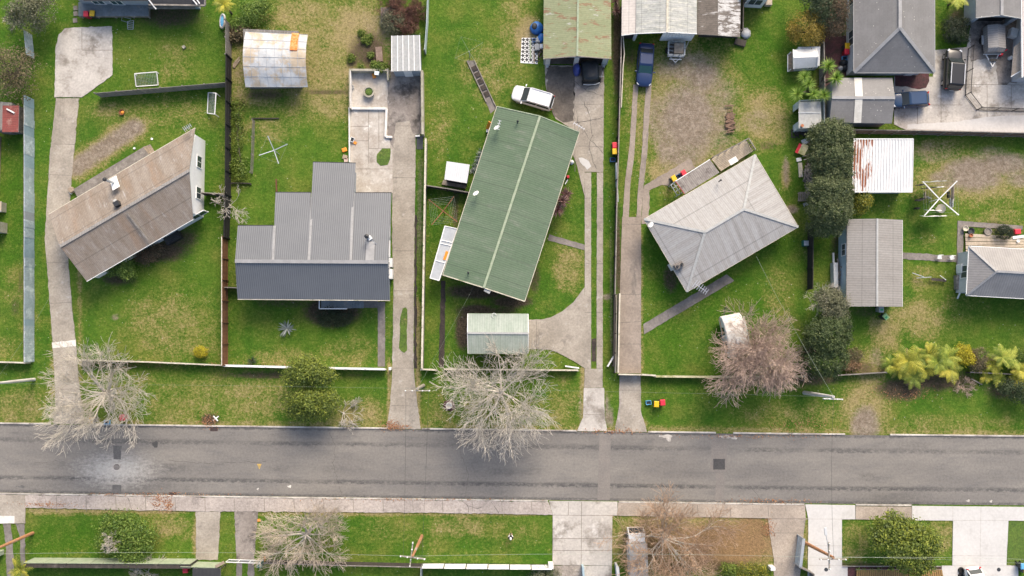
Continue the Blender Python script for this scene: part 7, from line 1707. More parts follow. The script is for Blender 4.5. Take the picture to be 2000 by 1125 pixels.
tagged_box('plank', 'green grey plank lying across the patterned rug', 'plank', (1036, 96), .16, 2.1, .05, 'sage_flashing', .02, .025); tagged_box('plank', 'narrow tan plank at the right side of the patterned rug', 'plank', (1043, 112), .09, 1.4, .05, 'timber', .02, .025)
tagged_box('plastic_tub', 'pale grey plastic tub beside the rusty garage wall', 'tub', (1049, 94), .5, .7, .4, 'grey_plastic', .05, bev=.04); tagged_box('white_tub', 'white plastic tub touching the rusty garage wall', 'tub', (1057, 92), .35, .5, .35, 'white_paint', 0, bev=.03); crate('bright blue tub on the upper edge of the patterned rug', (1043, 80), 'blue_plastic', 0, .35, .35, .3, .025, None); tagged_box('grey_crate', 'grey slatted crate beside the bright blue tub', 'crate', (1051, 79), .4, .55, .35, 'pale_flashing', -.15, bev=.02); pile('timber_pile', 'short pile of brown offcuts near the garage corner', 'timber pile', (1053, 108), 10, .7, (.2, .35), 'bark_brown', 5, None, .3)
# odds and ends in other yards
t = thing('ladder', 'thin metal ladder and hoop frame on grass below the blue grey deck', 'ladder', G(254, 47)); mb = MB(); a, b, c_, d = G(249, 42, .2), G(261, 40, .2), G(260, 57, .05), G(249.5, 57, .05)
mb.beam(a, d, .05); mb.beam(b, c_, .05)
for i in range(5): mb.beam(a.lerp(d, i / 4), b.lerp(c_, i / 4), .045)
mb.build('ladder_frame', 'galv', t); mb = MB(); a, b, c_ = G(239, 33, .3), G(256, 37, .3), G(237, 40, .1); mb.tube([a, b, G(251, 44, .15), c_, a], .025, 5); mb.build('hoop', 'galv', t)
tagged_box('concrete_block', 'small square concrete block on the top left lawn', 'block', (360, 92.5), .32, .32, .2, 'block_wall', .7); lathe_thing('drain_cap', 'tiny white cap on the lawn above the brown house deck', 'cap', (263, 290), [(.12, 0), (.12, .12), (.02, .13)], 'white_paint', 10); lathe_thing('drain_cover', 'white drain cap in the grass near the white gable house', 'cap', (297, 271.5), [(.13, 0), (.13, .08), (.02, .09)], 'white_paint', 10)  # both small white caps are drain caps
t = thing('inflatable_boat', 'blue and white inflatable boat leaning on the fence under the yellow palm', 'boat', G(438, 43)); c = G(437, 44); mb = MB(); mb.tube([(c.x + .32 * math.cos(a), c.y + .75 * math.sin(a), .35 + .2 * math.cos(a)) for a in [2 * math.pi * i / 16 for i in range(17)]], .12, 8); mb.build('rim', 'tarp_roof', t, smooth=True); mb = MB(); mb.ball((c.x, c.y, .3), .26, .66, .1); mb.build('floor', 'skyblue_plastic', t)
tagged_box('orange_crate', 'orange crate at the top of the walled yard', 'crate', (731, 149), .35, .5, .3, 'orange_plastic', .35, bev=.03); tagged_box('blue_sheet', 'pale blue plastic sheet on the wall of the walled yard', 'sheet', (736, 143), .5, .4, .06, 'galv_sheet', -.1, .9); tagged_box('yellow_box', 'dull yellow box beside the small grey shed', 'box', (760, 149), .32, .5, .3, 'moss_rail', 0)
tagged_box('orange_cushion', 'orange cushion on the grass beside the concrete patio', 'cushion', (673, 293), .55, .45, .15, 'orange_plastic', .3, bev=.06); tagged_box('wood_block', 'pale timber block on the grass beside the patio', 'block', (674, 307), .5, .45, .12, 'timber', -.3); tagged_box('wood_block', 'pinkish timber block nearest the charcoal roof', 'block', (676, 313), .4, .4, .12, 'cloth_pink', .1); crate('small white open crate at the edge of the concrete patio', (689, 274), 'white_paint', -.4, .42, .5, .3, .04, None); tagged_box('orange_tray', 'orange tray under the small white crate on the patio', 'tray', (693, 279), .4, .28, .1, 'orange_plastic', -.5, .045)
tagged_box('white_log', 'short white post lying at the end of the mossy block wall', 'post', (816, 266), .5, .2, .18, 'white_paint', .1, .05, bev=.04); tagged_box('dark_sheet', 'dark sheet on the ground at the gate of the second driveway', 'sheet', (820, 278), .7, 1.5, .03, 'bin_body', 0)
t = thing('ladder', 'orange ladder leaning on the corner of the green house', 'ladder', G(954, 250)); mb = MB(); a, b = G(951, 253, .3), G(957, 238, 1.4); mb.beam(a, b, .35, .06); mb.build('frame', 'orange_plastic', t); tagged_box('white_box', 'small white box at the corner of the green house', 'box', (953, 256), .3, .4, .4, 'white_paint', -.2)
tagged_box('orange_chair', 'cream and orange chair at the near end of the brown house deck', 'chair', (142, 372), .5, .55, .45, 'timber', .5, bev=.05); blob('white_bag', 'small white bag beside the cream and orange chair', 'bag', (139, 376), .18, .25, 'white_paint', 4)
tagged_box('bucket', 'small red bucket on the east side of the green house', 'bucket', (1109, 346), .3, .3, .3, 'red_plastic', .2, bev=.05); mb = MB(); a, b = G(1104, 359, .3), G(1110, 348, .8); tag(MB().beam((a.x, a.y, .06), (b.x, b.y, .06), .1, .1).build('white_mop', 'white_paint'), 'white mop lying below the small red bucket', 'mop'); blob('white_bucket', 'white bag at the wall by the puddle stain', 'bag', (1116, 317), .25, .35, 'white_paint', 6)
t = thing('marker', 'small white cross shaped marker on the leaf strewn verge', 'marker', G(422, 817)); c = G(422, 817); mb = MB(); mb.beam((c.x - .28, c.y - .22, .06), (c.x + .28, c.y + .22, .06), .12, .06); mb.beam((c.x - .24, c.y + .26, .12), (c.x + .24, c.y - .26, .12), .12, .06); mb.build('slats', 'white_paint', t)
tagged_box('marker_plate', 'orange square marker plate beside the second bottom drive', 'plate', (506, 1016), .32, .25, .06, 'orange_plastic'); lathe_thing('manhole_cover', 'dark round drain lid on the white driveway near the street lamp pole', 'drain lid', (1613, 1112), [(.2, .06), (.2, .085), (.02, .086)], 'bin_body', 16, 0, 'round lids in the white driveways'); lathe_thing('manhole_cover', 'dark round drain lid right of the white hatchback', 'drain lid', (1950, 1112), [(.2, .06), (.2, .085), (.02, .086)], 'bin_body', 16, 0, 'round lids in the white driveways')
for i, (px, py) in enumerate(((1876, 1113), (1876, 1124))): t_ = lathe_thing('tyre', ['upper of two spare tyres beside the white hatchback', 'lower of two spare tyres beside the white hatchback'][i], 'tyre', (px, py), [(.18, .07), (.3, .07), (.33, .12), (.3, .24), (.18, .24), (.16, .15)], 'tyre', 18)
t = thing('petrol_can', 'red petrol can and spout on the stained concrete by the box trailer', 'can', G(1951, 107)); c = G(1951, 107); mb = MB(); mb.box((c.x, c.y, .045), .42, .42, .4); mb.build('body', 'red_plastic', t, bev=.05); mb = MB(); mb.tube([(c.x + .1, c.y + .1, .46), (c.x + .5, c.y + .35, .7)], .05, 6); mb.build('spout', 'red_plastic', t)
lathe_thing('gas_bottle', 'white gas bottle at the tan house wall', 'gas bottle', (1970, 115), [(.16, .045), (.2, .12), (.2, .5), (.12, .62), (.06, .7)], 'white_paint', 14)
tagged_box('letterbox', 'white letterbox at the corner of the low front fence', 'letterbox', (1504, 1106), .5, .35, 1.0, 'white_paint', .05, bev=.03); tagged_box('letterbox', 'small white letterbox post beside the second driveway', 'letterbox', (763.5, 719.5), .22, .3, .9, 'white_paint', 0, bev=.03); tagged_box('letterbox', 'white letterbox on the end of the white panelled fence', 'letterbox', (1075, 1100), .5, .4, 1.5, 'white_paint', 0, bev=.03); tagged_box('letterbox', 'pale letterbox at the left edge near the wheel tracks', 'letterbox', (2, 1078), .7, .5, 1.1, 'sage_flashing', 0, bev=.03)
mb = MB(); c = G(1932, 745); tag(MB().beam(G(1897, 740, .3), G(1918, 751, .1), .12, .1).build('fallen_post', 'grey_timber'), 'broken grey post sticking out of the lower ferns', 'post')
tagged_box('timber_stack', 'stack of reddish brown bricks beside the brambles', 'bricks', (741, 107), .7, 1.6, .25, 'brick_wall', .08); pile('plank_pile', 'old tan planks on grass by the curved white shed', 'planks', (463, 123), 4, 1.3, (.15, .1), 'timber', 6, .95, .15)
pile('firewood_pile', 'long row of red brown split logs on the dirt of the fourth yard', 'firewood', (1425, 238), 46, 1.2, (.06, .55), 'split_log', 13, .35, .2); tagged_box('grey_hatch', 'grey tray propped at the corner of the flaking roof', 'tray', (1445, 84), 1.2, .7, .3, 'dark_boards', -.3); blob('white_rubbish', 'crumpled white plastic by the corner of the flaking roof', 'rubbish', (1456, 66), .6, .4, 'tarp_roof', 12)
t = thing('garden_strip', 'stacked trellis rails on the stepping path above the green house', 'garden bed', G(941, 165)); 
for i in range(5):
    c = G(927 + i * 6.0, 134 + i * 12.5); mb = MB(); mb.box((c.x, c.y, .014), .55, .55, .1, R(28)); mb.build('soil_square', 'soil', t)
mb = MB()
for (a, b) in (((912, 119), (950, 200)), ((926, 118), (970, 212))): p, q = G(*a), G(*b); mb.beam((p.x, p.y, .07), (q.x, q.y, .07), .09, .14)
mb.build('edging', 'grey_timber', t); relabel(t, 'narrow edged garden strip with dark soil squares pointing at the green house')
# ---------------------------------------------------------------- vegetation
def leaf_geo(lobes, n, size, seed, clump=.34, per=22, rag=.12, squash=.55, dn=-.45, aspect=.55):
    rs = np.random.RandomState(seed)
    A = np.array([(l[3] * l[4] + l[3] * l[5] + l[4] * l[5]) for l in lobes]); A = A / A.sum()
    nc = max(3, n // per)
    li = rs.choice(len(lobes), nc, p=A)
    L = np.array(lobes)[li]
    d = rs.normal(size=(nc, 3)); d /= np.linalg.norm(d, axis=1)[:, None]
    d[:, 2] = np.where(d[:, 2] < dn, -d[:, 2], d[:, 2])
    ph = rs.uniform(0, 6.28, 6)
    bump = 1 + rag * (np.sin(d[:, 0] * 5 + ph[0]) * np.sin(d[:, 1] * 6 + ph[1]) + .6 * np.sin(d[:, 0] * 11 + ph[2]) * np.sin(d[:, 1] * 9 + d[:, 2] * 8 + ph[3]))
    f = (rs.uniform(.80, 1.03, nc) * bump)[:, None]
    C = L[:, :3] + d * L[:, 3:6] * f
    ctint = rs.uniform(0, 1, nc)
    m = nc * per
    ci = np.repeat(np.arange(nc), per)
    off = rs.normal(size=(m, 3)) * clump * np.array([1, 1, squash])
    P = C[ci] + off; P[:, 2] = np.maximum(P[:, 2], .04)
    N = d[ci] * .9 + rs.normal(size=(m, 3)) * .65 + np.array([0, 0, .35]); N /= np.linalg.norm(N, axis=1)[:, None]
    T = np.cross(N, rs.normal(size=(m, 3))); T /= (np.linalg.norm(T, axis=1)[:, None] + 1e-6); B = np.cross(N, T)
    s = (size * rs.uniform(.6, 1.35, m))[:, None]
    q = np.stack([P - T * s * .5, P - B * s * aspect * .5, P + T * s * .5, P + B * s * aspect * .5], 1).reshape(-1, 3)
    tint = np.clip(ctint[ci] * .6 + rs.uniform(0, 1, m) * .5 - .05, 0, 1)
    return q, np.arange(m * 4).reshape(-1, 4), tint
def trunk_geo(b, top, r, lobes, rnd, n=7):
    mb = MB(); mb.tube([(b.x, b.y, -.05), b.lerp(top, .5) + Vector((rnd.gauss(0, .05), rnd.gauss(0, .05), 0)), top], [r * 1.2, r, r * .75], 8)
    for i in range(n):
        l = lobes[i % len(lobes)]; e = Vector((l[0] + rnd.uniform(-.6, .6) * l[3], l[1] + rnd.uniform(-.6, .6) * l[4], l[2] + rnd.uniform(-.2, .5) * l[5])); s = b.lerp(top, rnd.uniform(.55, 1))
        mb.tube([s, s.lerp(e, .5) + Vector((0, 0, .1)), e], [r * .5, r * .35, r * .12], 6)
    return mb
def shrub(name, label, cat, lobes_px, n, size, m, seed=1, trunk=None, clump=.3, bark='bark_brown', per=22, group=None, rag=.12, h0=.3, dn=-.45, bare=None, aspect=.55, squash=.55):
    """lobes_px: (px, py, centre height, rx px, ry px, rz m)"""
    lobes = []
    for (px, py, z, rx, ry, rz) in lobes_px:
        c = G(px, py, z); lobes.append((c.x, c.y, z, rx * PXM, ry * PXM, rz))
    bx = sum(l[0] for l in lobes) / len(lobes); by = sum(l[1] for l in lobes) / len(lobes)
    b = G2(trunk) if trunk else Vector((bx, by, 0)); rnd = random.Random(seed)
    t = thing(name, label, cat, b, 0, group)
    if n > 3800 and rag > .05:
        for l in list(lobes):
            for _ in range(7):
                a = rnd.uniform(0, 6.28); e = rnd.uniform(-.1, 1.2); lobes.append((l[0] + l[3] * .8 * math.cos(a) * math.cos(e), l[1] + l[4] * .8 * math.sin(a) * math.cos(e), max(.25, l[2] + l[5] * .8 * math.sin(e)), l[3] * rnd.uniform(.26, .42), l[4] * rnd.uniform(.26, .42), l[5] * rnd.uniform(.25, .4)))
    zt = sum(l[2] for l in lobes) / len(lobes)
    q, F, tint = leaf_geo(lobes, n, size, seed, clump, per, rag, squash, dn, aspect)
    bulk('crown', q, F, m, t, tint)
    top = Vector((bx, by, zt * .8)); trunk_geo(b, top, .06 + .025 * max(l[3] for l in lobes), lobes, rnd, 9).build('trunk', bark, t)
    return t
def bare_geo(base, trunk_h, n_main, R_, H_, seed, center=None, dens=1.0, r0=.2, droop=0.0, spread=(.35, 1.2), curl=.22, nsub=(4, 4, 4), tw=.011, zmin=.0):
    rnd = random.Random(seed); segs = []; up = Vector((0, 0, 1))
    def rv(): return Vector((rnd.gauss(0, 1), rnd.gauss(0, 1), rnd.gauss(0, 1)))
    def grow(p, d, L, r, lv):
        n = 5 if lv == 0 else 4 if lv == 1 else 3
        for i in range(n):
            d = (d + rv() * curl * (.6 if lv == 0 else 1) + up * (.06 - droop * (lv > 0))).normalized()
            q = p + d * (L / n); r1 = max(tw, r * (.80 if lv < 2 else .72))
            segs.append((p, q, r, r1, lv)); p, r = q, r1
            if lv < 3 and (i > 0 or lv > 0):
                k = nsub[lv] / n
                k = int(k) + (rnd.random() < k - int(k))
                for _ in range(k):
                    ax = d.cross(rv()).normalized(); an = rnd.uniform(.3, .8); nd = (d * math.cos(an) + ax * math.sin(an)).normalized()
                    if nd.z < -.25: nd.z = -.1
                    grow(p, nd, L * (rnd.uniform(.55, .8) if lv < 2 else rnd.uniform(.7, 1.0)) * (1 - .25 * i / n), max(tw, r * .62), lv + 1)
        if lv < 3:
            grow(p, (d + rv() * .2).normalized(), L * .55, r * .85, lv + 1)
    top = base + Vector((0, 0, trunk_h)); segs.append((base - Vector((0, 0, .1)), top, r0 * 1.25, r0, 0))
    for i in range(n_main):
        a = 2 * math.pi * (i + rnd.uniform(-.3, .3)) / n_main; el = rnd.uniform(*spread)
        grow(top - Vector((0, 0, rnd.uniform(0, trunk_h * .35))), Vector((math.cos(a) * math.cos(el), math.sin(a) * math.cos(el), math.sin(el))), R_ * rnd.uniform(.42, .58), r0 * rnd.uniform(.38, .6), 0)
    P0 = np.array([s[0] for s in segs]); P1 = np.array([s[1] for s in segs]); r_0 = np.array([s[2] for s in segs]); r_1 = np.array([s[3] for s in segs]); lv = np.array([s[4] for s in segs])
    bb = np.array(base); tipr = np.linalg.norm((P1 - bb)[:, :2], axis=1)
    sx = R_ / np.percentile(tipr, 97); sz = H_ / np.percentile(P1[:, 2] - bb[2], 98)
    for P in (P0, P1):
        P -= bb; P[:, :2] *= sx; P[:, 2] *= sz
        if center is not None:
            g = np.clip(P[:, 2] / H_, 0, 1)[:, None]; P[:, :2] += g * np.array([center.x - base.x, center.y - base.y]) 
        P += bb; P[:, 2] = np.maximum(P[:, 2], -.1 if zmin == 0 else zmin)
    return P0, P1, r_0, r_1, lv
def tubes_np(P0, P1, r0, r1, k=3):
    d = P1 - P0; d /= (np.linalg.norm(d, axis=1)[:, None] + 1e-9)
    a = np.cross(d, np.array([.31, .17, .93])); a /= (np.linalg.norm(a, axis=1)[:, None] + 1e-9); b = np.cross(d, a)
    V = []
    for P, r in ((P0, r0), (P1, r1)):
        for j in range(k):
            t = 2 * math.pi * j / k; V.append(P + (a * math.cos(t) + b * math.sin(t)) * r[:, None])
    V = np.stack(V, 1); n = len(P0); base = np.arange(n)[:, None] * 2 * k
    F = np.concatenate([base + np.array([[j, (j + 1) % k, k + (j + 1) % k, k + j]]) for j in range(k)], 0)
    return V.reshape(-1, 3), F
def bare_tree(label, base, R_px, H_, seed, m, center=None, trunk_h=1.4, n_main=10, name='bare_tree', cat='tree', base2=None, **kw):
    b = G2(base); t = thing(name, label, cat, b)
    ctr = G(center[0], center[1], H_ * .62) if center else None
    kw.setdefault('r0', .22)
    P0, P1, r0, r1, lv = bare_geo(b, trunk_h, n_main, R_px * PXM * .96, H_, seed, ctr, **kw)
    k = lv <= 1
    V, F = tubes_np(P0[k], P1[k], r0[k], r1[k], 6); bulk('trunk', V, F, m if isinstance(m, str) else m[0], t)
    V, F = tubes_np(P0[~k], P1[~k], r0[~k], r1[~k], 3); bulk('branches', V, F, m if isinstance(m, str) else m[1], t)
    return t
def blades(c, n, L, w, seed, el=(0.1, 1.3), droop=.6, segs=4, fold=0.0):
    rs = np.random.RandomState(seed); V = []; F = []; T = []; k = 0
    for i in range(n):
        a = rs.uniform(0, 2 * math.pi); e = rs.uniform(*el); l = L * rs.uniform(.75, 1.1); p = np.array([c.x, c.y, c.z]); tint = rs.uniform(0, 1); sd = np.array([-math.sin(a), math.cos(a), 0])
        for s in range(segs + 1):
            u = s / segs; ww = w * (0.55 + .9 * u if u < .4 else (1 - u) * 1.52 + .02) * .5
            V += [p - sd * ww, p + sd * ww]
            if s < segs: F.append((k, k + 1, k + 3, k + 2)); T.append(tint); k += 2
            else: k += 2
            ee = e - droop * u * u; p = p + np.array([math.cos(a) * math.cos(ee), math.sin(a) * math.cos(ee), math.sin(ee)]) * l / segs
    return np.array(V), np.array(F), np.array(T)
def fronds(c, n, L, seed, el=(.1, .8), droop=1.1, w=.42, segs=12):
    rs = np.random.RandomState(seed); V = []; F = []; T = []; k = 0
    for i in range(n):
        a = 2 * math.pi * (i + rs.uniform(-.35, .35)) / n; e = rs.uniform(*el); l = L * rs.uniform(.7, 1.1); p = np.array([c.x, c.y, c.z]); tint = rs.uniform(0, 1); sd = np.array([-math.sin(a), math.cos(a), 0.0]); out = np.array([math.cos(a), math.sin(a), 0])
        for s in range(segs + 1):
            u = s / segs; ee = e - droop * u * u; d = out * math.cos(ee) + np.array([0, 0, math.sin(ee)])
            ll = w * math.sin(math.pi * min(1, .12 + u * .9)) * l * .5
            for sg in (-1, 1):
                q = p + sd * sg * ll + d * ll * .45 + np.array([0, 0, -ll * .25]); hw = l / segs * .36
                V += [p - d * hw, p + d * hw, q + d * hw * .4, q - d * hw * .4]; F.append((k, k + 1, k + 2, k + 3)); T.append(np.clip(tint + rs.uniform(-.2, .2), 0, 1)); k += 4
            p = p + d * l / segs
    return np.array(V), np.array(F), np.array(T)
def stem(t, b, c, r, m='bark_brown'):
    mb = MB(); mb.tube([(b.x, b.y, -.05), b.lerp(c, .5), c], [r * 1.2, r, r], 8); return mb.build('trunk', m, t)

# bare street trees
bare_tree('sprawling pale bare tree overhanging the end of the long driveway and the road', (222, 764), 108, 8.2, 41, 'bark_pale', (183, 775), 1.6, 11, spread=(.2, 1.1), r0=.30, curl=.2, nsub=(6, 6, 4), tw=.0155)
bare_tree('large pale bare tree between the sage garage and the road', (978, 766), 121, 7.0, 17, 'bark_pale', (985, 768), 1.3, 13, spread=(.25, 1.15), r0=.27, curl=.2, nsub=(6, 6, 4), tw=.015)
bare_tree('round topped pale grey bare tree on the lawn by the footpath', (601, 1040), 92, 5.5, 29, ['bark_pale', 'bark_tan'], (597, 1050), 1.3, 11, spread=(.25, 1.1), r0=.24, curl=.19, nsub=(6, 6, 4), tw=.015)
bare_tree('broad pink grey bare tree over the caravan', (1470, 690), 104, 6.5, 31, 'bark_pink', (1478, 694), 1.2, 18, spread=(.3, 1.3), r0=.22, nsub=(8, 7, 4), tw=.0145)
bare_tree('wide rust brown bare tree beside the small white box truck', (1296, 1048), 132, 6.0, 37, ['bark_pale', 'bark_rust'], (1300, 1070), 1.0, 16, spread=(.15, 1.0), r0=.24, droop=.03, nsub=(6, 6, 4), tw=.0145)
bare_tree('small pale bare sapling by the end of the black fence', (450, 402), 46, 2.6, 43, 'bark_pale', (452, 398), .4, 6, spread=(.2, .9), r0=.08, nsub=(4, 3, 2), tw=.016)
bare_tree('pale fallen looking twiggy branch beside the round green street tree', (668, 806), 38, 1.0, 47, 'bark_pale', (690, 810), .25, 7, name='twig_heap', cat='branches', spread=(.05, .5), r0=.06, nsub=(4, 3, 2), tw=.014)
bare_tree('dead white branch heap at the top of the short tin fence', (38, 42), 24, 1.6, 51, 'bark_pale', None, .3, 6, name='twig_heap', cat='branches', spread=(.1, .8), r0=.06, nsub=(3, 3, 2), tw=.013)
bare_tree('wispy grey brown bare shrub left of the tin fence', (38, 135), 44, 3.2, 53, 'bark_brown', (30, 140), .4, 9, name='bare_shrub', cat='shrub', spread=(.3, 1.1), r0=.07, nsub=(4, 3, 3), tw=.010)
bare_tree('greyish bare shrub growing in front of the laurel by the black fence', (1600, 590), 40, 3.6, 57, 'bark_pale', (1606, 588), .4, 9, name='bare_shrub', cat='shrub', spread=(.4, 1.2), r0=.06, nsub=(4, 4, 3), tw=.010)
bare_tree('grey bare twigs below the palm fence along the bottom lawn', (290, 1116), 40, 1.6, 59, 'bark_pale', None, .2, 9, name='bare_shrub', cat='shrub', spread=(.2, 1.0), r0=.04, nsub=(4, 3, 3), tw=.012)
bare_tree('grey bare patch of twigs inside the domed lawn tree', (226, 1048), 22, 3.2, 61, 'bark_pale', (223, 1060), .6, 9, name='bare_shrub', cat='shrub', spread=(.5, 1.3), r0=.05, nsub=(4, 3, 3), tw=.012)
bare_tree('pinkish bare twigs hanging under the yellow ferns', (1880, 752), 26, 1.0, 63, 'bark_pink', None, .1, 8, name='bare_shrub', cat='shrub', spread=(.1, .7), r0=.03, nsub=(4, 3, 2), tw=.010)
for i, (px, py, rx) in enumerate(((770, 10, 34), (808, 25, 26), (800, 55, 26), (772, 42, 24))):
    bare_tree(['red brown bramble thicket at the top left of the bramble patch', 'red brown bramble thicket against the tin fence', 'red brown bramble thicket just above the small grey shed', 'red brown bramble thicket beside the raised bed'][i], (px, py), rx, 1.3, 70 + i, 'bramble', None, .15, 14, name='bramble', cat='bramble', spread=(.1, 1.1), r0=.03, curl=.4, nsub=(5, 5, 4), tw=.011)
# leafy trees and hedges
shrub('street_tree', 'bushy olive green street tree nearer the low white fence', 'tree', [(602, 728, 2.8, 42, 20, 1.4), (580, 738, 2.3, 28, 17, 1.2), (630, 733, 2.4, 24, 17, 1.2), (600, 713, 3.0, 22, 13, 1.1)], 13000, .19, 'leaf_olive', 3, (607, 735), .24)
shrub('street_tree', 'rounded olive green street tree nearer the road with a greyish side', 'tree', [(614, 787, 2.5, 46, 24, 1.4), (642, 784, 2.2, 20, 19, 1.1), (598, 800, 1.9, 38, 19, 1.0)], 13000, .19, 'leaf_olive', 4, (612, 772), .24)
shrub('laurel_hedge', 'tall dense grey green hedge tree at the upper end beside the rusty white shed', 'hedge', [(1622, 270, 3.2, 42, 36, 1.9), (1622, 305, 3.3, 42, 36, 1.9), (1626, 335, 3.0, 38, 30, 1.7)], 24000, .17, 'leaf_hedge', 5, (1606, 300), .15, rag=.05)
shrub('laurel_hedge', 'tall dense grey green hedge tree at the lower end above the long grey garage', 'hedge', [(1620, 375, 3.2, 44, 36, 1.9), (1620, 410, 3.3, 42, 36, 1.9), (1612, 440, 2.5, 34, 22, 1.4)], 24000, .17, 'leaf_hedge', 6, (1604, 405), .15, rag=.05)
shrub('laurel_tree', 'large dark glossy laurel tree beside the pink grey tree', 'tree', [(1612, 660, 3.2, 44, 40, 2.0), (1610, 700, 2.8, 42, 36, 1.8), (1628, 640, 2.8, 32, 34, 1.6)], 24000, .17, 'leaf_bay', 7, (1600, 668), .16, rag=.05)
shrub('laurel_tree', 'lighter green laurel top between the board pile and the dark laurel', 'tree', [(1628, 606, 2.8, 28, 30, 1.6), (1618, 588, 2.4, 28, 22, 1.3)], 7000, .17, 'leaf_greygreen', 8, (1618, 602), .2)
shrub('street_tree', 'bright leafy round tree on the lawn between the white driveways', 'tree', [(1766, 1062, 3.0, 56, 42, 1.8), (1735, 1035, 2.8, 34, 26, 1.3), (1745, 1014, 2.6, 20, 14, .9), (1795, 1060, 2.6, 34, 32, 1.4), (1780, 1095, 2.4, 36, 24, 1.2)], 15000, .24, 'leaf_olive', 9, (1757, 1050), .24)
shrub('lawn_tree', 'low domed green tree on the bottom left lawn', 'tree', [(240, 1050, 1.2, 50, 34, .8), (232, 1022, 1.0, 30, 18, .6), (278, 1046, 1.0, 28, 24, .6), (264, 1084, 1.1, 22, 14, .6)], 8000, .2, 'leaf_mid', 10, (246, 1044), .36, rag=.3)
shrub('scrub_tree', 'grey green scrubby tree at the top left corner', 'tree', [(62, 22, 2.6, 40, 32, 1.5), (50, 45, 2.0, 34, 18, 1.1), (80, 5, 2.4, 26, 22, 1.2)], 8000, .17, 'leaf_greygreen', 11, (68, 28), .3)
shrub('scrub_tree', 'grey brown scrubby tree beside the red roofed shed', 'tree', [(28, 130, 2.4, 46, 36, 1.5), (25, 175, 1.8, 36, 26, 1.2)], 4500, .16, 'leaf_brownbush', 12, (36, 140), .36, per=14)
shrub('shrub', 'dome of green amber foliage above the white playhouse', 'shrub', [(1574, 55, 1.7, 34, 34, 1.3), (1590, 66, 1.4, 18, 22, 1.0)], 7000, .16, 'leaf_amber', 13, (1570, 62), .2)
shrub('shrub', 'dark grey green bush at the top edge beside the slate roofed house', 'shrub', [(1598, 12, 2.6, 26, 28, 1.4), (1612, 35, 2.2, 20, 20, 1.2), (1585, -5, 2.4, 22, 20, 1.2)], 6000, .16, 'leaf_dark', 14, (1596, 18), .22)
shrub('shrub', 'russet tinged bush against the white wall of the slate roofed house', 'shrub', [(1628, 22, 2.2, 26, 34, 1.4), (1628, 50, 1.8, 20, 20, 1.1)], 6000, .15, 'leaf_russet', 15, (1624, 32), .22)
shrub('clipped_hedge', 'square clipped dark green bush above the black station wagon', 'hedge', [(1866, 60, 1.0, 25, 24, .8), (1856, 48, .9, 16, 14, .75), (1878, 48, .9, 15, 14, .75), (1878, 74, .9, 14, 14, .75), (1856, 72, .9, 15, 14, .75)], 8000, .11, 'leaf_box', 16, (1862, 62), .12, rag=.04)
shrub('clipped_ball', 'dark clipped ball bush on the right hand deck', 'shrub', [(1961, 454, .75, 17, 14, .65)], 4000, .09, 'leaf_box', 17, (1960, 456), .08, rag=.03)
shrub('gold_shrub', 'bright golden yellow round shrub above the tree ferns', 'shrub', [(1880, 690, 1.0, 17, 17, .8), (1890, 700, .9, 14, 12, .7)], 4500, .13, 'leaf_gold', 18, (1879, 694), .12, rag=.06)
shrub('gold_shrub', 'small clipped yellow green ball shrub on the lawn by the brown fence', 'shrub', [(392, 687, .45, 13, 11, .42)], 2600, .10, 'leaf_gold', 19, (393, 687), .08, rag=.05)
shrub('brown_bush', 'brownish bush between the golden shrub and the lime ferns', 'shrub', [(1912, 700, .9, 15, 22, .7), (1905, 712, .8, 12, 14, .6)], 2600, .13, 'leaf_brownbush', 20, (1910, 702), .16)
shrub('lemon_tree', 'small lemon tree with yellow fruit by the rusty white shed', 'tree', [(1684, 392, 1.4, 17, 18, 1.0), (1676, 405, 1.1, 12, 14, .8)], 3000, .16, 'leaf_lemon', 21, (1680, 396), .18)
shrub('shrub', 'bright green shrub at the front corner of the brown roofed house', 'shrub', [(238, 520, 1.1, 22, 16, .8), (252, 535, .8, 14, 12, .6), (222, 522, .9, 12, 12, .6)], 4000, .17, 'leaf_mid', 22, (242, 524), .2)
shrub('shrub', 'dark low shrub in the bed below the brown roofed house', 'shrub', [(285, 500, .7, 22, 15, .5), (300, 488, .6, 18, 12, .45)], 3200, .14, 'leaf_russet', 23, (287, 500), .2)
shrub('low_hedge', 'dark low bush below the porch of the charcoal house', 'shrub', [(640, 615, .5, 28, 14, .42), (668, 617, .5, 26, 14, .42), (652, 628, .4, 30, 10, .35)], 4500, .13, 'leaf_box', 24, (652, 617), .16)
shrub('shrub', 'yellow green small bush at the foot of the glossy laurel', 'shrub', [(1668, 693, .7, 14, 14, .5)], 1500, .14, 'leaf_brownbush', 25, None, .18)
shrub('shrub', 'rusty brown dead bush under the glossy laurel', 'shrub', [(1664, 714, .6, 18, 9, .4)], 1600, .15, 'frond_dead', 26, None, .18)
shrub('shrub', 'bright green bush on the right edge behind the lime ferns', 'shrub', [(1992, 695, 1.0, 18, 14, .8)], 2200, .15, 'leaf_bright', 27, None, .18)
shrub('shrub', 'dark grey green bush at the lower right corner of the verge', 'shrub', [(1988, 762, 1.4, 32, 18, 1.1), (2010, 775, 1.2, 26, 18, 1.0), (1965, 755, .9, 14, 12, .7)], 5500, .14, 'leaf_dark', 28, (1985, 764), .24)
shrub('shrub', 'bright green small bush under the rust brown tree at the bottom', 'shrub', [(1424, 1112, .9, 15, 10, .7)], 1800, .15, 'leaf_bright', 29, None, .16); shrub('shrub', 'round green bush with orange dots at the bottom edge', 'shrub', [(1466, 1116, 1.0, 28, 16, .9), (1485, 1122, .8, 14, 12, .7)], 4200, .13, 'leaf_lemon', 30, None, .16)
shrub('shrub', 'pale flowering bush below the white panelled fence', 'shrub', [(1064, 1124, .8, 26, 14, .6)], 2200, .13, 'leaf_greygreen', 31, None, .2)
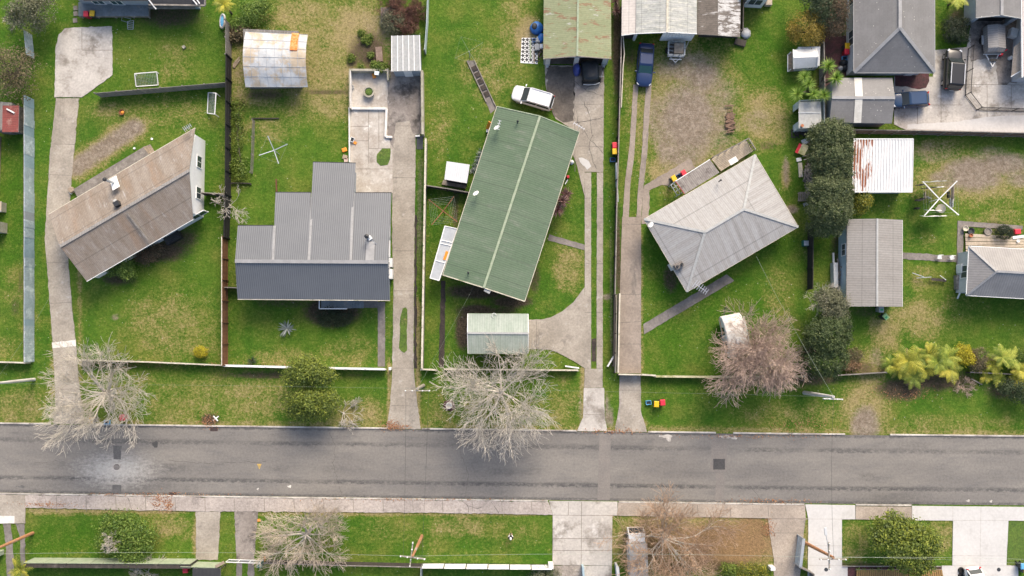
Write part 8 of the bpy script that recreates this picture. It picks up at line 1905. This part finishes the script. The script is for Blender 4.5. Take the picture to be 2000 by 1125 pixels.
shrub('shrub', 'mixed green bush below the yellow palm at the top', 'shrub', [(490, 25, 1.0, 24, 22, .8), (510, 12, .9, 20, 18, .7), (475, 45, .7, 20, 14, .5)], 4500, .18, 'leaf_mid', 32, None, .26); shrub('shrub', 'brown tinted flax like bush below the mixed green bush', 'shrub', [(470, 62, .5, 22, 12, .4), (455, 70, .4, 14, 12, .3)], 1800, .2, 'leaf_brownbush', 33, None, .22)
shrub('hedge_weeds', 'strip of leafy weeds along the foot of the black fence', 'weeds', [(463, 215, .3, 12, 24, .3), (462, 270, .3, 14, 40, .3), (466, 330, .3, 16, 30, .3)], 2600, .18, 'leaf_bright', 34, None, .26)
shrub('shrub', 'leafy green plant at the top wall of the walled yard', 'plant', [(742, 132, .6, 14, 9, .4), (733, 128, .5, 8, 7, .3)], 1400, .18, 'leaf_bright', 35, None, .14)
for i, (px, py, r) in enumerate(((706, 64, 7), (712, 78, 6), (719, 81, 5), (686, 113, 8), (724, 108, 6), (705, 131, 4), (722, 72, 5))):
    shrub('vegetable', 'small bright green vegetable plant in the dug garden bed', 'plant', [(px, py, .22, r, r, .2)], 260 + r * 25, .15, 'leaf_bright', 40 + i, None, .1, per=12, group='young plants in the dug bed')
for i, (px, py) in enumerate(((1675, 1112), (1686, 1113), (1702, 1113), (1714, 1112), (1741, 1111), (1808, 1112), (1823, 1112))):
    t = thing('flax', 'small spiky green plant in the mulch strip by the golden deck', 'plant', G(px, py), 0, 'small plants in the mulch strip'); c = G(px, py, .06); V, F, T = blades(c, 34, .38, .05, 90 + i, (.3, 1.3), .5); bulk('leaves', V, F, 'blade_green', t, T)
t = thing('raised_bed', 'square concrete raised bed overflowing with grey green grasses', 'planter', G(765, 36)); c = G(766, 35); mb = MB(); mb.box((c.x, c.y, 0), 2.35, 1.9, .5); mb.build('bed', 'path', t)
q, F, tt = leaf_geo([(G(767, 42, .7).x, G(767, 42, .7).y, .7, 1.2, 1.0, .4)], 2600, .3, 61, .3, 14, aspect=.14); bulk('grasses', q, F, 'leaf_greygreen', t, tt)
# cabbage trees
def cabbage(label, heads, base, m='blade_green', L=1.0, n=150, group=None, name='cabbage_tree', w=.085):
    b = G2(base); t = thing(name, label, 'tree', b, 0, group)
    VV = []; FF = []; TT = []; k = 0; mb = MB()
    for i, (px, py, z) in enumerate(heads):
        c = G(px, py, z); V, F, T = blades(c, n, L, w, int(px * 7 + py), (-.5, 1.45), .55); VV.append(V); FF.append(F + k); TT.append(T); k += len(V)
        mb.tube([(b.x, b.y, -.05), b.lerp(c, .5) + Vector((.1 * (i - 1), 0, .1)), c], [.14, .11, .09], 8)
    bulk('leaf_heads', np.concatenate(VV), np.concatenate(FF), m, t, np.concatenate(TT)); mb.build('trunk', 'bark_brown', t); return t
cabbage('two headed cabbage tree leaning over the grey paling fence', [(1617, 129, 3.4), (1632, 153, 3.2)], (1604, 165), L=1.0)
cabbage('many headed cabbage tree between the playhouse and the tin shed', [(1570, 150, 2.6), (1579, 164, 2.8), (1557, 184, 2.4), (1588, 184, 2.8), (1609, 186, 2.6)], (1578, 178), L=.95, n=100)
cabbage('purple red cabbage tree rosettes beside the green house wall', [(1106, 380, 1.2), (1099, 392, 2.0), (1088, 411, 1.9)], (1099, 396), 'blade_purple', .9, 100, None, 'purple_cordyline', .10)
cabbage('dull purple flax tuft by the rusty green garage at the top', [(1204, 22, 1.2), (1203, 2, 1.2)], (1204, 15), 'blade_purple', .75, 70, None, 'purple_cordyline', .07)
t = thing('agave', 'silver blue agave rosette on the lawn below the charcoal house', 'plant', G(561, 641)); V, F, T = blades(G(561, 641, .1), 30, 1.2, .17, 3, (.15, .9), .2); bulk('leaves', V, F, 'blade_silver', t, T)
t = thing('yucca', 'small dark spiky yucca behind the low white fence', 'plant', G(493, 705)); V, F, T = blades(G(493, 705, .15), 60, .66, .07, 4, (.0, 1.3), .3); bulk('leaves', V, F, 'blade_yucca', t, T)
t = thing('flax', 'row of pale striped flax along the wall of the green house', 'plant', G(932, 316))
VV = []; FF = []; TT = []; k_ = 0
for i in range(6):
    V, F, T = blades(G(939 - i * 3.2, 297 + i * 7.5, .1), 26, .55, .06, 20 + i, (.1, 1.2), .6); VV.append(V); FF.append(F + k_); TT.append(T); k_ += len(V)
bulk('leaves', np.concatenate(VV), np.concatenate(FF), 'blade_silver', t, np.concatenate(TT))
# palms and ferns
def fern(label, px, z, L, m, seed, n=16, el=(.0, .7), base=None, name='tree_fern', cat='tree fern', group=None, w=.42, droop=1.1, dead=0):
    c = G(px[0], px[1], z); b = G2(base) if base else Vector((c.x, c.y, 0)); t = thing(name, label, cat, b, 0, group)
    V, F, T = fronds(c, n, L, seed, el, droop, w); bulk('fronds', V, F, m, t, T)
    if dead: V, F, T = fronds(c - Vector((0, 0, .15)), dead, L * .9, seed + 1, (-.6, -.1), .9, w * .7); bulk('dead_fronds', V, F, 'frond_dead', t, T)
    stem(t, b, c, .1, 'bark_brown'); return t
fern('yellow fronded palm at the top beside the grey fence', (437, 9), 2.4, 1.35, 'frond_gold', 5, 26, (-.2, .9), name='palm', cat='palm', w=.3)
fern('yellow green palm at the bottom left corner', (40, 1112), 1.9, 1.5, 'frond_gold', 6, 24, (-.2, .9), name='palm', cat='palm', w=.3)
fern('lime tree fern at the top edge above the clipped square bush', (1868, -2), 1.6, 1.5, 'frond_lime', 7, 16)
FL = [('leftmost dark leaved tree fern of the fern bank', (1738, 712), 1.0, 1.3, 'frond_lime', 3), ('golden tree fern with the fullest crown in the fern bank', (1774, 706), 1.7, 2.0, 'frond_gold', 8), ('lime tree fern low on the road side of the fern bank', (1783, 738), 1.1, 1.5, 'frond_lime', 6), ('golden tree fern at the upper middle of the fern bank', (1812, 692), 1.5, 1.6, 'frond_gold', 8), ('lime tree fern in the centre of the fern bank', (1832, 708), 1.6, 1.7, 'frond_lime', 4), ('golden tree fern spreading at the right end of the fern bank', (1856, 722), 1.6, 1.9, 'frond_gold', 3), ('lime tree fern on the upper edge of the fern bank', (1822, 683), 1.2, 1.1, 'frond_lime', 8)]
FL += [('small lime tree fern between the two left golden crowns of the fern bank', (1757, 722), 1.1, 1.5, 'frond_gold', 3), ('lime tree fern tucked behind the fullest golden crown', (1795, 698), 1.4, 1.6, 'frond_lime', 4), ('golden tree fern facing the road in the middle of the fern bank', (1808, 722), 1.2, 1.5, 'frond_gold', 3), ('yellow green tree fern above the right end of the fern bank', (1852, 698), 1.5, 1.5, 'frond_lime', 3), ('lime tree fern beside the bright green bush at the right edge', (1978, 702), 1.5, 1.5, 'frond_lime', 4), ('golden tree fern between the brownish bush and the right edge', (1940, 712), 1.2, 1.4, 'frond_gold', 3), ('yellow tree fern lowest at the right edge above the dark bush', (1990, 742), 1.0, 1.3, 'frond_gold', 2)]
for i, (lb, px, z, L, m, dd) in enumerate(FL): fern(lb, px, z * .85, L * .98, m, 30 + 3 * i, 17, (-.15, .75), group='tree ferns along the verge', dead=dd)
for i, (lb, px, z, L, m, dd) in enumerate((('lime tree fern with brown fronds near the right edge', (1958, 698), 1.7, 1.6, 'frond_lime', 7), ('yellow tree fern drooping at the right edge', (1993, 724), 1.3, 1.4, 'frond_gold', 2), ('small green fern on the verge below the twisted rail', (1952, 742), .6, 1.0, 'frond_lime', 0), ('small yellow fern on the verge under the broken grey post', (1926, 737), .6, .9, 'frond_gold', 0))): fern(lb, px, z, L, m, 70 + 3 * i, 15, (-.1, .75), group='tree ferns along the verge', dead=dd)
# leaf litter at the kerb
rs = np.random.RandomState(9)
def litter(label, spots, n, m, seed, size=.12):
    rs = np.random.RandomState(seed); P = []
    for (px, py, rx, ry) in spots:
        c = G(px, py); k = n // len(spots); P.append(np.stack([c.x + rs.normal(size=k) * rx * PXM * .5, c.y + rs.normal(size=k) * ry * PXM * .5, rs.uniform(.105, .13, k)], 1))
    P = np.concatenate(P); m_ = len(P); a = rs.uniform(0, 6.28, m_); s = size * rs.uniform(.5, 1.3, m_); T = np.stack([np.cos(a), np.sin(a), rs.uniform(-.3, .3, m_)], 1) * s[:, None] * .5; B = np.stack([-np.sin(a), np.cos(a), rs.uniform(-.3, .3, m_)], 1) * s[:, None] * .35
    q = np.stack([P - T, P - B, P + T, P + B], 1).reshape(-1, 3); o = bulk('leaf_litter', q, np.arange(m_ * 4).reshape(-1, 4), m, None, rs.uniform(0, 1, m_), top=(P[0][0], P[0][1], 0)); o['kind'] = 'stuff'; o['label'] = label; return o
leafmat('dead_leaf', (.16, .06, .025), (.36, .15, .06), (.42, .26, .14), transl=.1)
litter('scattered rusty dead leaves along the kerbs and footpath', [(410, 822, 22, 14), (775, 834, 30, 6), (765, 828, 20, 12), (310, 978, 14, 16), (330, 985, 10, 14), (90, 985, 60, 6), (300, 965, 160, 4), (1200, 842, 60, 6), (1505, 978, 80, 5), (1460, 852, 150, 5), (500, 712, 160, 8), (230, 712, 60, 10), (800, 975, 200, 3), (1500, 1030, 16, 20), (1770, 770, 60, 16), (1560, 830, 80, 14)], 2600, 'dead_leaf', 3)
# ---------------------------------------------------------------- the person on the lawn
def person(label, px, face):
    c = G2(px); t = thing('person', label, 'person', c, math.atan2(-face[1], face[0]) - math.pi / 2)
    # joints in metres, facing +y
    J = {'pel': (0, 0, .93, .135), 'ab': (0, .0, 1.08, .13), 'ch': (0, -.01, 1.28, .145), 'nk0': (0, -.01, 1.45, .06), 'nk': (0, .01, 1.52, .055)}
    for s, n in ((-1, 'l'), (1, 'r')):
        J.update({n + 'hip': (s * .10, 0, .88, .095), n + 'kn': (s * .11, .02, .48, .058), n + 'an': (s * .12, -.01, .09, .042), n + 'toe': (s * .14, .16, .04, .036),
                  n + 'sh': (s * .185, -.01, 1.41, .06), n + 'el': (s * .235, .06, 1.15, .043), n + 'wr': (s * .12, .28, 1.17, .030), n + 'pm': (s * .095, .345, 1.18, .032)})
    E = [('pel', 'ab'), ('ab', 'ch'), ('ch', 'nk0'), ('nk0', 'nk')]
    for n in 'lr': E += [('pel', n + 'hip'), (n + 'hip', n + 'kn'), (n + 'kn', n + 'an'), (n + 'an', n + 'toe'), ('ch', n + 'sh'), (n + 'sh', n + 'el'), (n + 'el', n + 'wr'), (n + 'wr', n + 'pm')]
    def skin(name, J, E, m, parent, root, sub=2):
        ks = list(J); me = bpy.data.meshes.new(name); me.from_pydata([J[k][:3] for k in ks], [(ks.index(a), ks.index(b)) for a, b in E], []); me.materials.append(MATS[m])
        o = bpy.data.objects.new(name, me); col.objects.link(o); o.parent = parent; WL[o.name] = WL[t.name]
        md = o.modifiers.new('skin', 'SKIN'); md.use_smooth_shade = True
        for k, v in zip(ks, me.skin_vertices[0].data): r = J[k][3]; v.radius = (r, r); v.use_root = (k == root)
        sb = o.modifiers.new('sub', 'SUBSURF'); sb.levels = sb.render_levels = sub
        return o
    F = dict(J); FE = list(E)
    for s, n in ((-1, 'l'), (1, 'r')):
        for i, (dx, ln) in enumerate(((.026, .060), (.010, .068), (-.008, .064), (-.024, .052))):
            b = (s * (.095 + dx), .375, 1.185)
            a1 = (b[0] - s * .012, b[1] + ln * .5, b[2] + .006); a2 = (b[0] - s * .034, b[1] + ln * .62, b[2] - .014); 
            F[f'{n}f{i}a'] = (*b, .0095); F[f'{n}f{i}b'] = (*a1, .009); F[f'{n}f{i}c'] = (*a2, .008); FE += [(n + 'pm', f'{n}f{i}a'), (f'{n}f{i}a', f'{n}f{i}b'), (f'{n}f{i}b', f'{n}f{i}c')]
        F[n + 'ta'] = (s * .062, .335, 1.205, .0105); F[n + 'tb'] = (s * .045, .365, 1.222, .0095); FE += [(n + 'pm', n + 'ta'), (n + 'ta', n + 'tb')]
    F['hd0'] = (0, .03, 1.60, .075); F['hd1'] = (0, .03, 1.70, .085); F['hd2'] = (0, .02, 1.755, .06); FE += [('nk', 'hd0'), ('hd0', 'hd1'), ('hd1', 'hd2')]
    body = skin('body', F, FE, 'skin', t, 'pel', 2)
    sc1 = lambda ks, k: {a: (*F[a][:3], F[a][3] * k + .012) for a in ks}
    skin('jacket', sc1(['pel', 'ab', 'ch', 'nk0', 'lsh', 'lel', 'rsh', 'rel'], 1.14), [('pel', 'ab'), ('ab', 'ch'), ('ch', 'nk0'), ('ch', 'lsh'), ('lsh', 'lel'), ('ch', 'rsh'), ('rsh', 'rel')], 'cloth_black', t, 'ab')
    for n in 'lr': skin('sleeve', sc1([n + 'el', n + 'wr'], 1.2), [(n + 'el', n + 'wr')], 'cloth_white', t, n + 'el')
    skin('trousers', sc1(['pel', 'lhip', 'lkn', 'lan', 'rhip', 'rkn', 'ran'], 1.12), [('pel', 'lhip'), ('lhip', 'lkn'), ('lkn', 'lan'), ('pel', 'rhip'), ('rhip', 'rkn'), ('rkn', 'ran')], 'cloth_black', t, 'pel')
    for n in 'lr': skin('shoe', {'a': (*F[n + 'an'][:2], .05, .05), 'b': (F[n + 'toe'][0], F[n + 'toe'][1], .042, .042)}, [('a', 'b')], 'cloth_grey', t, 'a')
    mb = MB(); mb.lathe((0, .02, 1.70), [(.118, 0), (.120, .05), (.10, .10), (.05, .13), (.01, .135)], 18, 0, .92, 1.08); hat = mb.build('cap', 'cloth_white', t, smooth=True, local=True)
    mb = MB(); mb.loft([[(.09 * math.cos(a), .10 + .10 * math.sin(a), z) for a in [math.pi * i / 8 for i in range(9)]] for z in (1.70, 1.715)]); mb.build('peak', 'cloth_white', hat, local=True)
    mb = MB()
    for s in (-1, 1): mb.ball((s * .033, .112, 1.655), .011, .008, .008, 8, 5)
    mb.build('eyes', 'cloth_black', t, local=True)
    mb = MB(); mb.ball((0, .122, 1.625), .014, .02, .022, 8, 5); mb.build('nose', 'skin', t, local=True)
    mb = MB(); mb.ball((0, .102, 1.58), .026, .010, .007, 8, 5); mb.build('mouth', 'lamp_red', t, local=True)
    for s in (-1, 1): mb = MB(); mb.ball((s * .088, .02, 1.64), .012, .025, .03, 8, 5); mb.build('ear', 'skin', t, local=True)
    return t
person('person in white cap and black jacket standing on the bottom lawn holding a black controller', (997.5, 1044.5), (0, -1))
c = G(997.5, 1044.5); mb = MB(); mb.box((c.x, c.y + .395, 1.175), .17, .10, .035); ctl = mb.build('remote_controller', 'black_plastic', bev=.01); tag(ctl, 'black remote controller held in the hands of the person on the lawn', 'controller')
mb = MB()
for s in (-1, 1): mb.lathe((c.x + s * .05, c.y + .39, 1.21), [(.012, 0), (.012, .02), (.004, .022)], 8)
mb.build('sticks', 'steel', ctl)
